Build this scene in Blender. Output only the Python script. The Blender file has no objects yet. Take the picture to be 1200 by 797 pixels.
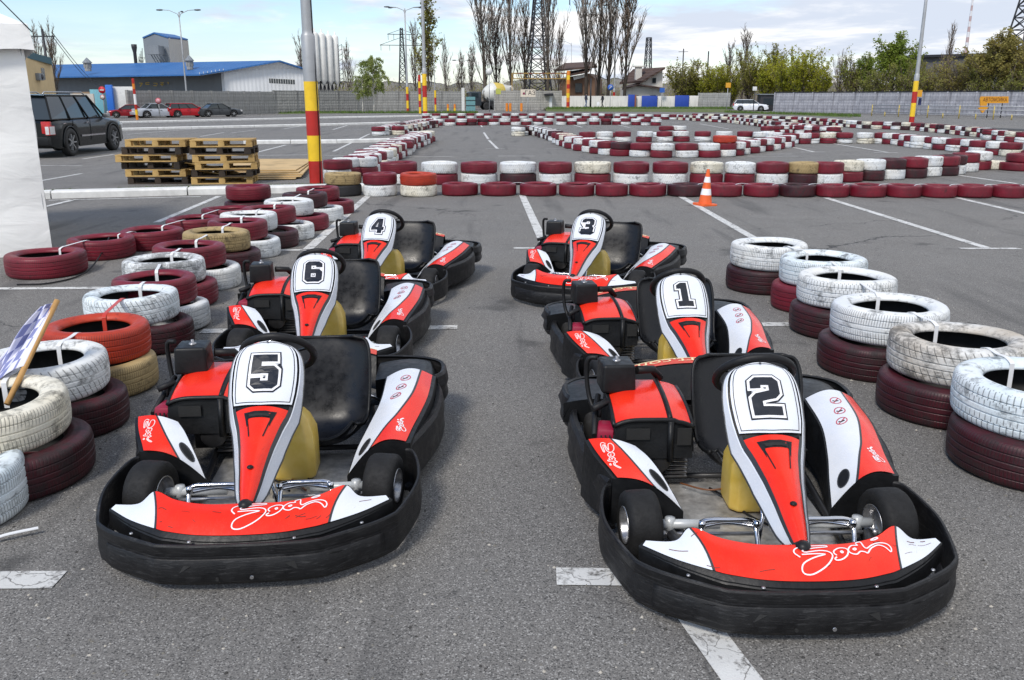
import bpy, bmesh, math, random
from mathutils import Vector, Matrix, geometry, noise
C = bpy.context.scene.collection
R = math.radians
PI = math.pi
# ------------------------------------------------------------------ camera geometry
FPX, PCX, PCY, PYH, CAMH = 1020.0, 600.0, 398.5, 114.0, 1.70
TH = math.atan((PCY-PYH)/FPX)
def ray(px, py):
    a = (px-PCX)/FPX; b = -(py-PCY)/FPX
    return Vector((a, math.cos(TH)+b*math.sin(TH), -math.sin(TH)+b*math.cos(TH)))
def at(px, py, z=0.0):
    d = ray(px, py); t = (z-CAMH)/d.z
    return Vector((d.x*t, d.y*t, z))
def atd(px, py, Y):
    d = ray(px, py); t = Y/d.y
    return Vector((d.x*t, Y, CAMH+d.z*t))
def mpp(Y):            # metres per photo pixel at far distance Y
    return (atd(600,100,Y)-atd(600,101,Y)).z
# ------------------------------------------------------------------ mesh builder
class MB:
    def __init__(s): s.v=[]; s.f=[]; s.m=[]; s.s=[]
    def add(s, vs, fs, mi=0, sm=False):
        o=len(s.v); s.v += [tuple(p) for p in vs]
        for f in fs: s.f.append(tuple(i+o for i in f)); s.m.append(mi); s.s.append(sm)
        return s
    def box(s, c, d, mi=0, rz=0, rx=0, taper=1.0):
        hx,hy,hz=d[0]/2,d[1]/2,d[2]/2
        vs=[]
        M=Matrix.Rotation(rz,3,'Z')@Matrix.Rotation(rx,3,'X')
        for z,k in ((-hz,1),(hz,taper)):
            for x,y in ((-hx,-hy),(hx,-hy),(hx,hy),(-hx,hy)):
                vs.append(M@Vector((x*k,y*k,z))+Vector(c))
        return s.add(vs,[(0,3,2,1),(4,5,6,7),(0,1,5,4),(1,2,6,5),(2,3,7,6),(3,0,4,7)],mi)
    def bar(s, a, b, w, h=None, mi=0):
        h = h or w
        a=Vector(a); b=Vector(b); d=(b-a); L=d.length
        q=d.to_track_quat('X','Z').to_matrix()
        vs=[]
        for x in (0,L):
            for y,z in ((-w/2,-h/2),(w/2,-h/2),(w/2,h/2),(-w/2,h/2)):
                vs.append(a+q@Vector((x,y,z)))
        return s.add(vs,[(0,3,2,1),(4,5,6,7),(0,1,5,4),(1,2,6,5),(2,3,7,6),(3,0,4,7)],mi)
    def tube(s, pts, r, mi=0, n=8, closed=False, sm=True):
        pts=[Vector(p) for p in pts]; m=len(pts)
        rr = r if isinstance(r,(list,tuple)) else [r]*m
        up=None; rings=[]
        for i,p in enumerate(pts):
            if closed: t=(pts[(i+1)%m]-pts[i-1])
            elif i==0: t=pts[1]-pts[0]
            elif i==m-1: t=pts[-1]-pts[-2]
            else: t=(pts[i+1]-p).normalized()+(p-pts[i-1]).normalized()
            t.normalize()
            if up is None:
                up=Vector((0,0,1)) if abs(t.z)<.9 else Vector((1,0,0))
            a=t.cross(up).normalized(); b=a.cross(t).normalized(); up=b
            rings.append([p+(a*math.cos(2*PI*k/n)+b*math.sin(2*PI*k/n))*rr[i] for k in range(n)])
        vs=[q for g in rings for q in g]; fs=[]
        mm=m if closed else m-1
        for i in range(mm):
            j=(i+1)%m
            for k in range(n):
                l=(k+1)%n
                fs.append((i*n+k,j*n+k,j*n+l,i*n+l))
        s.add(vs,fs,mi,sm)
        if not closed:
            o=len(s.v)-m*n
            s.f.append(tuple(o+k for k in range(n))); s.m.append(mi); s.s.append(False)
            s.f.append(tuple(o+(m-1)*n+k for k in reversed(range(n)))); s.m.append(mi); s.s.append(False)
        return s
    def lathe(s, prof, n=24, c=(0,0,0), axis='Z', mi=0, sm=True, closed=False, mis=None):
        m=len(prof); vs=[]
        for k in range(n):
            a=2*PI*k/n
            for r,z in prof:
                x,y=r*math.cos(a),r*math.sin(a)
                if axis=='Z': q=(x,y,z)
                elif axis=='X': q=(z,x,y)
                else: q=(x,-z,y)
                vs.append((q[0]+c[0],q[1]+c[1],q[2]+c[2]))
        o=len(s.v); s.v+=vs
        mm=m if closed else m-1
        for k in range(n):
            l=(k+1)%n
            for i in range(mm):
                j=(i+1)%m
                a,b,c2,d=k*m+i,l*m+i,l*m+j,k*m+j
                s.f.append((o+a,o+b,o+c2,o+d)); s.m.append(mis[i] if mis else mi); s.s.append(sm)
        return s
    def grid(s, fn, nu, nv, mi=0, sm=True, flip=False, u0=0,u1=1,v0=0,v1=1):
        vs=[fn(u0+(u1-u0)*i/nu, v0+(v1-v0)*j/nv) for j in range(nv+1) for i in range(nu+1)]
        fs=[]
        for j in range(nv):
            for i in range(nu):
                a=j*(nu+1)+i; f=(a,a+1,a+nu+2,a+nu+1)
                fs.append(f[::-1] if flip else f)
        return s.add(vs,fs,mi,sm)
    def prism(s, poly, z0, z1, mi=0, tf=None):     # poly [(x,y)] CCW
        n=len(poly); tf=tf or (lambda x,y,z:(x,y,z))
        vs=[tf(x,y,z0) for x,y in poly]+[tf(x,y,z1) for x,y in poly]
        fs=[tuple(range(n))[::-1],tuple(range(n,2*n))]
        for i in range(n):
            j=(i+1)%n; fs.append((i,j,n+j,n+i))
        return s.add(vs,fs,mi)
    def build(s, name, mats, parent=None, bev=0, segs=2, weld=False, sharp=0):
        me=bpy.data.meshes.new(name)
        me.from_pydata(s.v,[],s.f)
        if not isinstance(mats,(list,tuple)): mats=[mats]
        for m in mats: me.materials.append(m)
        me.polygons.foreach_set('material_index',s.m)
        me.polygons.foreach_set('use_smooth',s.s)
        if weld or bev:
            bm=bmesh.new(); bm.from_mesh(me)
            bmesh.ops.remove_doubles(bm,verts=bm.verts,dist=1e-5)
            bmesh.ops.recalc_face_normals(bm,faces=bm.faces)
            if bev:
                es=[e for e in bm.edges if len(e.link_faces)==2 and e.calc_face_angle(0)>.5]
                bmesh.ops.bevel(bm,geom=es,offset=bev,segments=segs,affect='EDGES',profile=.6)
                for f in bm.faces: f.smooth=True
            bm.to_mesh(me); bm.free()
            if bev:
                try: me.set_sharp_from_angle(angle=R(50))
                except Exception: pass
        me.update()
        if sharp: me.set_sharp_from_angle(angle=R(sharp))
        o=bpy.data.objects.new(name,me); C.objects.link(o)
        if parent: o.parent=parent
        return o
def tag(o, label=None, cat=None, group=None, kind=None):
    if label: o['label']=label
    if cat: o['category']=cat
    if group: o['group']=group
    if kind: o['kind']=kind
    return o
def thing(name, label, cat, loc=(0,0,0), rz=0, group=None):
    o=bpy.data.objects.new(name,None); C.objects.link(o)
    o.empty_display_size=.1
    o.location=loc; o.rotation_euler=(0,0,rz)
    return tag(o,label,cat,group)
def copy_tree(o, parent=None):
    c=o.copy(); C.objects.link(c)
    if parent: c.parent=parent
    for ch in list(o.children): copy_tree(ch,c)
    return c
def catmull(pts, n=6, closed=False):
    P=[Vector(p) for p in pts]; m=len(P); out=[]
    rng = m if closed else m-1
    for i in range(rng):
        p0=P[i-1] if (i>0 or closed) else P[0]*2-P[1]
        p1=P[i]; p2=P[(i+1)%m]
        p3=P[(i+2)%m] if (closed or i+2<m) else p2*2-p1
        for k in range(n):
            t=k/n
            out.append(.5*((2*p1)+(p2-p0)*t+(2*p0-5*p1+4*p2-p3)*t*t+(3*p1-p0-3*p2+p3)*t**3))
    if not closed: out.append(P[-1])
    return out
def lerp(a,b,t): return a+(b-a)*t
def interp(xs, ys, x):
    if x<=xs[0]: return ys[0]
    for i in range(len(xs)-1):
        if x<=xs[i+1]:
            t=(x-xs[i])/(xs[i+1]-xs[i]); return ys[i]+(ys[i+1]-ys[i])*t
    return ys[-1]
# ------------------------------------------------------------------ material nodes
class NT:
    def __init__(s,name,rough=.5,metal=0,spec=.5):
        s.mat=bpy.data.materials.new(name); s.mat.use_nodes=True
        s.t=s.mat.node_tree; s.n=s.t.nodes; s.l=s.t.links
        s.b=s.n['Principled BSDF']; s.set('Roughness',rough); s.set('Metallic',metal); s.set('Specular IOR Level',spec)
        s._tc=None
    def set(s,k,v): s.b.inputs[k].default_value=v
    def inp(s,sock,v):
        if v is None: return
        if isinstance(v,(int,float)): 
            try: sock.default_value=v
            except TypeError: sock.default_value=(v,v,v)
        elif isinstance(v,(tuple,list)):
            try: sock.default_value=v if len(v)==len(sock.default_value) else (*v,1)
            except TypeError: sock.default_value=v[0]
        else: s.l.new(v,sock)
    def tc(s,k='Object'):
        if not s._tc: s._tc=s.n.new('ShaderNodeTexCoord')
        return s._tc.outputs[k]
    def geo(s,k): 
        g=s.n.new('ShaderNodeNewGeometry'); return g.outputs[k]
    def math(s,op,a,b=None,c=None):
        m=s.n.new('ShaderNodeMath'); m.operation=op
        s.inp(m.inputs[0],a); s.inp(m.inputs[1],b)
        if c is not None: s.inp(m.inputs[2],c)
        return m.outputs[0]
    def noise(s,vec,scale,detail=4,rough=.55,dist=0,k='Fac'):
        m=s.n.new('ShaderNodeTexNoise'); s.inp(m.inputs['Vector'],vec)
        m.inputs['Scale'].default_value=scale; m.inputs['Detail'].default_value=detail
        m.inputs['Roughness'].default_value=rough; m.inputs['Distortion'].default_value=dist
        return m.outputs[k]
    def voro(s,vec,scale,feature='F1',k='Distance',rand=1):
        m=s.n.new('ShaderNodeTexVoronoi'); m.feature=feature; s.inp(m.inputs['Vector'],vec)
        m.inputs['Scale'].default_value=scale; m.inputs['Randomness'].default_value=rand
        return m.outputs[k]
    def ramp(s,fac,stops):
        m=s.n.new('ShaderNodeValToRGB'); s.inp(m.inputs[0],fac)
        e=m.color_ramp.elements
        while len(e)<len(stops): e.new(.5)
        for q,(p,c) in zip(e,stops):
            q.position=p; q.color=(c,c,c,1) if isinstance(c,(int,float)) else (*c,1)
        return m.outputs[0]
    def mr(s,v,a,b,c=0,d=1,smooth=False):
        m=s.n.new('ShaderNodeMapRange'); s.inp(m.inputs[0],v)
        if smooth: m.interpolation_type='SMOOTHSTEP'
        for i,x in enumerate((a,b,c,d)): m.inputs[i+1].default_value=x
        return m.outputs[0]
    def mix(s,f,a,b,mode='MIX'):
        m=s.n.new('ShaderNodeMix'); m.data_type='RGBA'; m.blend_type=mode
        s.inp(m.inputs[0],f); s.inp(m.inputs[6],a); s.inp(m.inputs[7],b)
        return m.outputs[2]
    def sep(s,v):
        m=s.n.new('ShaderNodeSeparateXYZ'); s.inp(m.inputs[0],v); return m.outputs
    def comb(s,x,y,z):
        m=s.n.new('ShaderNodeCombineXYZ'); s.inp(m.inputs[0],x); s.inp(m.inputs[1],y); s.inp(m.inputs[2],z); return m.outputs[0]
    def vmul(s,v,k):
        m=s.n.new('ShaderNodeVectorMath'); m.operation='MULTIPLY'; s.inp(m.inputs[0],v); m.inputs[1].default_value=k; return m.outputs[0]
    def vadd(s,v,k):
        m=s.n.new('ShaderNodeVectorMath'); m.operation='ADD'; s.inp(m.inputs[0],v); s.inp(m.inputs[1],k); return m.outputs[0]
    def rnd(s):
        m=s.n.new('ShaderNodeObjectInfo'); return m.outputs['Random']
    def bump(s,h,strength=.3,dist=.01):
        m=s.n.new('ShaderNodeBump'); s.inp(m.inputs['Height'],h); m.inputs['Strength'].default_value=strength
        m.inputs['Distance'].default_value=dist; s.l.new(m.outputs[0],s.b.inputs['Normal']); return m
    def col(s,c): s.inp(s.b.inputs['Base Color'],c); return s
    def rough(s,c): s.inp(s.b.inputs['Roughness'],c); return s
def simple(name,c,rough=.5,metal=0,spec=.5,var=.12,scale=8,bump=0,bscale=60,coat=0):
    """plain painted/moulded surface: base colour with uneven fading, scuffs in roughness, fine bump"""
    t=NT(name,rough,metal,spec)
    n=t.noise(t.tc(),scale,5,.6)
    d=tuple(max(0,x*(1-var)) for x in c); e=tuple(min(1,x*(1+var)) for x in c)
    t.col(t.mix(t.mr(n,.3,.7),d,e))
    n2=t.noise(t.tc(),scale*3.1,4,.6)
    t.rough(t.mr(n2,.25,.75,max(.03,rough-.12),min(1,rough+.12)))
    if coat: t.set('Coat Weight',coat); t.set('Coat Roughness',.08)
    if bump: t.bump(t.noise(t.tc(),bscale,3),bump,.004)
    return t.mat
M={}
# ------------------------------------------------------------------ world, sun, camera
sc=bpy.context.scene
W=bpy.data.worlds.new("World"); sc.world=W; W.use_nodes=True
SUN_EL, SUN_AZ = R(48), R(208)        # azimuth clockwise from +Y (north)
wt=W.node_tree; wn=wt.nodes; wl=wt.links
bg=wn['Background']; out=wn['World Output']
sky=wn.new('ShaderNodeTexSky'); sky.sky_type='NISHITA'; sky.sun_disc=False
sky.sun_elevation=SUN_EL; sky.sun_rotation=SUN_AZ; sky.air_density=1.0; sky.dust_density=.5; sky.ozone_density=4.0
wl.new(sky.outputs[0],bg.inputs[0]); bg.inputs[1].default_value=.14
def clouds():
    tc=wn.new('ShaderNodeTexCoord')
    sp=wn.new('ShaderNodeSeparateXYZ'); wl.new(tc.outputs['Generated'],sp.inputs[0])
    def m(op,a,b=None,c=None):
        q=wn.new('ShaderNodeMath'); q.operation=op
        for i,x in enumerate((a,b,c)):
            if x is None: continue
            if isinstance(x,(int,float)): q.inputs[i].default_value=x
            else: wl.new(x,q.inputs[i])
        return q.outputs[0]
    den=m('ADD',m('MAXIMUM',sp.outputs[2],0.0),.10)
    cb=wn.new('ShaderNodeCombineXYZ')
    wl.new(m('DIVIDE',sp.outputs[0],den),cb.inputs[0]); wl.new(m('DIVIDE',sp.outputs[1],den),cb.inputs[1])
    def nz(scale,det,dist,off):
        ad=wn.new('ShaderNodeVectorMath'); ad.operation='ADD'; wl.new(cb.outputs[0],ad.inputs[0]); ad.inputs[1].default_value=off
        q=wn.new('ShaderNodeTexNoise'); wl.new(ad.outputs[0],q.inputs['Vector']); q.inputs['Scale'].default_value=scale
        q.inputs['Detail'].default_value=det; q.inputs['Roughness'].default_value=.58; q.inputs['Distortion'].default_value=dist
        return q.outputs['Fac']
    cov=nz(.62,7,.25,(3.1,1.7,0)); sh=nz(1.1,6,.3,(9.1,4.2,3)); 
    def mr(v,a,b,c,d):
        q=wn.new('ShaderNodeMapRange'); q.interpolation_type='SMOOTHSTEP'; wl.new(v,q.inputs[0])
        for i,x in enumerate((a,b,c,d)): q.inputs[i+1].default_value=x
        return q.outputs[0]
    side=mr(sp.outputs[0],-.45,.5,-.07,.11)        # more cloud towards the east
    f0=mr(m('ADD',cov,side),.45,.59,.02,1); hz=mr(sp.outputs[2],.0,.12,.35,0); f=m('MAXIMUM',f0,hz)
    cm=wn.new('ShaderNodeMix'); cm.data_type='RGBA'
    wl.new(mr(sh,.40,.62,0,1),cm.inputs[0])
    cm.inputs[6].default_value=(.60,.66,.77,1); cm.inputs[7].default_value=(1.0,.99,.985,1)
    b2=wn.new('ShaderNodeBackground'); wl.new(cm.outputs[2],b2.inputs[0]); b2.inputs[1].default_value=1.0
    ms=wn.new('ShaderNodeMixShader'); wl.new(f,ms.inputs[0]); wl.new(bg.outputs[0],ms.inputs[1]); wl.new(b2.outputs[0],ms.inputs[2])
    wl.new(ms.outputs[0],out.inputs[0])
clouds()
sl=bpy.data.lights.new('sun','SUN'); sl.energy=2.5; sl.angle=R(14); sl.color=(1,.94,.85)
so=bpy.data.objects.new('sun',sl); C.objects.link(so)
sd=Vector((math.sin(SUN_AZ)*math.cos(SUN_EL), math.cos(SUN_AZ)*math.cos(SUN_EL), math.sin(SUN_EL)))
so.rotation_euler=sd.to_track_quat('Z','Y').to_euler(); so.location=(30,-30,40)
cam=bpy.data.cameras.new('camera'); co=bpy.data.objects.new('camera',cam); C.objects.link(co)
co.location=(0,0,CAMH); co.rotation_euler=(PI/2-TH,0,0)
cam.sensor_width=36; cam.sensor_fit='HORIZONTAL'; cam.lens=FPX/1200*36; cam.clip_start=.05; cam.clip_end=6000
sc.camera=co
sc.view_settings.view_transform='Standard'; sc.view_settings.look='None'; sc.view_settings.gamma=1; sc.view_settings.exposure=.27
sc.render.resolution_x=1024; sc.render.resolution_y=680
# ------------------------------------------------------------------ materials
def asphalt_nodes(t, base=(.162,.155,.145)):
    P=t.tc('Object')
    big=t.noise(P,.09,4,.55); mid=t.noise(P,.9,5,.6,.3); fine=t.noise(P,150,3,.7); grit=t.voro(P,210,k='Color')
    gs=t.sep(grit)[0]
    c=t.mix(t.mr(fine,.33,.67),tuple(x*.58 for x in base),tuple(x*1.42 for x in base))
    c=t.mix(t.math('MULTIPLY',t.mr(gs,.84,.97),.7),c,(.42,.41,.39))              # pale stone chips
    c=t.mix(t.math('MULTIPLY',t.mr(gs,.26,.05),.8),c,(.025,.025,.025))
    c=t.mix(t.mr(big,.35,.65),c,t.mix(1,c,(1.13,1.12,1.10),'MULTIPLY'))
    c=t.mix(t.mr(mid,.3,.7,0,.55),c,t.mix(1,c,(.80,.80,.81),'MULTIPLY'))
    st=t.noise(t.vadd(P,(13.3,2.1,0)),1.55,3,.5)                                    # oil spots
    c=t.mix(t.mr(st,.63,.74,0,.6,True),c,(.035,.034,.033)); s3=t.noise(t.vadd(P,(3.3,7.1,0)),5.5,4,.6); c=t.mix(t.mr(s3,.68,.74,0,.5,True),c,(.04,.038,.036)); s4=t.noise(t.vmul(P,(2.2,.22,1)),1.0,4,.6,.2); c=t.mix(t.mr(s4,.54,.70,0,.5,True),c,(.05,.049,.048))
    cr=t.voro(t.vadd(P,t.vmul(t.noise(P,1.6,4,.6,k='Color'),(1.1,1.1,0))),.22,'DISTANCE_TO_EDGE')
    ck=t.math('MULTIPLY',t.mr(cr,.0,.0042,1,0),t.mr(t.noise(P,.35,2),.50,.56))
    c=t.mix(ck,c,(.03,.03,.03))
    hgt=t.math('ADD',t.math('ADD',t.math('MULTIPLY',fine,.6),t.math('MULTIPLY',gs,.5)),t.math('MULTIPLY',ck,-2.5))
    return c,hgt,P
def mk_asphalt():
    t=NT('asphalt',.86); c,h,P=asphalt_nodes(t); t.col(c); t.rough(t.mr(t.noise(P,2,3),.3,.7,.78,.93)); t.bump(h,.55,.004); return t.mat
def mk_roadpaint():
    t=NT('road_paint',.7); c,h,P=asphalt_nodes(t)
    w=t.noise(P,7,7,.72,.4); w2=t.noise(P,55,3,.6); cr=t.voro(t.vadd(P,t.vmul(t.noise(P,9,3,k='Color'),(.12,.12,0))),6.5,'DISTANCE_TO_EDGE')
    f=t.math('ADD',t.math('MULTIPLY',w,.75),t.math('MULTIPLY',w2,.35))
    f=t.mr(f,.43,.53,0,1); f=t.math('MULTIPLY',f,t.mr(cr,.006,.016,.15,1)); f=t.math('MULTIPLY',f,.93)
    pc=t.mix(t.mr(t.noise(P,3,5),.3,.7),(.55,.55,.53),(.72,.72,.70))
    t.col(t.mix(f,c,pc)); t.bump(t.math('ADD',h,t.math('MULTIPLY',f,.5)),.45,.004); return t.mat
def tyre_mat(name, paint, paint2, wear, style, rub=(.018,.017,.017), rough=.55, glossy=.3):
    """painted tyre: tread blocks from angle/height on the tread, paint worn off to the rubber in the grooves and in patches"""
    t=NT(name,rough,0,glossy)
    P=t.tc('Object'); x,y,z=t.sep(P); 
    r=t.math('SQRT',t.math('ADD',t.math('MULTIPLY',x,x),t.math('MULTIPLY',y,y)))
    ang=t.math('ARCTAN2',y,x)
    rn=t.rnd(); rv=t.comb(t.math('MULTIPLY',rn,37),t.math('MULTIPLY',rn,91),t.math('MULTIPLY',rn,13)); Q=t.vadd(P,rv)
    tread=t.mr(r,.308,.316)
    az=t.math('ABSOLUTE',z)
    if style=='chevron':   ph=t.math('ADD',t.math('MULTIPLY',ang,9.5),t.math('MULTIPLY',z,14))
    elif style=='fine':    ph=t.math('ADD',t.math('MULTIPLY',ang,22),t.math('MULTIPLY',az,-7))
    else:                  ph=t.math('ADD',t.math('MULTIPLY',ang,13),t.math('MULTIPLY',t.math('FLOOR',t.math('MULTIPLY',z,24)),.5))
    fr=t.math('ABSOLUTE',t.math('SUBTRACT',t.math('FRACT',ph),.5))
    groove=t.mr(fr,.05 if style!='fine' else .07,.12 if style!='fine' else .15,1,0)
    sh=t.mr(az,.012,.03,.15,1)                                    # centre rib is unbroken
    groove=t.math('MULTIPLY',t.math('MULTIPLY',groove,sh),tread)
    # concentric sidewall ridges
    ridge=t.math('MULTIPLY',t.math('SINE',t.math('MULTIPLY',r,230)),t.math('MULTIPLY',t.math('SUBTRACT',1,tread),.16))
    n1=t.noise(Q,9,6,.68); n2=t.noise(Q,38,4,.65); 
    stretched=t.noise(t.comb(t.math('MULTIPLY',ang,2.2),t.math('MULTIPLY',z,30),rn),3.0,5,.65)
    worn=t.math('ADD',t.math('ADD',t.math('MULTIPLY',n1,.55),t.math('MULTIPLY',n2,.25)),t.math('MULTIPLY',stretched,.2))
    worn=t.mr(worn,.60-wear*.25,.68-wear*.2,0,1)
    bare=t.math('MAXIMUM',t.math('MULTIPLY',worn,.7),t.math('MULTIPLY',groove,.62))
    pc=t.mix(t.mr(t.noise(Q,3.5,4),.35,.65),paint,paint2)
    pc=t.mix(t.mr(stretched,.45,.75,0,.35),pc,tuple(v*.62 for v in paint))
    t.col(t.mix(bare,pc,rub)); 
    t.rough(t.mr(n1,.3,.7,rough-.14,rough+.2))
    t.bump(t.math('ADD',t.math('ADD',t.math('MULTIPLY',groove,-1),ridge),t.math('MULTIPLY',t.math('ADD',n1,n2),.35)),.45,.006)
    return t.mat
def build_mats():
    M['asphalt']=mk_asphalt(); M['road_paint']=mk_roadpaint()
    M['kerb_white']=simple('kerb_whitewash',(.66,.66,.64),.8,var=.16,scale=5,bump=.4,bscale=40)
    M['rubber']=simple('rubber_black',(.010,.010,.011),.55,var=.3,bump=.15,spec=.3)
    M['rubber_dark']=simple('rubber_inside',(.012,.012,.012),.8,var=.3,bump=.2,bscale=30)
    for k,a,b,w,rg,sp in (('maroon',(.19,.010,.024),(.125,.008,.018),.25,.46,.4),('darkmaroon',(.034,.006,.010),(.065,.008,.014),.5,.5,.4),
                   ('white',(.68,.71,.73),(.74,.74,.71),.34,.6,.3),('cracked',(.80,.82,.82),(.70,.72,.72),.70,.6,.3),
                   ('bluewhite',(.62,.70,.74),(.76,.80,.81),.4,.6,.3),('cream',(.76,.73,.63),(.68,.63,.50),.4,.6,.3),
                   ('tan',(.42,.31,.15),(.34,.25,.12),.35,.65,.3),('orange',(.48,.045,.016),(.36,.03,.012),.2,.5,.4),('black',(.02,.02,.022),(.03,.03,.033),.2,.6,.3),
                   ('browntop',(.50,.44,.36),(.66,.66,.64),.5,.65,.3)):
        for st in ('chevron','fine','block'):
            M['ty_%s_%s'%(k,st)]=tyre_mat('painted_tyre_%s_%s'%(k,st),a,b,w,st,rough=rg,glossy=sp)
    M['strap']=simple('strap_plastic',(.74,.75,.76),.4,var=.06)
    M['strap_red']=simple('strap_red_plastic',(.55,.05,.03),.4,var=.1)
    # kart
    M['kplastic']=simple('kart_black_plastic',(.008,.0085,.0095),.45,var=.4,scale=11,bump=.22,bscale=70,spec=.3)
    t=NT('kart_bumper_plastic',.5,0,.28); P=t.tc(); n=t.noise(P,14,6,.65); s=t.noise(t.vmul(P,(3,3,26)),5,7,.75,.6)
    t.col(t.mix(t.math('MULTIPLY',t.mr(s,.53,.72),.55),t.mix(t.mr(n,.3,.7),(.006,.006,.007),(.014,.014,.015)),(.085,.085,.088)))
    t.rough(t.mr(n,.3,.7,.34,.62)); t.bump(t.math('ADD',n,s),.35,.004); M['kbumper']=t.mat
    t=NT('kart_red_bodywork',.22,0,.38); P=t.tc(); n=t.noise(P,9,6,.65); s=t.noise(t.vmul(P,(6,2,6)),9,7,.75,1.0)
    t.col(t.mix(t.math('MULTIPLY',t.mr(s,.58,.70),.5),t.mix(t.mr(n,.3,.7),(.74,.020,.007),(.82,.032,.010)),(.36,.02,.012)))
    t.rough(t.mr(s,.3,.7,.16,.34)); t.set('Coat Weight',.1); t.bump(t.noise(P,14,2),.12,.01); M['kred']=t.mat
    t=NT('kart_white_bodywork',.26,0,.5); P=t.tc(); n=t.noise(P,9,6,.65); s=t.noise(t.vmul(P,(5,2,5)),9,7,.75,1.0)
    t.col(t.mix(t.math('MULTIPLY',t.mr(s,.63,.72),.5),t.mix(t.mr(n,.3,.7),(.64,.68,.75),(.71,.73,.77)),(.35,.34,.33)))
    t.rough(t.mr(s,.3,.7,.18,.34)); t.bump(t.noise(P,14,2),.08,.01); M['kwhite']=t.mat
    M['scrape']=simple('dark_scrape',(.13,.02,.015),.6)
    M['kpiping']=simple('kart_grey_trim',(.03,.032,.035),.4)
    M['kdecal_black']=simple('decal_black',(.012,.014,.02),.3,var=.1)
    M['kdecal_white']=simple('decal_white',(.80,.80,.82),.35,var=.05)
    M['kdecal_pink']=simple('decal_faded_white',(.78,.62,.60),.35,var=.1)
    M['kdecal_red']=simple('decal_red',(.50,.03,.06),.35,var=.1)
    M['kdecal_cream']=simple('decal_cream',(.80,.62,.36),.4,var=.1)
    M['kred_faded']=simple('kart_faded_red',(.60,.07,.045),.4,var=.12)
    t=NT('seat_plastic',.27,0,.35); P=t.tc(); n=t.noise(P,16,6,.7); 
    t.col(t.mix(t.mr(n,.35,.7),(.006,.0065,.008),(.012,.0125,.015))); t.rough(t.mr(n,.3,.7,.2,.46)); t.bump(t.noise(P,90,2),.1,.002); M['seat']=t.mat
    M['chrome']=simple('chrome',(.62,.62,.64),.14,1,var=.08,scale=20)
    M['steel']=simple('grey_steel',(.34,.34,.35),.38,.8,var=.25,scale=14)
    M['alu']=simple('scuffed_aluminium_tray',(.42,.41,.39),.45,.55,var=.4,scale=18,bump=.15)
    M['axle']=simple('grey_painted_axle',(.45,.47,.48),.35,.1,var=.15)
    M['frame_dark']=simple('dark_frame_paint',(.025,.025,.027),.4,.2,var=.3)
    t=NT('tank_plastic',.34,0,.5); P=t.tc(); x,y,z=t.sep(P); n=t.noise(P,10,5,.6)
    t.col(t.mix(t.mr(n,.3,.7),(.56,.37,.05),(.68,.50,.14)))
    t.set('Subsurface Weight',.15); t.set('Subsurface Radius',(.05,.03,.01)); t.set('Subsurface Scale',.3); M['tank']=t.mat
    M['magenta']=simple('crimson_cover',(.28,.008,.035),.4,var=.2)
    M['slick']=simple('slick_rubber',(.012,.012,.0125),.72,spec=.3,var=.35,scale=20,bump=.35,bscale=120)
    M['rimsilver']=simple('kart_rim',(.42,.42,.43),.32,.8,var=.25,scale=25)
    M['wire']=simple('copper_brown_cable',(.16,.06,.02),.5)
build_mats()
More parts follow.
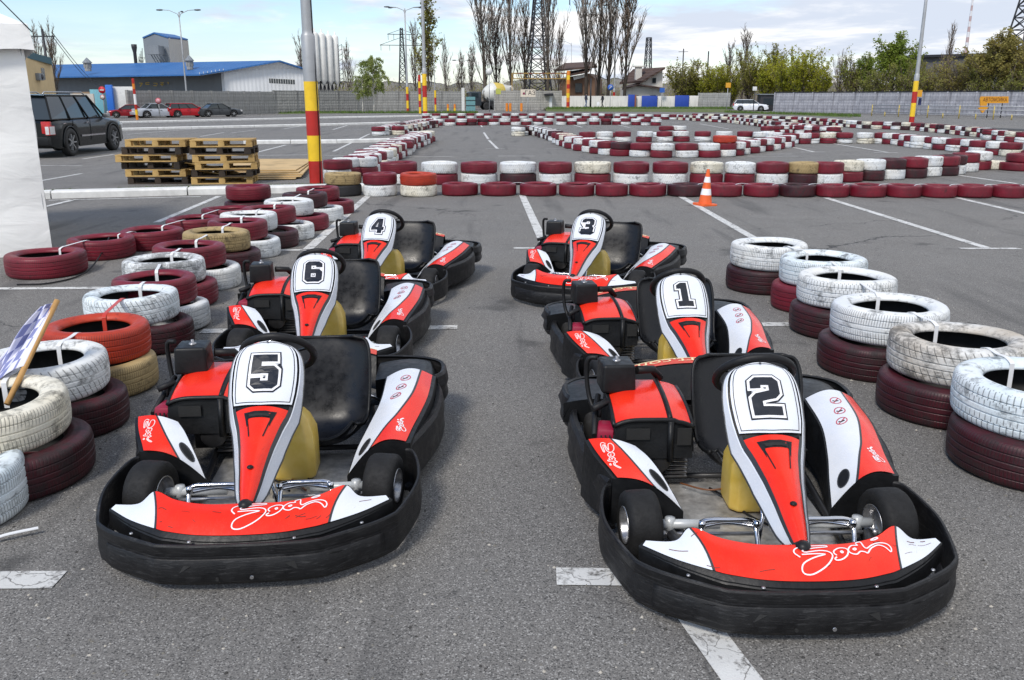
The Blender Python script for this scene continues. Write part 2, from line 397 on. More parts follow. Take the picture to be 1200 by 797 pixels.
# ------------------------------------------------------------------ ground
def ground():
    m=MB(); s=2600
    m.add([(-s,-60,0),(s,-60,0),(s,s,0),(-s,s,0)],[(0,1,2,3)])
    tag(m.build('parking_lot_ground',M['asphalt']),kind='structure')
ground()
LINES=[]
def line(a,b,w=.11,mb=None):
    """strip of road paint between two photo points on the ground"""
    A=at(*a); B=at(*b); d=(B-A).normalized(); n=Vector((-d.y,d.x,0))*w/2
    L=(B-A).length; k=max(1,int(L/1.0))
    vs=[]; fs=[]
    for i in range(k+1):
        p=A+(B-A)*i/k
        vs+=[p+n+Vector((0,0,.004)),p-n+Vector((0,0,.004))]
    for i in range(k): fs.append((2*i,2*i+1,2*i+3,2*i+2))
    mb.add(vs,fs)
def parking_lines():
    mb=MB()
    for a,b,w in [((612,229),(640,291),.115),((797,230),(897,287),.115),((968,232),(1157,291),.115),((1122,232),(1230,257),.115),
        ((432,229),(360,293),.12),((320,293.5),(386,293),.09),((602,291),(632,291),.09),((1125,291.5),(1196,291.5),.09),
        ((484,384.5),(536,384),.12),((885,380.5),(926,380.5),.12),((236,388.5),(266,388),.12),((-60,339),(232,337),.09),
        ((652,676),(728,677),.12),((797,700),(880,812),.125),((-60,681),(70,680),.12),
        ((257,230),(183,261),.10),((50,243),(84,235),.10),((57,235),(235,230.5),.08),
        ((45,212.5),(96,203.5),.10),((40,194),(96,194.5),.08),((97,186.5),(134,181),.10),((296,180),(335,170),.10),((296,182.3),(372,181.5),.09),
        ((380,182),(420,182.5),.08),((333,151),(359,147),.10),((403,152.3),(426,152.2),.09),((390,152),(407,147),.10),((391,177.6),(433,157),.10),
        ((484,175.6),(496,165),.10),((562.5,145.3),(565,149),.10),((567,155.3),(572,163),.10),((573,164.5),(583,174.3),.10),((569,174.4),(592,174.3),.08),
        ((584,183),(627,183),.09),((440,184),(530,183.7),.08),((668,145.3),(682,149.3),.1),((719,145.3),(738,149.6),.1),((820,145.2),(854,151.2),.1),
        ((922,171),(954,178.2),.1),((938,178.3),(967,178.2),.09),((974,168),(1041,178.8),.1),((1024,179.2),(1052,179),.09),((898,180.7),(928,180.6),.08),
        ((1116,204.5),(1192,215.5),.1),((875,183.2),(935,183.2),.07),((640,174.5),(668,174.3),.06),((60,171),(140,166),.09),((150,157.5),(230,151),.09),
        ((270,156),(300,152.5),.08),((235,160),(262,155.5),.1)]:
        line(a,b,w,mb)
    tag(mb.build('parking_bay_markings',M['road_paint']),kind='structure')
parking_lines()
def kerb(name,pts,w,h,mat,label=None,structure=True,seg=None):
    P=[at(*p) for p in pts]; m=MB()
    for A,B in zip(P[:-1],P[1:]):
        d=(B-A); L=d.length; d.normalize(); n=Vector((-d.y,d.x,0))
        k=max(1,round(L/(seg or 2.0)))
        for i in range(k):
            a=A+d*(L*i/k+.012); b=A+d*(L*(i+1)/k-.012)
            prof=[(0,0),(0,h-.03),(.03,h),(w-.03,h),(w,h-.03),(w,0)]
            vs=[a+n*o+Vector((0,0,z-.0)) for o,z in prof]+[b+n*o+Vector((0,0,z)) for o,z in prof]
            q=len(prof)
            m.add(vs,[tuple(range(q)),tuple(range(q,2*q))[::-1]]+[(j,q+j,q+j+1,j+1) for j in range(q-1)])
    o=m.build(name,mat); return tag(o,kind='structure')
kerb('kerb',[(-60,237),(60,233),(220,228.8),(452,224)],.32,.13,M['kerb_white'],seg=6)
kerb('kerb',[(285,169),(395,168),(474,166)],.30,.14,M['kerb_white'])
kerb('kerb',[(30,156),(143,153),(397,147),(470,145)],.30,.13,M['kerb_white'])
kerb('kerb',[(30,148),(143,144.6),(397,138.5),(520,136.3)],.30,.13,M['kerb_white'])
kerb('kerb',[(880,141.0),(1000,145.5),(1250,156)],.2,.12,simple('kerb_grey',(.12,.12,.12),.8,bump=.3))
# ------------------------------------------------------------------ tyres
TYRES={}
def tyre_mesh(colour,style,Rr,Wd,hi):
    key=(colour,style,round(Rr,3),round(Wd,3),hi)
    if key in TYRES: return TYRES[key]
    k=Wd/2; bead=Rr*.64
    g=.008
    # unit profile scaled so that the material's radius test works: built at R=.33 and scaled by the object
    S=.33/Rr; w=k*S; b=.33*.635
    half=[(b,w*.62),(b+.004,w*.74),(b+.014,w*.86),(b+.024,w*.93),(.255,w*1.0),(.28,w*1.0),(.300,w*.965),(.3135,w*.89),(.3205,w*.79),(.3235,w*.66),
          (.3243,w*.575),(.3245,w*.565),(.3185,w*.555),(.3185,w*.505),(.3250,w*.495),(.3252,w*.48),(.3262,w*.20),(.3262,w*.185),(.3200,w*.175),(.3200,w*.12),(.3265,w*.11),(.3266,w*.09)]
    prof=half+[(x,-z) for x,z in half[::-1]]
    inner=[(b+.012,-w*.60),(b+.03,-w*.70),(.26,-w*.80),(.29,-w*.7),(.305,-w*.4),(.308,0),(.305,w*.4),(.29,w*.7),(.26,w*.80),(b+.03,w*.70),(b+.012,w*.60)]
    if not hi:
        nh=len(prof); prof=[prof[i] for i in (0,2,4,5,7,8,9,15)]+[prof[nh-1-i] for i in (15,9,8,7,5,4,2,0)]; inner=[inner[i] for i in (0,2,5,8,10)]
    full=prof+inner
    mis=[0]*(len(prof)-1)+[1]*(len(inner)+1)
    m=MB(); m.lathe(full,72 if hi else 26,closed=True,mis=mis)
    # irregular: an old tyre is never perfectly round
    rr=random.Random(hash((colour,style,int(Rr*1000))) % 1000)
    a1,a2=rr.uniform(0,6),rr.uniform(0,6)
    vs=[]
    for x,y,z in m.v:
        a=math.atan2(y,x); q=1+.006*math.sin(2*a+a1)+.003*math.sin(3*a+a2)
        vs.append((x*q,y*q,z+.004*math.sin(2*a+a2)))
    m.v=vs
    mats=[M['ty_%s_%s'%(colour,style)],M['rubber_dark']]
    me=bpy.data.meshes.new('tyre'); me.from_pydata(m.v,[],m.f)
    for q in mats: me.materials.append(q)
    me.polygons.foreach_set('material_index',m.m); me.polygons.foreach_set('use_smooth',m.s); me.update()
    TYRES[key]=(me,1/S); return TYRES[key]
CW={'maroon':'maroon','darkmaroon':'dark maroon','white':'white','cracked':'cracked white','bluewhite':'bluish white','cream':'cream white','tan':'tan','orange':'orange red','black':'black','browntop':'brown topped white'}
rT=random.Random(7); HW={}
def put_tyre(x,y,z,colour,Rr,Wd,label,group,hi=False,style=None,rot=None,tilt=None):
    style=style or rT.choice(('chevron','fine','block'))
    me,s=tyre_mesh(colour,style,Rr,Wd,hi)
    o=bpy.data.objects.new('tyre',me); C.objects.link(o)
    tx,ty=tilt or (rT.uniform(-.012,.012),rT.uniform(-.012,.012))
    o.location=(x,y,z+Wd/2); o.rotation_euler=(tx,ty,rT.uniform(0,6.28) if rot is None else rot); o.scale=(s,s,s)
    tag(o,label,'tyre',group); HW[o.name]=Wd/2
    return o
def ty_on(px,py,Rr):     # centre of a tyre whose nearest ground contact is at the photo point
    p=at(px,py); d=Vector((p.x,p.y,0)).normalized(); return p+d*Rr
GN='tyres stacked beside the karts'
# near tyres on the right of the karts: (lower px, lower front py, R, W, lower colour, upper colour, upper dx, labels)
def near():
    out=[]
    R1=.345
    rows=[ # cx, y, R, lowC, upC, styleUp, (dx,dy)upper, lower label, upper label
     (893,347,.34,'darkmaroon','white','fine',(.03,.0),'dark maroon tyre under the farthest white tyre right of the karts','white tyre topping the farthest stack of the row right of the karts'),
     (950,371,.345,'maroon','bluewhite','fine',(.07,.02),'maroon tyre under the second farthest white tyre right of the karts','white tyre on the second farthest stack right of the karts'),
     (978,402,.35,'darkmaroon','white','block',(.06,.04),'dark maroon tyre under the third farthest white tyre right of the karts','white tyre on the third farthest stack right of the karts'),
     (1020,450,.355,'darkmaroon','white','fine',(.08,.03),'dark maroon tyre beside the rear of kart number 2 under a white tyre','white tyre with ribbed tread on the stack closest behind kart number 2'),
     (1102,506,.365,'darkmaroon','browntop','chevron',(.06,.05),'dark maroon tyre under the brown topped white tyre','white tyre with a brown bare sidewall on top, second stack from the right edge'),
     (1200,580,.37,'darkmaroon','bluewhite','block',(.03,.07),'dark maroon tyre lowest in the stack cut by the right edge','chunky treaded white tyre topping the stack cut by the right edge')]
    up=[]
    for cx,y,r,lc,uc,st,(dx,dy),l1,l2 in rows:
        p=ty_on(cx,y,r); put_tyre(p.x,p.y,0,lc,r,.215,l1,'tyre stacks right of the karts',True,'fine')
        o=put_tyre(p.x+dx,p.y+dy,.217,uc,r+.005,.215,l2,'tyre stacks right of the karts',True,st); up.append(o)
    out.append(up)
    # left double row, near to far: upper ellipse centre (px,py), tyre R, colours; lower offset (dx,dy)
    L=[((-22,462),.36,'cream','darkmaroon','fine',(.10,-.02),'cream white tyre with the flag stuck in it, left of kart 5','dark maroon tyre under the cream white tyre with the flag'),
       ((45,414),.335,'white','darkmaroon','chevron',(.09,-.01),'white tyre between the flag tyre and the orange tyre','dark maroon tyre under the white tyre behind the flag'),
       ((111,377),.305,'orange','tan','fine',(.05,-.05),'orange red tyre with a red strap over it','tan tyre under the orange red tyre'),
       ((153,340),.315,'bluewhite','darkmaroon','chevron',(.10,-.02),'bluish white tyre behind the orange red tyre','dark maroon tyre with chevron tread under the bluish white tyre'),
       ((180,322),.305,'maroon','white','fine',(.10,-.03),'maroon tyre between the bluish white tyre and the cracked white tyre','white tyre low beside the bluish white tyre'),
       ((191,301),.335,'cracked','maroon','block',(.10,-.01),'cracked white tyre left of kart 6','maroon tyre under the cracked white tyre'),
       ((221,285),.325,'maroon','white','fine',(.13,0),'maroon tyre just behind the cracked white tyre','white tyre low behind the cracked white tyre'),
       ((253,269),.335,'tan','darkmaroon','block',(.10,0),'tan tyre topping the left double row','dark maroon tyre under the tan tyre of the left row'),
       ((278,257),.325,'maroon','white','block',(.13,0),'maroon tyre just behind the tan tyre','white tyre low behind the tan tyre'),
       ((291,248.5),.33,'white','darkmaroon','fine',(.24,0),'white tyre flush between two maroon tyres, second behind the tan tyre','dark maroon tyre low right of a flush white tyre'),
       ((315,241.5),.325,'maroon','white','fine',(.22,0),'maroon tyre just in front of the bright white tyre near the striped pole','white tyre low in front of the maroon tyre near kart 4'),
       ((338,233),.325,'white','maroon','fine',(.20,0),'bright white tyre third from the far end of the left row','maroon tyre under the bright white tyre near the far end'),
       ((357,225),.32,'darkmaroon','white','fine',(.22,0),'dark maroon tyre beside the foot of the striped pole','white tyre low beside the foot of the striped pole'),
       ((372,218.5),.325,'maroon','maroon','fine',(.22,0),'maroon tyre topping the last stack of the left row','maroon tyre lowest in the last stack of the left row')]
    up=[]
    for (px,py),r,uc,lc,st,(dx,dy),l1,l2 in L:
        p=at(px,py,.40)
        put_tyre(p.x+dx,p.y+dy,0,lc,r-.003,.195,l2,'double row of tyres left of the karts',True,'chevron' if 'chevron' in l2 else 'fine')
        up.append(put_tyre(p.x,p.y,.197,uc,r,.195,l1,'double row of tyres left of the karts',True,st))
    out.append(up)
    # single outer tyres on the left
    up=[]
    for (px,py),r,c,l in [((53,297),.375,'maroon','biggest maroon tyre lying by the foot of the white tent'),((118,279),.355,'maroon','maroon tyre lying second from the white tent'),
        ((178,269.5),.355,'maroon','maroon tyre lying third from the white tent'),((228,256),.36,'maroon','maroon tyre lying fourth from the white tent'),
        ((266,244.5),.355,'maroon','maroon tyre lying fifth from the white tent'),((290,236.5),.34,'darkmaroon','dark maroon tyre under the spare wheel with a red rim')]:
        p=at(px,py,.2)
        up.append(put_tyre(p.x,p.y,0,c,r,.215,l,'single tyres by the white tent',True,'fine'))
    out.append(up)
    p=up[-1].location
    t=thing('spare_wheel','maroon spare wheel with steel rim lying on a dark tyre near the kerb','wheel',(p.x+.02,p.y+.02,.232))
    me,s=tyre_mesh('maroon','fine',.33,.2,True)
    o=bpy.data.objects.new('tyre',me); C.objects.link(o); o.parent=t; o.location=(0,0,.11)
    rm=MB(); rm.lathe([(.2,.07),(.195,.085),(.185,.05),(.17,.03),(.12,.035),(.10,.06),(.06,.065),(.05,.05),(.03,.05),(.028,.08),(0,.08)],40)
    for k in range(8):
        a=k*PI/4; rm.box((.135*math.cos(a),.135*math.sin(a),.045),(.05,.03,.02),rz=a)
    rm2=rm.build('rim',simple('rim_maroon',(.16,.01,.03),.35,.2),t); rm2.location=(0,0,.11)
    # bluish white tyre cut by the left edge, lying alone
    p=at(-62,640,0); d=Vector((p.x,p.y,0)).normalized(); p=p+d*.30
    put_tyre(p.x,p.y+.02,0,'bluewhite',.33,.235,'bluish white tyre lying alone at the lower left edge','tyres lying alone',True,'fine')
    return out
nearU=near()
# straps: a white plastic band looped over a tyre wall and down through the hole
def strap(a,b,label,mat='strap',w=.032,red=False):
    """from point a over the tyre wall(s) to b, both (x,y) with z profile"""
    m=MB(); n=len(a)
    P=catmull(a,4); vs=[]; 
    for i,p in enumerate(P):
        t=(P[min(i+1,len(P)-1)]-P[max(i-1,0)]); t.z=0
        if t.length<1e-4: t=Vector((b[0],b[1],0))
        s=Vector((-t.y,t.x,0)).normalized()*w/2
        vs+=[p+s,p-s,p-s+Vector((0,0,-.003)),p+s+Vector((0,0,-.003))]
    fs=[]
    for i in range(len(P)-1):
        o=i*4; q=o+4
        fs+=[(o,o+1,q+1,q),(o+1,o+2,q+2,q+1),(o+2,o+3,q+3,q+2),(o+3,o,q,q+3)]
    m.add(vs,fs,0,False)
    o=m.build('strap',M[mat])
    tag(o,label,'strap','plastic straps holding the tyres together'); return o
def straps():
    def over(T1,T2,label,mat='strap'):
        A=T1.location; B=T2.location; z=A.z+HW[T1.name]+.0035
        d=(B-A); d.z=0; dist=d.length; d.normalize()
        r1=.33*T1.scale[0]; r2=.33*T2.scale[0]; z2=B.z+HW[T2.name]+.0035
        i1=A+d*(r1*.655); i2=B-d*(r2*.655); P3=lambda p,zz:Vector((p.x,p.y,zz)); top=max(z,z2)
        if abs(dist-(r1+r2))<.25 and abs(z-z2)<.05: mid=[P3(A+d*(r1*.78),z+.001),P3(A+d*(r1*.93),z-.002),P3(A+d*(dist/2),(z+z2)/2-.004),P3(B-d*(r2*.93),z2-.002),P3(B-d*(r2*.78),z2+.001)]
        else: mid=[P3(A+d*(r1*.78),z+.001),P3(A+d*(r1*.93),z+.001),P3(A+d*(dist*.5),(z+z2)/2+.002),P3(B-d*(r2*.80),z2+.001)]
        pts=[P3(i1-d*.012,z-.14),P3(i1-d*.010,z-.035),P3(i1-d*.004,z-.012)]+mid+[P3(i2+d*.004,z2-.012),P3(i2+d*.010,z2-.035),P3(i2+d*.012,z2-.14)]
        strap(pts,(d.x,d.y),label,mat,.024)
    r=nearU[0]; nm=['first','second','third','fourth','fifth']
    for i in range(5): over(r[i],r[i+1],'white strap joining the %s and next stack from the far end, right side'%nm[i])
    l=nearU[1]; w=['cream flag tyre and the white one','white tyre and the orange red one','orange red tyre and the bluish white one','bluish white tyre and the maroon one','maroon tyre and the cracked white one','cracked white tyre and the maroon one','maroon tyre and the tan one','tan tyre and the maroon one','maroon tyre and the flush white one','flush white tyre and the maroon one','maroon tyre and the bright white one','bright white tyre and the dark maroon one','dark maroon tyre and the last maroon one']
    for i in range(13): over(l[i],l[i+1],('red' if i==2 else 'white')+' strap from the '+w[i],'strap_red' if i==2 else 'strap')
    s=nearU[2]; w=['biggest and second','second and third','third and fourth','fourth and fifth']
    for i in range(4): over(s[i],s[i+1],'white strap joining the %s single maroon tyre by the tent'%w[i])
    m=MB(); a=at(-20,640)+Vector((0,0,.012)); b=at(46,626)+Vector((0,0,.03))
    o=strap([a,lerp(a,b,.4)+Vector((0,0,.01)),b],(1,0),'loose white strap end on the asphalt below the lone left tyre','strap',.02)
straps()
ALL=[]    # (visible size, fn)
ORD=['first','second','third','fourth','fifth','sixth','seventh','eighth','ninth','tenth','eleventh','twelfth','thirteenth','fourteenth','fifteenth','sixteenth','seventeenth','eighteenth','nineteenth','twentieth']+['%dth'%i for i in range(21,60)]
def add(p,z,colour,Rr,label,group,W=.2):
    d=math.hypot(p.x,p.y)
    vis = 1.0 if z>0 else .8
    ALL.append((Rr/d*vis,p.x,p.y,z,colour,Rr,W,label,group))
# front single row: measured tyre spans in the photo
F=[(517,561),(562,606),(608,653),(654,697),(697,736),(736,781),(781,824),(825,869),(870,912),(912,955),(955,994),(994,1037),(1037,1078),(1078,1119),(1119,1160),(1161,1199),(1200,1242)]
for i,(a,b) in enumerate(F):
    y=lerp(230.5,233,i/16); cx=(a+b)/2; p=at(cx,y); Rr=(b-a)/2/FPX*(p.y*math.cos(TH)+CAMH*math.sin(TH))*1.0
    p=p+Vector((p.x,p.y,0)).normalized()*Rr
    add(p,0,'maroon' if i not in (6,9) else 'darkmaroon',Rr,'%s maroon tyre from the left in the single row behind the karts'%ORD[i],'single row of maroon tyres',.21)
# rear row behind it
B=[(444,492,'maroon','white'),(492,539,'white','maroon'),(539,584,'maroon','white'),(584,630,'white','darkmaroon'),(630,671,'maroon','white'),(671,717,'cream','maroon'),
   (717,761,'maroon','white'),(763,806,'maroon','white'),(807,847,'cream','maroon'),(848,884,'white','maroon'),(884,923,'maroon','white'),(923,956,'tan','darkmaroon'),(956,981,'maroon','white'),
   (981,1004,'cream','maroon'),(1003,1033,'white','darkmaroon'),(1030,1054,'darkmaroon','white'),(1056,1080,'maroon','darkmaroon'),(1074,1097,'white','white'),(1095,1116,'maroon','darkmaroon'),(1104,1124,'darkmaroon','white'),(1122,1137,'maroon','white'),(1136,1153,'white','maroon')]
BY=[217]*13+[214,212.5,211,209.5,207.5,206.5,205,202,199.5]
for i,((a,b,u,l),y) in enumerate(zip(B,BY)):
    cx=(a+b)/2; p=at(cx,y); Rr=min(.38,max(.31,(b-a)/2/FPX*(p.y*math.cos(TH)+CAMH*math.sin(TH))*.985)); p=p+Vector((p.x,p.y,0)).normalized()*Rr
    add(p,.217,u,Rr,CW[u]+' tyre, %s from the left, top layer behind the single maroon row'%ORD[i],'two high row behind the single row',.215)
    add(p,0,l,Rr,CW[l]+' tyre, %s from the left, bottom layer behind the single maroon row'%ORD[i],'two high row behind the single row',.215)
for (cx,y,u,l,r,lab) in [(403,231,'tan','black',.33,'tan tyre standing on a black one right of the striped pole'),(446,231,'maroon','white',.31,'maroon tyre on a white one between the tan and the orange tyres'),(491,231.5,'orange','cream',.335,'orange red tyre on a cream one at the left end of the single row')]:
    p=at(cx,y); p=p+Vector((p.x,p.y,0)).normalized()*r
    add(p,.2,u,r,lab,'two high stacks at the row end')
    add(p,0,l,r,CW[l]+' tyre under the '+CW[u]+' one right of the striped pole','two high stacks at the row end')
for (cx,y,c,r,z,lab) in [(1192,201,'maroon',.42,0,'large maroon tyre at the right edge, lowest of two'),(1198,201,'maroon',.40,.2,'large maroon tyre at the right edge, on top of another'),(1162,199,'cream',.32,0,'pale tyre left of the large maroon pair at the right edge')]:
    p=at(cx,y); p=p+Vector((p.x,p.y,0)).normalized()*r; add(p,z,c,r,lab,'large tyres at the right edge')
def path(pts,cols,group,label,levels=2,sp=.64,Rr=.315,start=0):
    P=[at(*p) for p in pts]; acc=0; k=start; nxt=0
    for A,Bq in zip(P[:-1],P[1:]):
        L=(Bq-A).length
        while nxt<=acc+L:
            p=A+(Bq-A)*((nxt-acc)/L)
            p=p+Vector((rT.uniform(-.07,.07),rT.uniform(-.07,.07),0))
            for lv in range(levels):
                c=cols[(k+lv)%len(cols)]
                if rT.random()<.12: c=rT.choice(('darkmaroon','cream','maroon','white'))
                add(p+Vector((rT.uniform(-.04,.04),rT.uniform(-.04,.04),0))*lv,.2*lv,c,Rr*rT.uniform(.96,1.03),'%s tyre %s %s'%(CW[c],'on top' if lv else 'lying low',label),group)
            nxt+=sp; k+=1
        acc+=L
WM=['white','maroon']; WD=['cream','maroon','white','darkmaroon']
path([(398,209.5),(418,203),(436,193.5),(452,184.5),(466,178),(482,170.5),(492,166)],WM,'curving left barrier','of the barrier curving away left of the bays')
path([(428,205),(447,194),(462,185.5),(478,176.5),(491,170),(502,165)],WM,'curving left barrier','of the inner line of the barrier curving left',start=1)
path([(446,159),(462,154.5),(480,150.5),(495,147.5),(508,145.5)],['white','maroon'],'far left barrier','of the far barrier near the second striped pole')
path([(468,158),(483,154.5),(497,151),(510,149)],WD,'far left barrier','of the short far line near the second striped pole')
path([(500,147.5),(560,147),(640,146.3),(730,146.3),(770,147.3)],WM,'far straight barrier','of the far straight barrier before the fence',sp=.72,Rr=.35)
path([(500,138.8),(560,138.6),(700,138.8),(800,140.6)],WM,'farthest straight barrier','of the farthest straight barrier before the fence',sp=.74,Rr=.35,start=1)
path([(800,140.8),(830,142.6),(860,144.2),(885,147.3),(905,150),(925,152.5),(950,155.5),(985,158.5)],WD,'far right barrier','of the far right barrier, inner line')
path([(815,139),(850,140),(880,141.5),(905,142.7),(940,144),(965,146.3),(985,148.2),(1010,150.5),(1045,151.8),(1075,153),(1105,156),(1140,159.5),(1162,162.5)],WD,'outermost right barrier','of the outermost right barrier')
path([(1160,163.5),(1185,166),(1215,168)],WM,'outermost right barrier','at the right end of the outermost right barrier')
path([(900,158.3),(925,156),(960,158),(980,160)],WM,'middle right barrier','of the short middle barrier on the right')
path([(924,169),(950,168),(990,168),(1040,168.3),(1060,170.8),(1080,173.6),(1100,175.3),(1128,178),(1150,180.5),(1200,184),(1250,187)],WM,'near right barrier','of the near right barrier')
# island in the middle
path([(606,159.5),(622,157),(634,159.5),(646,163),(655,166)],['darkmaroon','white'],'island barrier','of the island barrier, left tip')
path([(657,168),(668,172.5),(684,176.5),(700,179.5),(722,182.5),(760,184.3),(812,184.6),(848,183.5),(872,180),(890,177.3),(905,175.5),(922,172)],WM,'island barrier','of the front of the island barrier',sp=.69,Rr=.34)
path([(686,167),(740,166.2),(800,166),(850,166),(882,166.2),(918,168.6)],WM,'island barrier','of the back of the island barrier',sp=.80,Rr=.33)
path([(782,158),(806,157.5)],WM,'island barrier','of the stack behind the island',sp=.7,Rr=.35)
path([(655,161.5),(700,161),(780,160.5)],WM,'island barrier','of the rear line of the island barrier',sp=2.3,levels=1)
p=ty_on(848,184,.36); add(p,.4,'orange',.36,'orange red tyre perched third high on the island barrier','island barrier',.2)
ALL.sort(key=lambda q:-q[0])
nnear=len([o for o in C.objects if o.name.startswith('tyre')])
keep=300-nnear
print('tyres total',len(ALL)+nnear)
for (_,x,y,z,c,Rr,Wd,lab,grp) in ALL[:keep]:
    put_tyre(x,y,z,c,Rr,Wd,lab,grp,hi=_>.018)
rest=ALL[keep:]
if rest:
    bm=bmesh.new(); mats=[]; 
    for (_,x,y,z,c,Rr,Wd,lab,grp) in rest:
        me,s=tyre_mesh(c,'fine',Rr,Wd,False)
        n0=len(bm.verts); f0=len(bm.faces)
        bm.from_mesh(me); bm.verts.ensure_lookup_table(); bm.faces.ensure_lookup_table()
        Mx=Matrix.Translation((x,y,z+Wd/2))@Matrix.Scale(s,4)
        for v in bm.verts[n0:]: v.co=Mx@v.co
        for sl_ in (me.materials[0],me.materials[1]):
            if sl_ not in mats: mats.append(sl_)
        for f in bm.faces[f0:]: f.material_index=mats.index(me.materials[f.material_index])
    me=bpy.data.meshes.new('far_tyres'); bm.to_mesh(me); bm.free()
    # far tyres use the plain paint variants
    for q in mats: me.materials.append(q)
    o=bpy.data.objects.new('far_tyres',me); C.objects.link(o)
    tag(o,'mass of small far off maroon and white tyres in the distant barriers','tyres',kind='stuff')
# short row ties on the single row
def ties():
    row=[q for q in ALL if 'single row' in q[8] and 'single maroon' not in q[7]]
    row.sort(key=lambda q:q[1])
    for i,(a,b) in enumerate(zip(row[:-1],row[1:])):
        x=(a[1]+b[1])/2; y=(a[2]+b[2])/2
        strap([Vector((x-.13,y,.15)),Vector((x-.11,y,.205)),Vector((x,y,.222)),Vector((x+.11,y,.205)),Vector((x+.13,y,.15))],(1,0),'white tie right of the %s tyre in the single maroon row'%ORD[i],'strap',.025)
ties()
# ------------------------------------------------------------------ karts
def band(m, path, prof, mi=0, close=True, sm=True):
    """sweep a cross-section (offset outward, z) along a plan path; path items (x,y[,ztop scale])"""
    n=len(path); q=len(prof); vs=[]
    for i,p in enumerate(path):
        a=path[max(i-1,0)]; b=path[min(i+1,n-1)]
        t=Vector((b[0]-a[0],b[1]-a[1])).normalized(); nr=Vector((t.y,-t.x))
        k=p[2] if len(p)>2 else 1
        for o,z in prof: vs.append((p[0]+nr.x*o,p[1]+nr.y*o,z*k))
    fs=[]
    for i in range(n-1):
        for j in range(q):
            l=(j+1)%q; fs.append((i*q+j,(i+1)*q+j,(i+1)*q+l,i*q+l))
    m.add(vs,fs,mi,sm)
    o=len(m.v)-n*q
    m.f.append(tuple(o+j for j in range(q))); m.m.append(mi); m.s.append(False)
    m.f.append(tuple(o+(n-1)*q+j for j in reversed(range(q)))); m.m.append(mi); m.s.append(False)
def spath(half, n=5):
    """mirror a half path (starting on the axis, going to +x) into a full path from -x to +x"""
    c=[tuple(v) for v in catmull([Vector((*p,0)) if len(p)==2 else Vector(p) for p in half],n)]
    c=[(v[0],v[1],v[2] if len(half[0])>2 else 1) for v in c]
    return [(-v[0],v[1],v[2]) for v in c[:0:-1]]+c
def normal_of(S,u,v,e=1e-3):
    a=Vector(S(u+e,v))-Vector(S(u-e,v)); b=Vector(S(u,v+e))-Vector(S(u,v-e)); n=a.cross(b).normalized()
    return n if n.z>=0 else -n
def onsurf(S,u,v,h):
    return Vector(S(u,v))+normal_of(S,u,v)*h
def region(m,S,fa,fb,v0,v1,nu,nv,mi,h=0.0,sm=True):
    """the part of surface S between curves u=fa(v) and u=fb(v)"""
    def fn(i,j):
        v=lerp(v0,v1,j); u=lerp(fa(v),fb(v),i)
        p=onsurf(S,u,v,h) if h else Vector(S(u,v))
        return p
    m.grid(fn,nu,nv,mi,sm)
def ribbon(m,S,pts,w,mi,h,closed=False,smooth=4):
    """painted line of width w (in parameter-free metres) along points (u,v) on S"""
    P=catmull([Vector((a,b,0)) for a,b in pts],smooth,closed) if smooth>1 else [Vector((a,b,0)) for a,b in pts]
    W=[onsurf(S,p.x,p.y,h) for p in P]; N=[normal_of(S,p.x,p.y) for p in P]; n=len(W); vs=[]
    for i in range(n):
        a=W[(i-1)%n if closed else max(i-1,0)]; b=W[(i+1)%n if closed else min(i+1,n-1)]
        t=(b-a); t=t.normalized() if t.length>1e-7 else Vector((1,0,0)); s=N[i].cross(t).normalized()*w/2
        vs+=[W[i]+s,W[i]-s]
    fs=[(2*i,2*i+1,2*((i+1)%n)+1,2*((i+1)%n)) for i in range(n if closed else n-1)]
    m.add(vs,fs,mi,False)
DIG={1:([(1.0,8.8),(1.0,10.6),(2.8,12),(5.5,12),(5.5,2.6),(7.3,2.6),(7.3,0),(.9,0),(.9,2.6),(2.7,2.6),(2.7,8.8)],None),
2:([(0,8.3),(0,10.6),(1.4,12),(6.6,12),(8,10.6),(8,6.6),(6.7,5.2),(2.9,4.3),(2.9,2.7),(8,2.7),(8,0),(0,0),(0,5.4),(1.3,6.7),(5.1,7.6),(5.1,9.3),(2.9,9.3),(2.9,8.3)],None),
3:([(0,8.5),(0,10.6),(1.4,12),(6.6,12),(8,10.6),(8,7.2),(6.8,6),(8,4.8),(8,1.4),(6.6,0),(1.4,0),(0,1.4),(0,3.5),(2.9,3.5),(2.9,2.7),(5.1,2.7),(5.1,4.7),(2.6,4.7),(2.6,7.3),(5.1,7.3),(5.1,9.3),(2.9,9.3),(2.9,8.5)],None),
4:([(3.4,12),(7,12),(7,5.2),(8,5.2),(8,2.7),(7,2.7),(7,0),(4.1,0),(4.1,2.7),(0,2.7),(0,5.2)],[(4.1,5.2),(4.1,8.8),(2.6,5.2)]),
5:([(0,12),(7.6,12),(7.6,9.3),(2.9,9.3),(2.9,7.8),(6.6,7.8),(8,6.4),(8,1.4),(6.6,0),(1.4,0),(0,1.4),(0,3.7),(2.9,3.7),(2.9,2.7),(5.1,2.7),(5.1,5.2),(0,5.2)],None),
6:([(0,1.4),(0,10.6),(1.4,12),(6.6,12),(8,10.6),(8,8.4),(5.1,8.4),(5.1,9.3),(2.9,9.3),(2.9,7.3),(6.6,7.3),(8,5.9),(8,1.4),(6.6,0),(1.4,0)],[(2.9,2.7),(5.1,2.7),(5.1,4.8),(2.9,4.8)])}
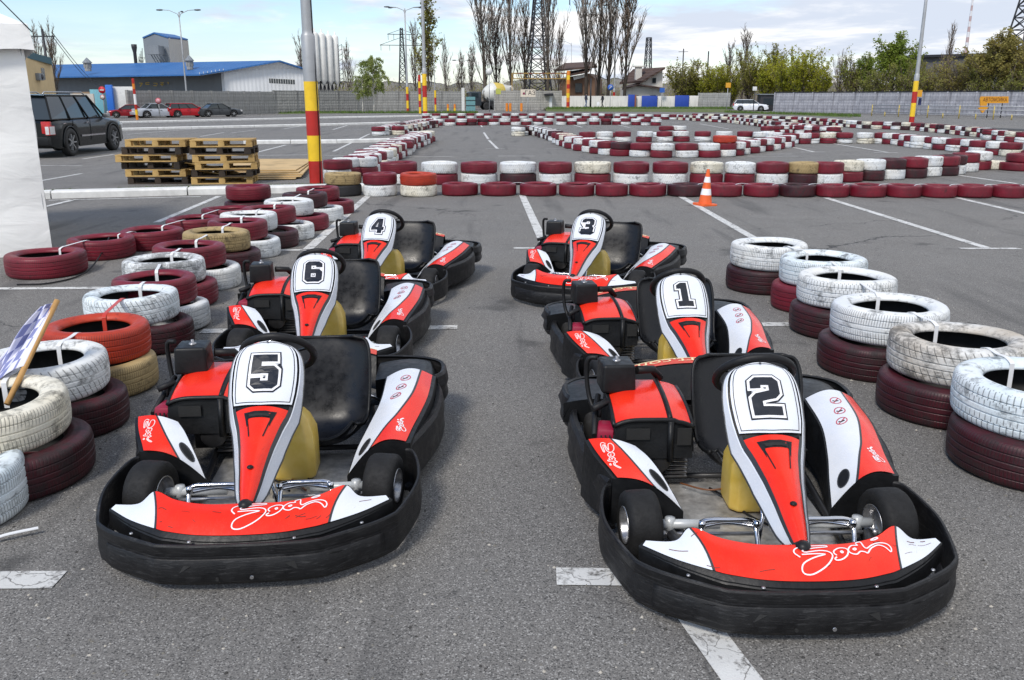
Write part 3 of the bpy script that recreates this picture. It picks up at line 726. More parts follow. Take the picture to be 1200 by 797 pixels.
def offset_poly(P,d):
    A=sum(P[i][0]*P[(i+1)%len(P)][1]-P[(i+1)%len(P)][0]*P[i][1] for i in range(len(P)))
    sgn=1 if A>0 else -1; n=len(P); out=[]
    for i in range(n):
        a=Vector(P[i-1]); b=Vector(P[i]); c=Vector(P[(i+1)%n])
        t1=(b-a).normalized(); t2=(c-b).normalized()
        n1=Vector((t1.y,-t1.x))*sgn; n2=Vector((t2.y,-t2.x))*sgn
        k=(n1+n2); k=k/max(.35,(1+n1.dot(n2)))
        out.append(tuple(b+k*d))
    return out
def flat_on(m,polys,map_,mi,cuts=2):
    vv=[[Vector((x,y,0)) for x,y in p] for p in polys]
    tris=geometry.tessellate_polygon(vv)
    flat=[v for p in vv for v in p]
    bm=bmesh.new(); bv=[bm.verts.new(v) for v in flat]
    for t in tris:
        try: bm.faces.new([bv[i] for i in t])
        except ValueError: pass
    if cuts: bmesh.ops.subdivide_edges(bm,edges=bm.edges[:],cuts=cuts,use_grid_fill=True)
    bmesh.ops.triangulate(bm,faces=bm.faces[:])
    bm.normal_update()
    for f in bm.faces:
        if f.normal.z<0: f.normal_flip()
    bm.verts.index_update()
    m.add([map_(v.co.x,v.co.y) for v in bm.verts],[tuple(v.index for v in f.verts) for f in bm.faces],mi,False); bm.free()
LOGO=[([(108,292),(70,262),(92,226),(165,200),(285,184),(368,176),(376,190),(285,205),(165,232),(150,246),(178,252),(300,232),(372,240),(392,272),(350,318),(280,356),(180,386),(112,384),(98,360),(130,326),(230,290),(318,268),(326,262),(250,262),(130,272)],False),
      ([(430,268),(412,250),(428,225),(480,200),(530,204),(546,228),(520,268),(468,296),(420,304),(402,296),(425,280)],False),([(478,236),(490,230),(496,240),(484,248),(476,240)],True),
      ([(640,158),(650,178),(600,178),(562,204),(548,232),(566,254),(610,262),(650,240),(690,246),(712,256),(760,214),(830,190),(880,206),(936,232),(952,212),(920,190),(850,172),(780,184),(722,214),(700,196),(694,146),(670,140),(645,152)],False),([(598,214),(616,206),(622,216),(606,226),(596,220)],True),
      ([(792,134),(820,122),(852,118),(856,128),(826,138),(800,138)],True)]
# ---- surfaces ----
def nose_S():
    us=[-1,-.86,-.68,-.5,-.25,0,.25,.5,.68,.86,1]
    inn=[(-.535,-.715,.222),(-.425,-.748,.238),(-.365,-.725,.275),(-.27,-.785,.266),(-.15,-.818,.260),(0,-.822,.260),(.15,-.818,.260),(.27,-.785,.266),(.365,-.725,.275),(.425,-.748,.238),(.535,-.715,.222)]
    outp=[(-.548,-.722,.214),(-.435,-.822,.210),(-.315,-.895,.207),(-.26,-.918,.205),(-.15,-.945,.202),(0,-.952,.200),(.15,-.945,.202),(.26,-.918,.205),(.315,-.895,.207),(.435,-.822,.210),(.548,-.722,.214)]
    def ev(tab,u):
        u=max(-1,min(1,u)); 
        for i in range(len(us)-1):
            if u<=us[i+1]+1e-9:
                t=(u-us[i])/(us[i+1]-us[i])
                p0=Vector(tab[max(i-1,0)]); p1=Vector(tab[i]); p2=Vector(tab[i+1]); p3=Vector(tab[min(i+2,len(us)-1)])
                m1=(p2-p0)/2; m2=(p3-p1)/2
                if i==0: m1=p2-p1
                if i==len(us)-2: m2=p2-p1
                return p1*(2*t**3-3*t*t+1)+m1*(t**3-2*t*t+t)+p2*(-2*t**3+3*t*t)+m2*(t**3-t*t)
        return Vector(tab[-1])
    def S(u,v):
        a=ev(inn,u); b=ev(outp,u); p=a.lerp(b,v); p.x*=.965; p.z+= .016*math.sin(PI*max(0,min(1,v)))*(1-u*u)
        return p
    return S
NS=nose_S()
CL=[(-.835,.258),(-.76,.315),(-.65,.388),(-.53,.455),(-.42,.520),(-.335,.590),(-.265,.660),(-.205,.712)]   # fairing centre line (y,z)
CLs=catmull([Vector((0,y,z)) for y,z in CL],8)
def cl(v):
    t=max(0,min(1,v))*(len(CLs)-1); i=min(int(t),len(CLs)-2); p=CLs[i].lerp(CLs[i+1],t-i)
    if v>1: p=CLs[-1]+(CLs[-1]-CLs[-2])*((v-1)*(len(CLs)-1))
    return p
WV=[0,.03,.10,.22,.34,.44,.50,.55,.62,.70,.77,.84,.89,.93,.96,.985,1.0]; WW=[.018,.029,.038,.052,.071,.094,.112,.123,.135,.140,.140,.135,.126,.111,.091,.060,.024]
def fw(v): return interp(WV,WW,v)
def FS(u,v):
    p=cl(v); w=fw(v)
    up=(cl(min(1,v+.02))-cl(max(0,v-.02))).normalized(); n=Vector((0,-up.z,up.y)); n=n if n.z>0 else -n
    drop=interp([0,.2,.5,.62,1],[.030,.045,.055,.03,.012],v)
    return Vector((w*u,p.y,p.z))-n*drop*abs(u)**2.2*1.0
def pod_S(side):
    if side>0:
        I=[(.315,-.285,.125),(.345,-.16,.19),(.385,-.02,.240),(.430,.19,.29),(.445,.47,.325)]
        O=[(.575,-.255,.250),(.602,-.10,.262),(.630,.03,.275),(.665,.22,.295),(.685,.49,.315)]
    else:
        I=[(.290,-.300,.130),(.325,-.255,.190),(.365,-.205,.250),(.405,-.145,.290),(.450,-.080,.312)]
        O=[(.555,-.265,.252),(.578,-.21,.268),(.602,-.155,.282),(.626,-.09,.300),(.645,-.02,.318)]
    A=catmull([Vector(p) for p in I],8); B=catmull([Vector(p) for p in O],8)
    def S(u,v):
        t=max(0,min(1,v))*(len(A)-1); i=min(int(t),len(A)-2); f=t-i
        a=A[i].lerp(A[i+1],f); b=B[i].lerp(B[i+1],f); p=a.lerp(b,u)
        p.z+=(.045 if side>0 else .018)*math.sin(PI*max(0,min(1,u)))+ (.025*math.sin(PI*max(0,min(1,u)))*(1-v)**3)
        p.x*=side; return p
    return S
def kart_wheel(root,x,y,r,w,out):
    t=MB(); h=w/2
    prof=[(r*.52,-h*.86),(r*.60,-h*.97),(r*.78,-h),(r*.92,-h*.9),(r*.985,-h*.72),(r,-h*.45),(r,h*.45),(r*.985,h*.72),(r*.92,h*.9),(r*.78,h),(r*.60,h*.97),(r*.52,h*.86),(r*.50,h*.6),(r*.50,-h*.6)]
    t.lathe(prof,40,(0,0,0),'X',0,True,True)
    wh=t.build('wheel',M['slick'],root); wh.location=(x,y,r)
    q=MB(); s=out
    q.lathe([(r*.53,h*.84),(r*.55,h*.96),(r*.53,h*.99),(r*.50,h*.9),(r*.47,h*.45),(r*.44,h*.25),(r*.20,h*.20),(r*.18,h*.6),(r*.10,h*.62),(0,h*.62)],28,(0,0,0),'X')
    q.lathe([(r*.53,-h*.84),(r*.55,-h*.96),(r*.50,-h*.9),(r*.47,-h*.45),(r*.44,-h*.3),(r*.18,-h*.25),(0,-h*.25)],28,(0,0,0),'X')
    for k in range(3):
        a=k*2*PI/3; q.tube([(h*.2,r*.3*math.cos(a),r*.3*math.sin(a)),(h*.34,r*.3*math.cos(a),r*.3*math.sin(a))],.008,0,6)
    if s<0: q.v=[(-a,b,c) for a,b,c in q.v]; q.f=[f[::-1] for f in q.f]
    q.build('rim',M['rimsilver'],wh)
    return wh
def logo_on(m,map_,S,w,mi,h):
    for pts,cl_ in LOGO: ribbon(m,S,[map_(x,y) for x,y in pts],w,mi,h,cl_,3)
def make_kart(num,label,loc,rz,steer=0,group='racing karts parked in two files'):
    root=thing('racing_kart',label,'go-kart',(loc[0],loc[1],0),rz,group)
    kp=M['kplastic']; kb=M['kbumper']
    # ---- front bumper
    FB=[(0,-1.0,1.0),(.15,-.998,1.0),(.27,-.986,1.0),(.32,-.968,1.0),(.47,-.880,1.0),(.545,-.815,1.0),(.575,-.765,1.0),(.620,-.62,1.02),(.642,-.50,1.05),(.636,-.37,1.10),(.612,-.275,1.16),(.575,-.245,1.18)]
    pf=[(-.026,.030),(-.006,.034),(.005,.052),(.009,.095),(.003,.158),(.006,.166),(.006,.198),(.002,.205),(-.006,.205),(-.009,.199),(-.007,.160),(.001,.095),(-.005,.058),(-.026,.042)]
    FB=[(x*.972,y,k*.93) for x,y,k in FB]
    m=MB(); band(m,spath(FB),pf,0); fb=m.build('front_bumper',kb,root,sharp=24)
    mid=[p for p in spath(FB) if abs(p[0])<.50]
    m=MB(); pm=[(.002,.040),(.010,.055),(.0150,.100),(.010,.146),(.006,.151),(.001,.146),(.006,.100),(.002,.057)]
    band(m,mid,pm,0)
    for s in (-1,1): # moulded sunken flashes and screws
        def BS(u,v,s=s):
            x=s*u; pth=mid; k=min(range(len(pth)),key=lambda i:abs(pth[i][0]-x)); a=pth[max(0,k-1)]; b=pth[min(len(pth)-1,k+1)]
            t=(x-a[0])/((b[0]-a[0]) or 1); y=a[1]+(b[1]-a[1])*t
            tt=Vector((b[0]-a[0],b[1]-a[1])).normalized(); nr=Vector((tt.y,-tt.x)); o=interp([.04,.058,.108,.150],[.006,.0125,.018,.0145],v)
            return (x+nr.x*o,y+nr.y*o,v)
        vs=[BS(a,b) for a,b in ((.16,.118),(.32,.132),(.36,.126),(.20,.090))]
        m.add(vs,[(0,1,2,3) if s<0 else (3,2,1,0)],1)
    m.tube([(.05,-1.025,.075),(.05,-1.032,.075)],.007,2,8); m.tube([(-.07,-1.022,.07),(-.07,-1.030,.07)],.006,1,8)
    m.build('bumper_centre_panel',[kb,M['rubber_dark'],M['chrome']],fb)
    # ---- nose panel
    m=MB(); S=NS
    m.grid(lambda i,j:Vector(S(-1+2*i,-.10+1.24*j))-Vector((0,0,.007+ (.012 if (j<.01 or j>.99) else 0))),48,8,3)
    def lip(i,j):
        p=Vector(S(-1+2*i,1.10)); return p+Vector((0,-.01*j,-.06*j-.012))
    m.grid(lip,40,3,3)
    m.grid(lambda i,j:Vector(S(-1+2*i,-.08))+Vector((0,.012*j,-.05*j-.01)),40,3,3,flip=True)
    b=lambda v:.68-.015*math.sin(PI*v); 
    region(m,S,lambda v:-b(v),b,0,1,44,6,0)
    for s in (-1,1):
        region(m,S,(lambda v:s*(b(v)+.018)) if s>0 else (lambda v:-.985),(lambda v:.985) if s>0 else (lambda v:-(b(v)+.018)),.0,1,14,6,1)
        region(m,S,(lambda v:b(v)) if s>0 else (lambda v:-b(v)-.018),(lambda v:b(v)+.018) if s>0 else (lambda v:-b(v)),0,1,2,6,2,h=.001)
    rk=random.Random(num*13)
    for _ in range(14):
        u=rk.uniform(-.92,.92); v=rk.uniform(.15,.95); a=rk.uniform(-.4,.4); l=rk.uniform(.010,.05)
        ribbon(m,NS,[(u-l,v-a*.1),(u,v+rk.uniform(-.03,.03)),(u+l,v+a*.1)],rk.uniform(.0010,.003),4,.0013)
    npn=m.build('nose_panel',[M['kred'],M['kwhite'],M['kpiping'],kp,M['scrape']],root)
    m=MB()
    top=lambda x:interp([60,100,600,880,960],[190,186,152,112,96],x); bot=lambda x:interp([60,300,700,880,960],[404,404,396,352,300],x)
    xs=[i/200 for i in range(-200,201)]; xtab=[S(u,.5)[0] for u in xs]
    def mp(x,y):
        X=-.045+(x-60)/900*.345; u=interp(xtab,xs,X); v=(y-top(x))/(bot(x)-top(x)); return (u,.04+.9*max(0,min(1,v)))
    logo_on(m,mp,S,.0048,0,.0022)
    m.build('lettering',M['kdecal_white'],npn)
    # ---- front fairing with number plate
    m=MB()
    def under(i,j):
        u=-1+2*i; return FS(u,j)-Vector((0,-.0,.010))
    m.grid(under,16,40,3,flip=True)
    fl=lambda j:interp([0,.08,.30,.5,.65,.85,1],[.015,.045,.070,.062,.034,.022,.012],j)
    m.grid(lambda i,j:FS(-1,j)+Vector((-.42*i,.70*i,-.50*i))*fl(j),3,40,1,flip=True); m.grid(lambda i,j:FS(1,j)+Vector((.42*i,.70*i,-.50*i))*fl(j),3,40,1)
    for s in (-1,1): m.tube([tuple(FS(s,j/30)+Vector((s*.42,.70,-.50))*fl(j/30)) for j in range(31)],.004,2,6)
    red_top=.535
    ru=lambda v:interp([0,.04,.17,.35,.48,.535],[.62,.74,.78,.80,.82,.86],v)
    pu=lambda v:interp([0,.04,.17,.35,.48,.535],[.80,.93,.95,.96,.96,.97],v)
    region(m,FS,lambda v:-ru(v),ru,.035,red_top,14,30,0,.0012)
    m.grid(lambda i,j:onsurf(FS,-1+2*i,max(.001,.04*j),.0012),8,4,2)
    for s in (-1,1):
        A,Bq,Cq=(ru,pu,lambda v:1.0)
        f=lambda g:(lambda v:s*g(v))
        r1=(f(A),f(Bq)) if s>0 else (f(Bq),f(A)); r2=(f(Bq),f(Cq)) if s>0 else (f(Cq),f(Bq))
        region(m,FS,r1[0],r1[1],.03,red_top+.02,4,30,2,.0013); region(m,FS,r2[0],r2[1],.03,1,3,40,1,.0010)
    # tip
    tp=cl(0); m.lathe([(0,.022),(.014,.020),(.024,.010),(.026,-.004),(.022,-.02)],18,(0,tp.y+.003,tp.z-.002),'Z',3)
    # scoop below the plate
    def tri(pts,mi,h): flat_on(m,[pts],lambda x,y:onsurf(FS,x,y,h),mi,2)
    tri([(-.56,.508),(-.47,.425),(-.40,.47),(.40,.47),(.47,.425),(.56,.508)],3,.003)
    tri([(-.38,.492),(-.36,.477),(.36,.477),(.38,.492)],4,.0045)
    ribbon(m,FS,[(-.47,.50),(-.42,.44),(-.33,.37)],.005,3,.0035,smooth=1); ribbon(m,FS,[(.47,.50),(.42,.44),(.33,.37)],.005,3,.0035,smooth=1)
    bp=onsurf(FS,0,.215,.004); m.lathe([(0,.006),(.008,.006),(.012,.002),(.012,-.002)],16,tuple(bp),'Z',3)
    fr=m.build('front_fairing',[M['kred'],M['kwhite'],M['kpiping'],kp,M['rubber_dark']],root)
    # plate
    m=MB()
    def pe(v): return interp([.60,.63,.68,.8,.9,.95,.98,.992],[.40,.74,.88,.93,.90,.84,.74,.4],v)
    arc=lambda u:.628-.030*u*u*0+.022*(abs(u)**2)          # lower edge of the plate bows down
    def PS(u,v): return FS(u,v)
    vb=lambda u:.54+.03*abs(u)**1.6
    def pm_(i,j,h):
        u=-1+2*i; uu=u*.90; lo=vb(uu); hi=.985-.05*abs(u)**4
        v=lerp(lo,hi,j); return onsurf(FS,uu*interp([.9,.96,1],[1,.98,.94],v),v,h)
    m.grid(lambda i,j:pm_(i,j,.005),20,20,0)
    edge=[(i/20,0) for i in range(21)]+[(1,j/20) for j in range(1,21)]+[(1-i/20,1) for i in range(1,21)]+[(0,1-j/20) for j in range(1,20)]
    top_=[pm_(a,c,.005) for a,c in edge]; low=[pm_(a,c,-.004) for a,c in edge]; n=len(edge)
    m.add(top_+low,[(i,(i+1)%n,n+(i+1)%n,n+i) for i in range(n)],1)
    ins=[pm_(.5+(a-.5)*.93,.5+(c-.5)*.95,.0065) for a,c in edge]; ins2=[pm_(.5+(a-.5)*.905,.5+(c-.5)*.93,.0065) for a,c in edge]
    m.add(ins+ins2,[(i,(i+1)%n,n+(i+1)%n,n+i) for i in range(n)],1)
    outer,hole=DIG[num]
    hh=.160; sc_=hh/12
    L=sum((cl(.5+.48*(k+1)/20)-cl(.5+.48*k/20)).length for k in range(20))
    def dm(h):
        return lambda x,y:onsurf(FS,((x-4)*sc_*1.02)/.139,.635+(y*sc_)/L*.48,h)
    o1=offset_poly(outer,1.15); o2=offset_poly(outer,.72)
    flat_on(m,[o1],dm(.0072),1,1); flat_on(m,[o2],dm(.0084),2,1)
    flat_on(m,[outer]+([hole] if hole else []),dm(.0096),1,1)
    if hole:
        hq=[(x*.55+sum(a for a,_ in hole)/len(hole)*.45,y*.55+sum(b_ for _,b_ in hole)/len(hole)*.45) for x,y in hole]
        flat_on(m,[hq],dm(.0104),1,0)
        hq=[(x*.32+sum(a for a,_ in hole)/len(hole)*.68,y*.32+sum(b_ for _,b_ in hole)/len(hole)*.68) for x,y in hole]
        flat_on(m,[hq],dm(.0112),2,0)
    c=onsurf(FS,0,.972,.0095); m.lathe([(0,.002),(.004,.002),(.005,-.001)],10,tuple(c),'Z',1)
    m.build('number_plate',[M['kwhite'],M['kdecal_black'],M['kdecal_white']],fr)
    # ---- steering wheel and column
    cw=Vector((.018,-.10,.620)); nrm=Vector((0,.62,.60)).normalized(); a1=Vector((1,0,0)); a2=nrm.cross(a1)
    m=MB(); pts=[]
    for k in range(40):
        a=2*PI*k/40; r=.150*(1-.08*(max(0,math.sin(a))**4)); pts.append(cw+a1*math.cos(a)*r+a2*math.sin(a)*r)
    m.tube(pts,.0165,0,10,True)
    for a in (R(200),R(340),R(90)): m.bar(cw-nrm*.012,cw+(a1*math.cos(a)+a2*math.sin(a))*.14,.03,.008,0)
    m.tube([cw-nrm*.03,cw+nrm*.012],.035,0,14)
    m.build('steering_wheel',M['rubber'],root)
    m=MB(); m.tube([cw-nrm*.02,(0.01,-.50,.14)],.0105,0,10)
    for s in (-1,1): m.tube([(s*.035,-.28,.50),(s*.032,-.50,.20),(s*.07,-.58,.085)],.008,0,8)
    m.build('steering_column',M['chrome'],root)
    # ---- fuel tank
    m=MB(); sec=[(.06,.92,0),(.072,1,0),(.20,1.0,0),(.262,.97,.004),(.325,.74,.008),(.350,.56,.012),(.358,.50,.012)]
    base=[(-.082,-.10),(.082,-.10),(.112,-.070),(.112,.070),(.082,.10),(-.082,.10),(-.112,.070),(-.112,-.070)]
    vs=[]; 
    for z,k,dy in sec:
        for x,y in base: vs.append((x*k+.045,y*k-.10+dy,z))
    q=8; fs=[tuple(range(q))[::-1],tuple(range((len(sec)-1)*q,len(sec)*q))]
    for i in range(len(sec)-1):
        for j in range(q): l=(j+1)%q; fs.append((i*q+j,i*q+l,(i+1)*q+l,(i+1)*q+j))
    m.add(vs,fs)
    tk=m.build('fuel_tank',M['tank'],root,bev=.008,segs=2)
    m=MB(); m.lathe([(0,.055),(.022,.055),(.026,.045),(.026,.015),(.03,.012),(.03,0)],20,(.04,-.09,.360),'Z'); m.build('cap',M['steel'],tk)
    # ---- seat (leans back, offset to the picture's right)
    sx=.122
    prof=[(.02,.165,.175),(.05,.135,.205),(.13,.115,.222),(.22,.125,.232),(.285,.170,.240),(.33,.25,.245),(.365,.34,.248),(.395,.43,.248),(.42,.495,.240),(.435,.53,.215),(.44,.545,.17)]
    pc=catmull([Vector(p) for p in prof],4)
    def seat(i,j,off=0):
        t=j*(len(pc)-1); k=min(int(t),len(pc)-2); p=pc[k].lerp(pc[k+1],t-k); d=(pc[min(k+1,len(pc)-1)]-pc[k]); d.z,dz=0,d.z
        ty=Vector((0,pc[k+1].x-pc[k].x,pc[k+1].y-pc[k].y)).normalized(); n=Vector((0,-ty.z,ty.y))
        u=-1+2*i; wing=.095*abs(u)**3.4*(1-.35*j)
        q_=Vector((sx+p.z*u,p.x,p.y))+n*(wing-off)
        return q_
    m=MB(); m.grid(lambda i,j:seat(i,j),24,40,0,flip=False); m.grid(lambda i,j:seat(i,j,.012),24,40,0,flip=True)
    st=m.build('seat',M['seat'],root)
    m=MB(); ed=[(i/24,0) for i in range(25)]+[(1,j/40) for j in range(1,41)]+[(1-i/24,1) for i in range(1,25)]+[(0,1-j/40) for j in range(1,40)]
    m.tube([seat(a,c,.006) for a,c in ed],.009,0,8,True); m.build('edge_bead',M['kplastic'],st)
    # ---- floor tray, chassis
    m=MB(); m.prism([(-.24,-.72),(.24,-.72),(.30,-.40),(.31,.12),(-.31,.12),(-.30,-.40)],.045,.053,0)
    for x in (-.2,-.08,.09,.2):
        for y in (-.66,-.5): m.lathe([(0,.002),(.007,.002),(.008,0)],8,(x,y,.053),'Z',1)
    m.build('floor_tray',[M['alu'],M['frame_dark']],root)
    m=MB()
    for s in (-1,1):
        m.tube(catmull([(s*.20,-.80,.07),(s*.25,-.70,.07),(s*.30,-.40,.07),(s*.33,-.1,.07),(s*.36,.3,.075),(s*.34,.72,.09)],4),.015,0,8)
        m.tube(catmull([(s*.24,-.72,.075),(s*.33,-.62,.11),(s*.37,-.50,.13)],3),.020,0,8)
        m.tube([(s*.38,-.22,.08),(s*.60,-.20,.09)],.012,0,8); m.tube([(s*.36,.42,.09),(s*.62,.42,.10)],.012,0,8)
    m.tube([(-.22,-.78,.07),(.22,-.78,.07)],.015,0,8); m.tube([(-.34,.14,.075),(.34,.14,.075)],.014,0,8); m.tube([(-.34,.72,.09),(.34,.72,.09)],.015,0,8)
    for s in (-1,1): m.bar((s*.06,-.80,.08),(s*.17,-.60,.075),.035,.012,0)
    m.build('chassis_frame',M['frame_dark'],root)
    for s in (-1,1):
        m=MB(); m.tube([(s*.17,-.42,.128),(s*.415,-.42,.130)],.019,0,12); m.lathe([(0,-.03),(.02,-.028),(.02,.028),(0,.03)],12,(s*.36,-.42,.128),'Z'); m.build('stub_axle',M['axle'],root)
    for s in (-1,1):
        m=MB(); m.tube([(s*.03,-.50,.13),(s*.40,-.49,.125)],.008,0,8); m.lathe([(0,-.014),(.013,-.010),(.014,0),(.013,.010),(0,.014)],10,(s*.40,-.49,.125),'Z')
        m.build('tie_rod',M['steel'],root)
    # ---- pedals (chromed hoops)
    for s in (-1,1):
        m=MB(); x0,x1=.075*s,.275*s
        for dz,dy in ((0,0),(-.022,.022)):
            m.tube(catmull([(x0,-.66,.065),(x0*1.02,-.62,.12),(x0*1.05,-.575,.190),(x0*1.2,-.56,.215+dz),(x0+(x1-x0)*.5,-.56+dy,.218+dz),(x1*.95,-.56,.215+dz),(x1*1.01,-.575,.190),(x1*.99,-.62,.12),(x1*.95,-.66,.065)],4),.0095,0,8)
        m.lathe([(0,-.016),(.012,-.014),(.014,0),(.012,.014),(0,.016)],10,(x1,-.572,.205),'Z'); m.lathe([(0,-.016),(.012,-.014),(.014,0),(.012,.014),(0,.016)],10,(x0,-.572,.205),'Z')
        m.build('pedal',M['chrome'],root)
    # ---- wheels
    for s in (-1,1):
        w_=kart_wheel(root,s*.475,-.42,.131,.128,s); w_.rotation_euler=(0,0,R(steer)); kart_wheel(root,s*.50,.60,.141,.20,s)
    m=MB(); m.tube([(-.42,.60,.141),(.42,.60,.141)],.02,0,12); m.build('rear_axle',M['steel'],root)
    # ---- side pods
    for s in (-1,1):
        S2=pod_S(s); m=MB(); fl=(s<0)
        m.grid(lambda i,j:S2(-.03+1.06*i,j)-Vector((0,0,.006)),16,20,2,flip=fl)
        m.grid(lambda i,j:(lambda p:Vector((p.x,p.y+.012*j*0,lerp(p.z-.006,.055,j))))(S2(-.03+1.06*i,0)),16,6,2,flip=not fl)      # front face behind the wheel
        m.grid(lambda i,j:(lambda p:Vector((p.x,p.y,lerp(p.z-.006,.06,j))))(S2(-.03,i)),20,4,2,flip=fl)
        m.grid(lambda i,j:(lambda p:Vector((p.x+s*.012*j,p.y,lerp(p.z-.006,.06,j))))(S2(1.03,i)),20,4,2,flip=not fl)
        m.grid(lambda i,j:(lambda p:Vector((p.x,p.y,lerp(p.z-.006,.06,j))))(S2(-.03+1.06*i,1)),16,4,2,flip=fl)
        c0=(lambda v:interp([0,.15,.4,.7,1],[.36,.44,.56,.66,.72],v)) if s>0 else (lambda v:interp([0,1],[.40,.50],v))
        region(m,S2,lambda v:.0,lambda v:c0(v)-.02,.0,.985,12,22,1,.001); region(m,S2,lambda v:c0(v)+.02,lambda v:.955,.005,.985,10,22,0,.001)
        region(m,S2,lambda v:c0(v)-.02,lambda v:c0(v)+.02,.0,.985,2,22,3,.0018)
        ov=[((.20 if s>0 else .17)+(.085 if s>0 else .10)*math.cos(a*PI/10),(.135 if s>0 else .30)+(.075 if s>0 else .15)*math.sin(a*PI/10)) for a in range(20)]
        flat_on(m,[ov],lambda x,y:onsurf(S2,x,y,.003),2,1)
        ribbon(m,S2,ov,.006,3,.0035,True,1)
        pod=m.build('side_pod',[M['kred'],M['kwhite'],kp,M['kpiping']],root)
        m=MB()
        def mp2(x,y,s=s): # logo small, running along the pod
            a=(x-60)/900; b2=(y-110)/280
            if s>0: return (.62+.20*b2+.02, .14+.26*a) if False else (.90-.30*(1-a)*.0-.26*(1-b2)*.9-.02, .13+.22*a)
            return (.58+.34*(1-b2)+.0, .88-.62*a)
        logo_on(m,mp2,S2,.0040,0,.0025)
        m.build('lettering',[M['kdecal_pink'] if s<0 else M['kdecal_white'],M['kdecal_red'],M['kdecal_black']],pod)
        if s>0:
            for k,vv in enumerate((.70,.79,.88)):
                m=MB(); uc=.34+.05*k; el=[(uc+.10*math.cos(a*PI/8),vv+.028*math.sin(a*PI/8)) for a in range(16)]
                ribbon(m,S2,el,.0045,0,.0025,True,1); ribbon(m,S2,[(uc-.07,vv-.018),(uc+.07,vv+.018)],.005,0,.0025,smooth=1)
                ribbon(m,S2,[(uc-.06,vv+.004),(uc-.02,vv-.006),(uc+.05,vv-.002)],.009,1,.0018,smooth=1)
                m.build('warning_sticker',[M['kdecal_red'],M['kdecal_black']],pod)
        m=MB(); SBp=[(.578,-.25,1.0),(.612,-.15,1.0),(.655,-.02,1.0),(.695,.14,1.0),(.715,.30,1.03),(.720,.44,1.06),(.705,.55,1.08)]
        c=[tuple(v) for v in catmull([Vector(p) for p in SBp],4)]
        if s<0: c=[(-a+.05*max(0,min(1,(b_+.2)/.4)),b_,k) for a,b_,k in c[::-1]]
        band(m,c,[(-.03,.045),(-.004,.05),(.012,.075),(.006,.13),(.014,.17),(.004,.225),(-.010,.243),(-.03,.238),(-.03,.228),(-.012,.222),(-.004,.17),(-.008,.12),(-.004,.075),(-.03,.06)])
        m.build('side_bumper',kb,root,sharp=24)
    # ---- rear bumper, rear covers
    RB=[(0,.955,.9),(.25,.955,.9),(.46,.945,.9),(.61,.90,.9),(.695,.82,.9),(.715,.72,.9),(.705,.61,.9),(.665,.545,.9)]
    full=[(-a,b_,k) for a,b_,k in [tuple(v) for v in catmull([Vector(p) for p in RB],5)][:0:-1]]+[tuple(v) for v in catmull([Vector(p) for p in RB],5)]
    full=[(a+.028,b_,k) for a,b_,k in full[::-1]]
    m=MB(); band(m,full,[(-.020,.145),(0,.15),(.012,.175),(.004,.22),(.014,.26),(.004,.315),(-.008,.330),(-.022,.325),(-.010,.31),(-.002,.26),(-.010,.22),(-.004,.18),(-.020,.16)])
    m.build('rear_bumper',kb,root,sharp=24)
    for s in (-1,1):
        m=MB()
        def cov(i,j):
            x=lerp(.38,.70,i)*s; y=lerp(.50,.87,j); z=.292+.02*math.sin(PI*i)-.05*max(0,j-.6)
            if i>.99: z-=.07
            return (x,y,z)
        m.grid(cov,8,8,0,flip=s<0); m.grid(lambda i,j:(lerp(.38,.70,i)*s,.50+.01*j,lerp(.292+.02*math.sin(PI*i),.19,j)),8,3,0,flip=s<0)
        m.build('wheel_cover',kp,root)
    m=MB()
    def strip(u,v): x=.37*u; return Vector((x,.84-.085*u*u+.045*v,.385-.030*u*u+.012*v))
    m.grid(lambda i,j:strip(-1+2*i,-.25+1.5*j)-Vector((0,0,.005)),24,4,1)
    m.grid(lambda i,j:strip(-1+2*i,-.25)+Vector((0,-.11*j,-.005-.15*j)),24,5,1,flip=True)
    m.grid(lambda i,j:strip(-1+2*i,1.25)+Vector((0,.02*j,-.005-.10*j)),24,3,1)
    m.grid(lambda i,j:strip(-1+2*i,j),24,3,0)
    m.grid(lambda i,j:strip(-1+2*i,1.0+.1*j)+Vector((0,0,.0015)),24,1,2)
    rc=m.build('rear_cover',[M['kred_faded'],kp,M['kdecal_cream']],root)
    cu=bpy.data.curves.new('t','FONT'); cu.body='sodikart.com'; cu.size=1; cu.align_x='CENTER'; to=bpy.data.objects.new('t',cu); C.objects.link(to)
    dg=bpy.context.evaluated_depsgraph_get(); me=to.evaluated_get(dg).to_mesh(); 
    vs=[v.co.copy() for v in me.vertices]; fs=[tuple(p.vertices) for p in me.polygons]; to.to_mesh_clear() if hasattr(to,'to_mesh_clear') else None
    bpy.data.objects.remove(to); bpy.data.curves.remove(cu)
    wd=max(v.x for v in vs)-min(v.x for v in vs)
    m=MB(); m.add([strip(-v.x/wd*1.80,.92-v.y*1.05)+Vector((0,0,.003)) for v in vs],fs); m.build('lettering',M['kdecal_cream'],rc)
    # ---- engine with red cover, air filter box, starter
    eng=MB()
    eng.box((-.33,.28,.17),(.24,.28,.16),0); eng.tube([(-.33,.10,.20),(-.33,.02,.20)],.06,0,14)
    for k in range(7): eng.box((-.26,.10-.0,.11+.018*k),(.14,.10,.006),1)
    eng.tube([(-.20,.13,.22),(-.17,.13,.22)],.045,1,14); eng.tube([(-.45,.45,.18),(-.20,.50,.18)],.055,0,14)
    eb=eng.build('engine',[M['frame_dark'],M['steel']],root,bev=.004,segs=1)
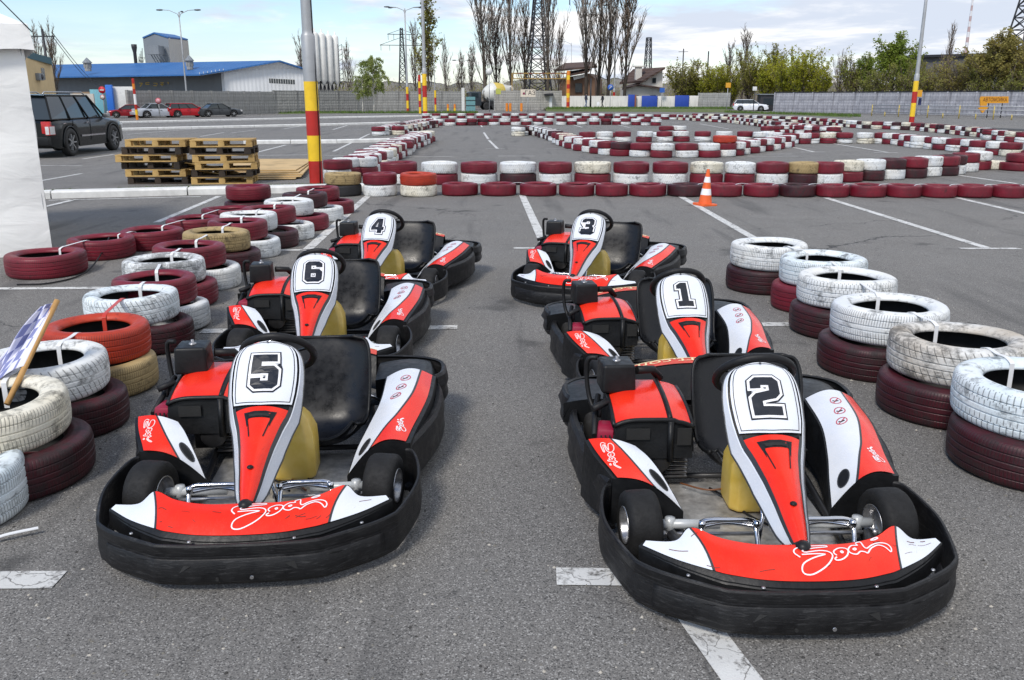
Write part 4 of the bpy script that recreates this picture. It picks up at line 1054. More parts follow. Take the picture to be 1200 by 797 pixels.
    def cover(u,v):
        x=lerp(-.52,-.185,(u+1)/2); y=lerp(.03,.41,v); z=.405-.028*abs(u)**4+.030*v-.02*(1-v)**4+ .012*math.sin(3*v)
        if x>-.255: z-=.006
        return Vector((x,y,z))
    m=MB()
    m.grid(lambda i,j:cover(-1+2*i,j),20,14,0)
    m.grid(lambda i,j:(lambda p:Vector((p.x*(1-.0*j),p.y-.028*j**.5*0-.020*j,lerp(p.z,.215,j))))(cover(-1+2*i,0)),20,8,1,flip=True)
    m.grid(lambda i,j:(lambda p:Vector((p.x-.010*j,p.y,lerp(p.z,.23,j))))(cover(-1,i)),14,5,1,flip=False)
    m.grid(lambda i,j:(lambda p:Vector((p.x+.010*j,p.y,lerp(p.z,.23,j))))(cover(1,i)),14,5,1,flip=True)
    m.grid(lambda i,j:(lambda p:Vector((p.x,p.y+.02*j,lerp(p.z,.23,j))))(cover(-1+2*i,1)),20,5,1)
    m.tube([tuple(cover(a/10-1,0)+Vector((0,-.004,-.002))) for a in range(0,21)],.011,1,8)
    m.tube([tuple(cover(.42,b_/10)+Vector((0,0,.0))) for b_ in range(0,11)],.012,1,8)
    m.tube([tuple(cover(-1,b_/10)+Vector((0,0,-.002))) for b_ in range(0,11)],.010,1,8); m.tube([tuple(cover(1,b_/10)+Vector((0,0,-.002))) for b_ in range(0,11)],.010,1,8)
    m.tube([tuple(cover(.42,0)+Vector((0,-.012,-.004))),tuple(cover(.42,0)+Vector((0,-.030,-.18)))],.014,1,8)
    m.box((-.42,.012,.325),(.10,.006,.05),2); m.box((-.225,.006,.315),(.06,.006,.075),2)
    m.build('engine_cover',[M['kred'],kp,M['rubber_dark']],root)
    m=MB(); m.box((-.475,.345,.485),(.155,.165,.130),0,rz=R(3),taper=.93); ab=m.build('air_filter_box',kp,root,bev=.014,segs=3)
    m=MB(); m.lathe([(0,.022),(.007,.022),(.008,.006),(.018,.005),(.018,0)],12,(-.475,.345,.550),'Z'); m.build('bolt',M['steel'],ab)
    m=MB(); m.tube(catmull([(-.56,.36,.56),(-.60,.37,.55),(-.605,.38,.46),(-.59,.36,.36),(-.56,.30,.30)],4),.011,0,8); m.tube([(-.47,.35,.46),(-.45,.33,.36),(-.40,.30,.28)],.035,0,10); m.tube([(-.38,.36,.50),(-.30,.40,.49),(-.26,.42,.44)],.02,0,8)
    m.build('intake_pipes',M['rubber'],root)
    m=MB(); m.box((-.545,.10,.285),(.085,.14,.10),0,rz=R(-8),taper=.85); 
    mg=m.build('starter_cover',M['magenta'],root,bev=.012,segs=2)
    m=MB()
    for k in range(5): m.box((-.575+.018*k,.026,.285),(.007,.004,.06),0,rz=R(-8))
    m.build('vent_slots',M['rubber_dark'],mg)
    m=MB(); m.tube([(-.60,.06,.30),(-.585,.20,.35),(-.56,.30,.40)],.013,0,8); m.tube([(-.60,.16,.385),(-.53,.20,.405)],.016,0,8); m.tube([(-.565,.18,.34),(-.565,.18,.395)],.008,0,8); m.build('side_lever',M['rubber'],root)
    m=MB()
    rk=random.Random(num)
    for k in range(3):
        x=-.1+.07*k; m.tube(catmull([(x,.02,.07),(x+rk.uniform(-.06,.06),-.10,.075),(x+.10,-.22,.065),(x+.16,-.3,.06)],5),.005,k%2,6)
    m.tube(catmull([(-.22,.05,.08),(-.12,-.04,.09),(0.0,-.02,.10),(.1,.06,.10)],5),.004,1,6); m.build('cables',[M['rubber'],M['wire']],root)
    for s in (-1,1):
        m=MB(); m.tube([(sx+s*.24,.30,.28),(sx+s*.30,.42,.20),(sx+s*.27,.6,.12)],.009,0,8)
        m.build('seat_stay',M['chrome'],root)
    for x in (-.40,-.18,.20,.42):
        p=min(spath(FB),key=lambda q:abs(q[0]-x)); m=MB(); m.lathe([(0,.004),(.006,.003),(.007,0)],8,(p[0]*.985,p[1]+.022,.192),'Z'); m.build('screw',M['steel'],fb)
    return root
KARTS=[(5,'red and white kart with number 5 on its plate, nearest of the left file',(-1.045,3.745),4.5,-12),
 (6,'red and white kart with number 6 on its plate, middle of the left file',(-1.31,5.88),4,-8),
 (4,'red and white kart with number 4 on its plate, farthest of the left file',(-1.14,7.96),-7,0),
 (2,'red and white kart with number 2 on its plate, nearest of the right file',(.955,3.44),1,6),
 (1,'red and white kart with number 1 on its plate, middle of the right file',(.965,5.20),4,6),
 (3,'red and white kart with number 3 on its plate, farthest of the right file',(.765,7.95),-18,0)]
for n_,l_,p_,a_,st_ in KARTS: make_kart(n_,l_,p_,R(a_),st_)
# ------------------------------------------------------------------ more materials
M['pole_grey']=simple('galvanised_pole',(.36,.37,.38),.5,.3,var=.12,scale=3)
M['paint_yellow']=simple('yellow_band_paint',(.80,.52,.02),.45,var=.1,scale=4)
M['paint_red']=simple('red_band_paint',(.42,.018,.012),.45,var=.15,scale=4)
M['tentpvc']=(lambda t:(t.col(t.mix(t.mr(t.noise(t.tc(),1.3,4),.3,.7),(.80,.80,.78),(.86,.86,.84))),t.bump(t.math('ADD',t.noise(t.vmul(t.tc(),(1,1,2.4)),2.2,3,.5,.6),t.math('MULTIPLY',t.noise(t.tc(),12,2),.12)),.28,.05),t.mat)[-1])(NT('tent_pvc',.5))
def wood(name,a,b):
    t=NT(name,.75); P=t.tc(); n=t.noise(t.vmul(P,(3,14,14)),3,6,.65,.5); q=t.noise(P,2.5,3)
    c=t.mix(t.mr(n,.3,.7),a,b); rn=t.rnd(); c=t.mix(t.mr(q,.45,.7,0,.5),c,tuple(x*.45 for x in a)); t.col(c); t.bump(n,.3,.004); return t.mat
M['wood_light']=wood('pallet_pine',(.40,.25,.08),(.60,.40,.15)); M['wood_dark']=wood('pallet_old_shaded',(.014,.010,.007),(.055,.034,.018)); M['plywood']=wood('plywood_face',(.50,.34,.15),(.62,.44,.22)); M['stick']=wood('stick_wood',(.50,.27,.09),(.60,.35,.13))  # dark pallets: old wood with the shading of their fronts put into the colour
M['leafgrass']=simple('grass_green',(.075,.13,.02),.8,var=.5,scale=3)
# ------------------------------------------------------------------ tent
def tent():
    P=at(62,297); f=Vector((-.86,-.50,0)).normalized(); g=Vector((-f.y*-1,0,0)); g=Vector((f.y,-f.x,0)); 
    if g.y<0: g=-g
    t=thing('marquee_tent','white PVC marquee tent filling the left edge','tent',(P.x,P.y,0))
    Wd=3.2; Hh=2.24; 
    def wallp(o,d,L,nm):
        m=MB(); n=40
        m.grid(lambda i,j:o+d*(L*i)+Vector((0,0,Hh*j))+Vector((-d.y,d.x,0))*(.018*math.sin(7*i*3+2*j)*math.sin(3*j)+.012*math.sin(17*j+4*i)),30,24,0)
        m.build(nm,M['tentpvc'],t)
    wallp(Vector((0,0,0)),f,Wd,'side_wall'); wallp(g*3,f,Wd,'side_wall'); wallp(f*Wd,g,3,'side_wall'); wallp(Vector((0,0,0)),g,3,'side_wall')
    for o in (Vector((0,0,0)),f*Wd,g*3,f*Wd+g*3):
        m=MB(); c=(f*Wd+g*3)*.5; o2=o+(c-o).normalized()*.05; m.box((o2.x,o2.y,1.1),(.05,.05,2.2)); m.build('post',M['pole_grey'],t)
    m=MB(); z0=2.18; z1=2.44
    cs=[Vector((0,0,0))-f*.10-g*.10,f*(Wd+.1)-g*.10,f*(Wd+.1)+g*3.1,-f*.10+g*3.1]; ap=(f*Wd+g*3)*.5+Vector((0,0,3.6))
    for i in range(4):
        a=cs[i]; b=cs[(i+1)%4]
        m.grid(lambda u,v:a.lerp(b,u)+Vector((0,0,lerp(z0+.012*math.sin(30*u),z1,v)))+ (ap.xy.to_3d()-a.lerp(b,u))*(.02*v),24,4,0)
        def rf(u,v,a=a,b=b):
            e=a.lerp(b,u)+(ap.xy.to_3d()-a.lerp(b,u))*.02+Vector((0,0,z1)); q=e.lerp(ap,v); q.z-=.12*math.sin(PI*v)+.05*math.sin(PI*u)*(1-v); return q
        m.grid(rf,16,12,0)
    m.build('canopy_roof',M['tentpvc'],t)
    c=Vector((0,0,0))+f*.35-g*.106
    m=MB(); m.add([c+f*.06+Vector((0,0,2.19)),c-f*.02+Vector((0,0,2.19)),c-f*.02+Vector((0,0,2.25)),c+f*.06+Vector((0,0,2.25))],[(0,1,2,3)]); m.build('small_emblem',simple('emblem_grey',(.25,.25,.27),.5),t)
    m=MB(); p=cs[0]+Vector((0,0,2.36)); m.tube([p,p+f*.35+Vector((0,0,.42)),p+f*1.0+Vector((0,0,1.1))],.006,0,5); m.build('guy_rope',M['rubber'],t)
tent()
# ------------------------------------------------------------------ big striped pole
def banded_pole(label,px,py,r0,h,bands,loc=None,tip=.6,step=None,name='lamp_post',group=None,cat='lamp post'):
    P=loc or at(px,py); t=thing(name,label,cat,(P.x,P.y,0),0,group)
    m=MB(); z=0; 
    for hh,mi in bands:
        m.lathe([(r0,z),(r0,z+hh)],24,(0,0,0),'Z',mi); z+=hh
    m.build('striped_base',[M['paint_red'],M['paint_yellow'],M['kdecal_white'],M['kbumper']],t)
    m=MB(); s=step or z+.4
    m.lathe([(r0,z),(r0,s),(r0*.93,s+.02),(r0*.80,s+.06),(r0*.78,s+.10),(r0*.78*.8,(s+h)/2),(r0*tip*.8,h),(0,h)],24,(0,0,0),'Z')
    m.build('shaft',M['pole_grey'],t)
    return t,P
t,P=banded_pole('thick grey pole with red and yellow bands beside the pallets',371,215.5,.135,11,[(.46,0),(.50,1),(.48,0),(.56,1)],step=2.85)
m=MB(); m.tube([(.10,-.10,0),(.13,-.06,1.0),(.125,-.06,2.1),(.11,-.03,2.9),(.10,-.02,5),(.09,0,10.8)],.011,0,6); m.build('cable',M['rubber'],t)
# lamp heads for lamp posts
def lamp_heads(t,h,arms,L=1.3,rise=.35,s=1.0):
    for a in arms:
        d=Vector((math.cos(a),math.sin(a),0))
        m=MB(); m.tube([Vector((0,0,h-.4)),Vector((0,0,h))+d*.15,d*L*.6+Vector((0,0,h+rise)),d*L+Vector((0,0,h+rise*1.1))],.035*s,0,6); m.build('arm',M['pole_grey'],t)
        m=MB(); c=d*(L+.3*s); z=h+rise*1.1
        q=[(-.34,.05),(-.25,.10),(.0,.13),(.28,.09),(.36,.02)]
        n=Vector((-d.y,d.x,0)); vs=[]
        for x,w in q:
            for k in range(8):
                a2=2*PI*k/8; vs.append(c+d*x*s+n*w*math.cos(a2)*1.1*s+Vector((0,0,z+w*.7*math.sin(a2)*s)))
        fs=[(i*8+k,i*8+(k+1)%8,(i+1)*8+(k+1)%8,(i+1)*8+k) for i in range(4) for k in range(8)]+[tuple(range(8)),tuple(range(32,40))[::-1]]
        m.add(vs,fs,0,True); m.build('lamp_head',simple('lamp_head_grey',(.10,.11,.12),.4,.3) if 'lhg' not in M else M['lhg'],t)
M['lhg']=simple('lamp_head_grey',(.10,.11,.12),.4,.3)
def street_lamp(label,px,py,top,r,bands,arms,L=1.3,tippx=None,Yforce=None,group=None):
    P=at(px,py); h=atd(px,top,P.y).z
    tp=atd(tippx if tippx is not None else px,top,P.y)
    t,P=banded_pole(label,px,py,r,h,bands,group=group)
    if arms: lamp_heads(t,h-.2,arms,L)
    return t
street_lamp('tall three headed lamp behind the parked cars on the left',221,134,14,.11,[(.3,0),(.7,1)],[PI,0,R(100)],1.6)
street_lamp('tall two headed lamp with striped foot left of the birches',478,131,10,.15,[(.4,0),(.9,1),(.8,0),(.8,1)],[PI,R(150),0,R(30)],1.8)
street_lamp('bare grey pole with striped foot at the corner of the far barrier',498.5,137,-70,.20,[(.5,0),(1.2,1),(1.0,0),(1.0,1)],[],1)
street_lamp('thin lamp post with yellow foot right of the second striped pole',510,130,44,.07,[(.4,0),(1.0,1)],[],1)
street_lamp('tall lamp post with yellow foot among the bare poplars',719,128.5,8,.16,[(.6,0),(1.3,1),(.5,0)],[PI,0],1.3)
street_lamp('leaning grey lamp post with striped foot on the right',1068,144,-60,.17,[(.42,0),(.9,1),(.75,0),(.7,1)],[],1)
street_lamp('curved single headed street lamp left of the brown roofed house',668.5,126,50,.08,[(.2,0)],[PI],1.6)
street_lamp('small two headed lamp far behind the fence near the mixer truck',542,126,72,.09,[(.2,0)],[PI,0],1.0)
# striped posts
def post(label,px,py,top,r,mats_seq,name='striped_post',cat='post'):
    P=at(px,py); h=atd(px,top,P.y).z; t=MB(); n=len(mats_seq)
    for i,k in enumerate(mats_seq): t.lathe([(r,h*i/n),(r,h*(i+1)/n)],12,(0,0,0),'Z',k)
    t.lathe([(r,h),(0,h+.01)],12)
    o=t.build(name,[M['paint_red'],M['paint_yellow'],M['kdecal_white'],M['orange_post']]); o.location=(P.x,P.y,0); tag(o,label,cat); return o
M['orange_post']=simple('orange_paint',(.70,.22,.02),.5)
post('slim red and yellow striped post left of the far barrier corner',492.5,133,88,.14,[1,0,1,0,1,0])
post('slim yellow and red post standing right behind the far barrier corner',510.5,131,106,.12,[1,0,1])
post('slim red, orange and white striped post in front of the small red car',161,140.5,92,.10,[3,1,0,2,2,0,3,0])
post('orange and yellow height gate post by the grey block wall',665.5,130,83,.22,[3,0,3,1,3,0,3,1,3])
for i,(a,c) in enumerate([(594,'orange short post left of two before the grey block wall'),(598,'orange short post right of two before the grey block wall'),(611,'lone orange short post below the gas sign')]): post(c,a,130.5,121,.16,[3,3],'bollard','bollard')
for i,(a,c) in enumerate([(525,'short orange post near the far barrier, left'),(533,'short yellow post near the far barrier, right')]): post(c,a,132,122,.12,[1,3],'bollard','bollard')
# ------------------------------------------------------------------ pallets, plywood
def pallet_mesh(mat):
    m=MB()
    for i in range(5): m.box((0,-.34+.17*i,.133),(1.2,.125,.022))
    for x in (-.54,0,.54): m.box((x,0,.112),(.10,.80,.020))
    for x in (-.54,0,.54):
        for y in (-.35,0,.35): m.box((x,y,.0615),(.12,.10,.079))
    for y in (-.35,0,.35): m.box((0,y,.011),(1.2,.10,.021))
    me=m.build('pallet',mat); return me
rp=random.Random(3)
def pallets():
    base={k:pallet_mesh(M[k]) for k in ('wood_light','wood_dark')}
    names=['lowest','second lowest','third','fourth','fifth','topmost']
    used=set()
    A=at(178,216); B=at(258,216.5)
    seqs=[(A,'left',[ 'wood_dark','wood_light','wood_dark','wood_light','wood_dark','wood_light'],[.10,.06,.0,-.10,.05,.10]),
          (B,'right',['wood_light','wood_dark','wood_light','wood_light','wood_dark','wood_light'],[-.04,.0,.05,.02,.0,.0])]
    for P,side,seq,dx in seqs:
        for i,k in enumerate(seq):
            o=base[k] if k not in used else base[k].copy()
            if k in used: C.objects.link(o)
            used.add(k)
            o.location=(P.x+dx[i],P.y+.45+rp.uniform(-.05,.05),.147*i+.002); o.rotation_euler=(0,0,R(rp.uniform(-5,5)+(8 if side=='right' else 2)))
            tag(o,'%s %s pallet in the %s stack behind the kerb'%('pale' if k=='wood_light' else 'dark old shade-toned',names[i],side),'pallet','wooden pallets behind the kerb')
    o=base['wood_light'].copy(); C.objects.link(o); P=at(242,212); o.location=(P.x+.1,P.y-.15,.15); o.rotation_euler=(R(-14),R(6),R(-14)); tag(o,'pale pallet leaning askew against the right stack','pallet','wooden pallets behind the kerb')
pallets()
def ply():
    nm=['lowest','second lowest','middle','second highest','topmost']
    for i in range(5):
        z=.02+.028*i
        q=[at(262-4*i+rp.uniform(-4,4),212-1.0*i,.0),at(352+rp.uniform(-6,4),211-i,.0),at(368,193,0),at(288+rp.uniform(-4,4),193,0)]
        m=MB(); vs=[Vector((p.x,p.y,z)) for p in q]+[Vector((p.x,p.y,z+.018)) for p in q]
        m.add(vs,[(3,2,1,0),(4,5,6,7),(0,1,5,4),(1,2,6,5),(2,3,7,6),(3,0,4,7)])
        tag(m.build('plywood_sheet',M['plywood']),'%s tan plywood sheet of the pile between pallets and striped pole'%nm[i],'plywood','plywood sheets piled by the pole')
    q=[at(345,211),at(362,210),at(366,196),at(356,196)]
ply()
# ------------------------------------------------------------------ grass by the kerb
def grass_strip(pts,width,n,hgt,name,seed,label):
    rg=random.Random(seed); P=[at(*p) for p in pts]; m=MB(); 
    segs=[(a,b,(b-a).length) for a,b in zip(P[:-1],P[1:])]; T=sum(s[2] for s in segs)
    for a,b,L in segs:
        d=(b-a).normalized(); nn=Vector((-d.y,d.x,0))
        for _ in range(int(n*L/T)):
            u=rg.random(); 
            if noise.noise(Vector((u*L*.8,0,seed)))<-.15: continue
            p=a+d*(u*L)+nn*(rg.random()**1.3*width); h=hgt*rg.uniform(.4,1.2); w=.008+h*.08; t_=rg.uniform(0,6.3); dx,dy=math.cos(t_)*w,math.sin(t_)*w
            m.add([p+Vector((-dx,-dy,0)),p+Vector((dx,dy,0)),p+Vector((rg.uniform(-.5,.5)*h,rg.uniform(-.5,.5)*h,h))],[(0,1,2)])
    tag(m.build(name,M['leafgrass']),label,'grass',kind='stuff')
grass_strip([(-60,231),(60,227.5),(220,223),(448,218.5)],.28,9000,.07,'kerb_grass',4,'thin green grass growing along the back of the white kerb')
# ------------------------------------------------------------------ traffic cone
def cone():
    P=at(826,240.5); t=thing('traffic_cone','orange traffic cone with two white bands before the maroon tyre row','traffic cone',(P.x,P.y,0))
    m=MB(); m.prism([(x,y) for x,y in [(-.155,-.12),(-.12,-.155),(.12,-.155),(.155,-.12),(.155,.12),(.12,.155),(-.12,.155),(-.155,.12)]],0,.03,0); m.build('base',simple('cone_orange',(.75,.12,.02),.5),t)
    M['cone']=bpy.data.materials['cone_orange']
    m=MB(); H=.58
    rr=lambda z:lerp(.115,.022,z/H)
    for a,b,k in ((.03,.17,0),(.17,.27,1),(.27,.37,0),(.37,.46,1),(.46,H,0)): m.lathe([(rr(a),a),(rr(b),b)],28,(0,0,0),'Z',k)
    m.lathe([(rr(H),H),(.016,H),(.014,H-.03),(0,H-.04)],28); m.build('cone_body',[M['cone'],M['kdecal_white']],t)
    t.rotation_euler=(R(1),R(2),.4)
cone()
# ------------------------------------------------------------------ chequered flag on a stick
def flag():
    a=at(8,474,.30); b=atd(67,352,a.y+.42); 
    t=thing('chequered_flag','chequered flag on a wooden stick leaning out of the cream white tyre','flag',tuple(a))
    d=b-a
    m=MB(); m.tube([(0,0,0),tuple(d*1.0)],.0135,0,10); m.build('stick',M['stick'],t)
    k=NT('flag_cloth',.8); uv=k.tc('UV')
    ch=k.n.new('ShaderNodeTexChecker'); k.l.new(uv,ch.inputs[0]); ch.inputs['Scale'].default_value=8; ch.inputs[1].default_value=(.66,.66,.78,1); ch.inputs[2].default_value=(.20,.22,.42,1)
    x,y,z=k.sep(uv); edge=k.mr(x,.09,.10,1,0)
    k.col(k.mix(edge,ch.outputs[0],(.70,.70,.76))); 
    s0=d*.36; s1=d*.99
    left=Vector((-.62,-.12,-.02))
    def fn(u,v):   # u away from stick, v along stick
        p=s0.lerp(s1,v); w=u*(.80-.62*v)
        q=p+left*w*.75+Vector((0,0,-.55*w*w-.10*w)); q+=Vector((0,-1,.2))*(.055*math.sin(8*u+4*v)*u+.03*math.sin(19*u-5*v)*u); return q+Vector((0,-.016,0))
    m=MB(); nu,nv=36,30; m.grid(fn,nu,nv)
    o=m.build('cloth',k.mat,t)
    ul=o.data.uv_layers.new(name='UVMap')
    for p in o.data.polygons:
        for li in p.loop_indices:
            vi=o.data.loops[li].vertex_index; ul.data[li].uv=((vi%(nu+1))/nu*1.0,(vi//(nu+1))/nv*.8)
    so=o.modifiers.new('s','SOLIDIFY'); so.thickness=.002
flag()
# thin wires lying on the asphalt by the tent tyres
m=MB(); m.tube(catmull([at(20,335)+Vector((0,0,.012)),at(60,333)+Vector((0,0,.012)),at(100,322)+Vector((0,0,.02)),at(122,305)+Vector((0,0,.10)),at(130,297)+Vector((0,0,.18))],6),.008,0,6); tag(m.build('cable',M['rubber']),'dark cable running over the asphalt between the single tyres and the cracked white tyre','cable')

# grit and small stones on the asphalt
def grit():
    rg=random.Random(21); m=MB()
    def stone(x,y,r):
        a=rg.uniform(0,6.3); k=[Vector((math.cos(a+i*1.26)*r*rg.uniform(.7,1.2),math.sin(a+i*1.26)*r*rg.uniform(.7,1.2),0)) for i in range(5)]
        b=Vector((x,y,.0)); top=b+Vector((rg.uniform(-.2,.2)*r,rg.uniform(-.2,.2)*r,r*rg.uniform(.5,1)))
        m.add([b+q for q in k]+[top],[(i,(i+1)%5,5) for i in range(5)],rg.randrange(3))
    for _ in range(1500):
        y=2.2+rg.random()**1.6*12; x=rg.uniform(-.55,.55)*y*1.15; stone(x,y,rg.uniform(.0025,.008))
    for T in [o for o in C.objects if o.name.startswith('tyre') and o.location.z<.2 and o.location.y<11][:60]:
        for _ in range(14):
            a=rg.uniform(0,6.3); d=.33*T.scale[0]*rg.uniform(.98,1.25); stone(T.location.x+math.cos(a)*d,T.location.y+math.sin(a)*d,rg.uniform(.003,.010))
    tag(m.build('grit',[simple('grit_dark',(.04,.038,.035),.9),simple('grit_mid',(.15,.14,.12),.9),simple('grit_pale',(.40,.37,.32),.9)]),'small loose stones and grit scattered over the asphalt','grit',kind='stuff')
grit()
# ------------------------------------------------------------------ vehicles
M['glass']=(lambda t:(t.col((.02,.03,.035)),t.mat)[-1])(NT('car_glass',.06,0,.6))
M['lamp_red']=simple('tail_lamp_red',(.45,.02,.02),.25); M['lamp_clear']=simple('lamp_clear',(.62,.62,.62),.2); M['rim']=simple('car_rim',(.45,.46,.47),.3,.7); M['plate']=simple('licence_plate_white',(.7,.7,.68),.4)
M['cartyre']=simple('car_tyre',(.02,.02,.02),.7)
def carpaint(n,c,metal=.2): 
    t=NT(n,.25,metal); t.col(t.mix(t.mr(t.noise(t.tc(),2,3),.3,.7),c,tuple(min(1,x*1.12) for x in c))); t.set('Coat Weight',.12); t.set('Specular IOR Level',.35); t.set('Coat Roughness',.05); return t.mat
def car(name,label,cat,loc,heading,L,Wd,H,paint,kind='sedan',group=None,rails=False,wb=None,wr=.31,detail=1,ch=.17):
    """x forward; heading = angle of the forward axis"""
    t=thing(name,label,cat,(loc[0],loc[1],0),heading,group)
    wb=wb or L*.585; xf=wb/2+.0; xr=-wb/2; hL=L/2; off=(.02 if kind!='suv' else -.04)*L
    belt=H*.62; hood=H*.60; deck=H*.63
    if kind=='suv': belt=H*.60; hood=H*.585; deck=belt
    # stations
    xs=[-hL+L*i/72 for i in range(73)]
    def top(x):
        f=x/hL
        if kind=='sedan': return interp([-1,-.96,-.58,-.3,.42,.9,.97,1],[deck*.86,deck*.98,deck*1.02,belt,belt,hood*.88,hood*.74,hood*.60],f)
        if kind=='suv': return interp([-1,-.95,.35,.88,.97,1],[belt*.9,belt,belt,hood*.93,hood*.80,hood*.66],f)
        return interp([-1,-.96,.42,.9,.97,1],[belt*.9,belt,belt,hood*.88,hood*.74,hood*.6],f)
    def bot(x):
        b=ch+ .0; f=x/hL
        z=b+(.10*max(0,abs(f)-.88)/.12)
        for c in (xf,xr):
            dx=x-c; ra=wr*1.18
            if abs(dx)<ra: z=max(z,wr*.98+math.sqrt(ra*ra-dx*dx)-0.02)
        return z
    hw=lambda x:Wd/2*(1-.14*max(0,abs(x/hL)-.78)**1.5/.22**1.5)*.985
    m=MB(); rows=[]
    for x in xs:
        w=hw(x); zt=top(x); zb=min(bot(x),zt-.06); 
        rows.append([(x,0,zt+.03),(x,w*.6,zt+.025),(x,w*.88,zt),(x,w*.97,zt-.05),(x,w*1.0,lerp(zt,zb,.35)),(x,w*.99,lerp(zt,zb,.7)),(x,w*.97,zb)])
    for s in (1,-1):
        vs=[(x,y*s,z) for r in rows for x,y,z in r]; q=7
        fs=[]
        for i in range(len(rows)-1):
            for j in range(q-1):
                f=(i*q+j,i*q+j+1,(i+1)*q+j+1,(i+1)*q+j); fs.append(f if s<0 else f[::-1])
        m.add(vs,fs,0,True)
    for i,s in ((0,1),(len(rows)-1,-1)):
        r=rows[i]; poly=[(x,y,z) for x,y,z in r]+[(x,-y,z) for x,y,z in r[::-1] if y>0]
        m.add(poly,[tuple(range(len(poly)))[::s]],0)
    body=m.build('body',paint,t)
    m=MB(); m.box((0,0,ch+.16),(L*.93,Wd*.80,.30)); m.build('underbody',M['rubber_dark'],t)
    # greenhouse
    if kind=='sedan': gx=[-.60*hL,-.34*hL,.12*hL,.46*hL]
    elif kind=='suv': gx=[-.97*hL,-.88*hL,.14*hL,.42*hL]
    else: gx=[-.95*hL,-.80*hL,.14*hL,.48*hL]
    w0=Wd/2*.93; w1=Wd/2*.74; zb=belt+.005; zr=H-.05
    b=[(gx[0],w0*.94),(gx[3],w0*.94)]; tp=[(gx[1],w1),(gx[2],w1)]
    m=MB()
    vs=[(gx[0],-w0,zb),(gx[3],-w0*.93,zb),(gx[3],w0*.93,zb),(gx[0],w0,zb),(gx[1],-w1,zr),(gx[2],-w1,zr),(gx[2],w1,zr),(gx[1],w1,zr)]
    m.add(vs,[(0,1,5,4),(1,2,6,5),(2,3,7,6),(3,0,4,7)]); m.build('windows',M['glass'],t)
    m=MB()
    def roofp(i,j):
        x=lerp(gx[1]-.04*hL,gx[2]+.03*hL,i); y=lerp(-w1*1.03,w1*1.03,j); return (x,y,zr-.012+(.055)*(1-(2*j-1)**2*.6)*(1-.5*(2*i-1)**4))
    m.grid(roofp,10,8,0); m.grid(lambda i,j:Vector(roofp(i,j))-Vector((0,0,.03)),10,8,0,flip=True)
    for s in (-1,1):
        k=s
        def P(a,bq,f): 
            A=Vector((a,s*w0,zb)); B=Vector((bq,s*w1,zr)); return A.lerp(B,f)+Vector((0,s*.006,0))
        for a,bq,wd in ((gx[0],gx[1],.05),(gx[3],gx[2],.05)):
            m.bar(P(a,bq,-.02),P(a,bq,1.02),wd,.035,0 if kind!='suv' else 1)
        n=3 if kind!='sedan' else 2
        for q in range(1,n):
            f=q/n; a=lerp(gx[0],gx[3],f); bq=lerp(gx[1],gx[2],f); m.bar(P(a,bq,-.02),P(a,bq,1.02),.055,.03,1 if kind!='suv' else 0)
        m.bar((gx[0],s*w0,zb),(gx[3],s*w0*.95,zb),.03,.03,0)
        m.bar((gx[1],s*w1*1.01,zr),(gx[2],s*w1*1.01,zr),.05,.04,0)
    m.build('roof',[paint,M['kplastic']],t)
    for s in (-1,1):
        for x in (xf,xr):
            w=MB(); ww=.22 if kind=='suv' else .19; h=ww/2
            w.lathe([(wr*.62,-h*.8),(wr*.7,-h),(wr*.93,-h),(wr,-h*.7),(wr,h*.7),(wr*.93,h),(wr*.7,h),(wr*.62,h*.8),(wr*.6,0)],28,(0,0,0),'Y',0,True,True)
            wo=w.build('wheel',M['cartyre'],t); wo.location=(x,s*(Wd/2-.10),wr)
            q=MB(); q.lathe([(wr*.64,.78*h),(wr*.62,.9*h),(wr*.58,.7*h),(wr*.55,.35*h),(wr*.12,.30*h)],28,(0,0,0),'Y',1); 
            for k in range(7 if kind=='suv' else 6):
                a=2*PI*k/(7 if kind=='suv' else 6); c_,s_=math.cos(a),math.sin(a)
                q.bar((c_*wr*.08,-h*.75,s_*wr*.08),(c_*wr*.60,-h*.80,s_*wr*.60),wr*.17,.03,0)
            q.lathe([(wr*.16,.85*h),(wr*.10,.95*h),(0,.95*h)],16,(0,0,0),'Y',0)
            if s>0: q.v=[(a,-b_,c) for a,b_,c in q.v]; q.f=[f[::-1] for f in q.f]
            # lathe about Y runs to -y for positive profile height: outer side faces -y
            q.build('rim',[M['rim'],M['rubber_dark']],wo)
            a_=MB(); pts=[(x+wr*1.19*math.cos(R(a)),s*(Wd/2*.985),wr*.98-.02+wr*1.19*math.sin(R(a))) for a in range(-12,193,12)]
            a_.tube(pts,.022,0,6); a_.build('wheel_arch',M['rubber'] if kind!='suv' else paint,t)
    for s in (-1,1):
        m=MB(); x=-hL+.02
        if kind=='suv': m.box((x+.02,s*Wd*.40,belt-.22),(.10,.26,.34),0); m.box((x+.03,s*Wd*.44,belt-.30),(.34,.14,.26),1)
        elif kind=='sedan': m.box((x+.0,s*Wd*.38,deck*.80),(.08,.34,.14),0)
        else: m.box((x+.02,s*Wd*.42,belt*.88),(.10,.20,.30),0)
        m.build('tail_light',[M['lamp_red'],M['lamp_clear']],t,bev=.02,segs=2)
        m=MB(); m.box((hL-.07,s*Wd*.36,hood*.74),(.14,.34,.15),0); m.build('headlight',M['lamp_clear'],t,bev=.03,segs=2)
        m=MB(); m.box((gx[3]-.12,s*(Wd/2+.06),belt+.06),(.10,.20,.13),0); m.build('wing_mirror',paint if kind!='suv' else M['steel'],t,bev=.025,segs=2)
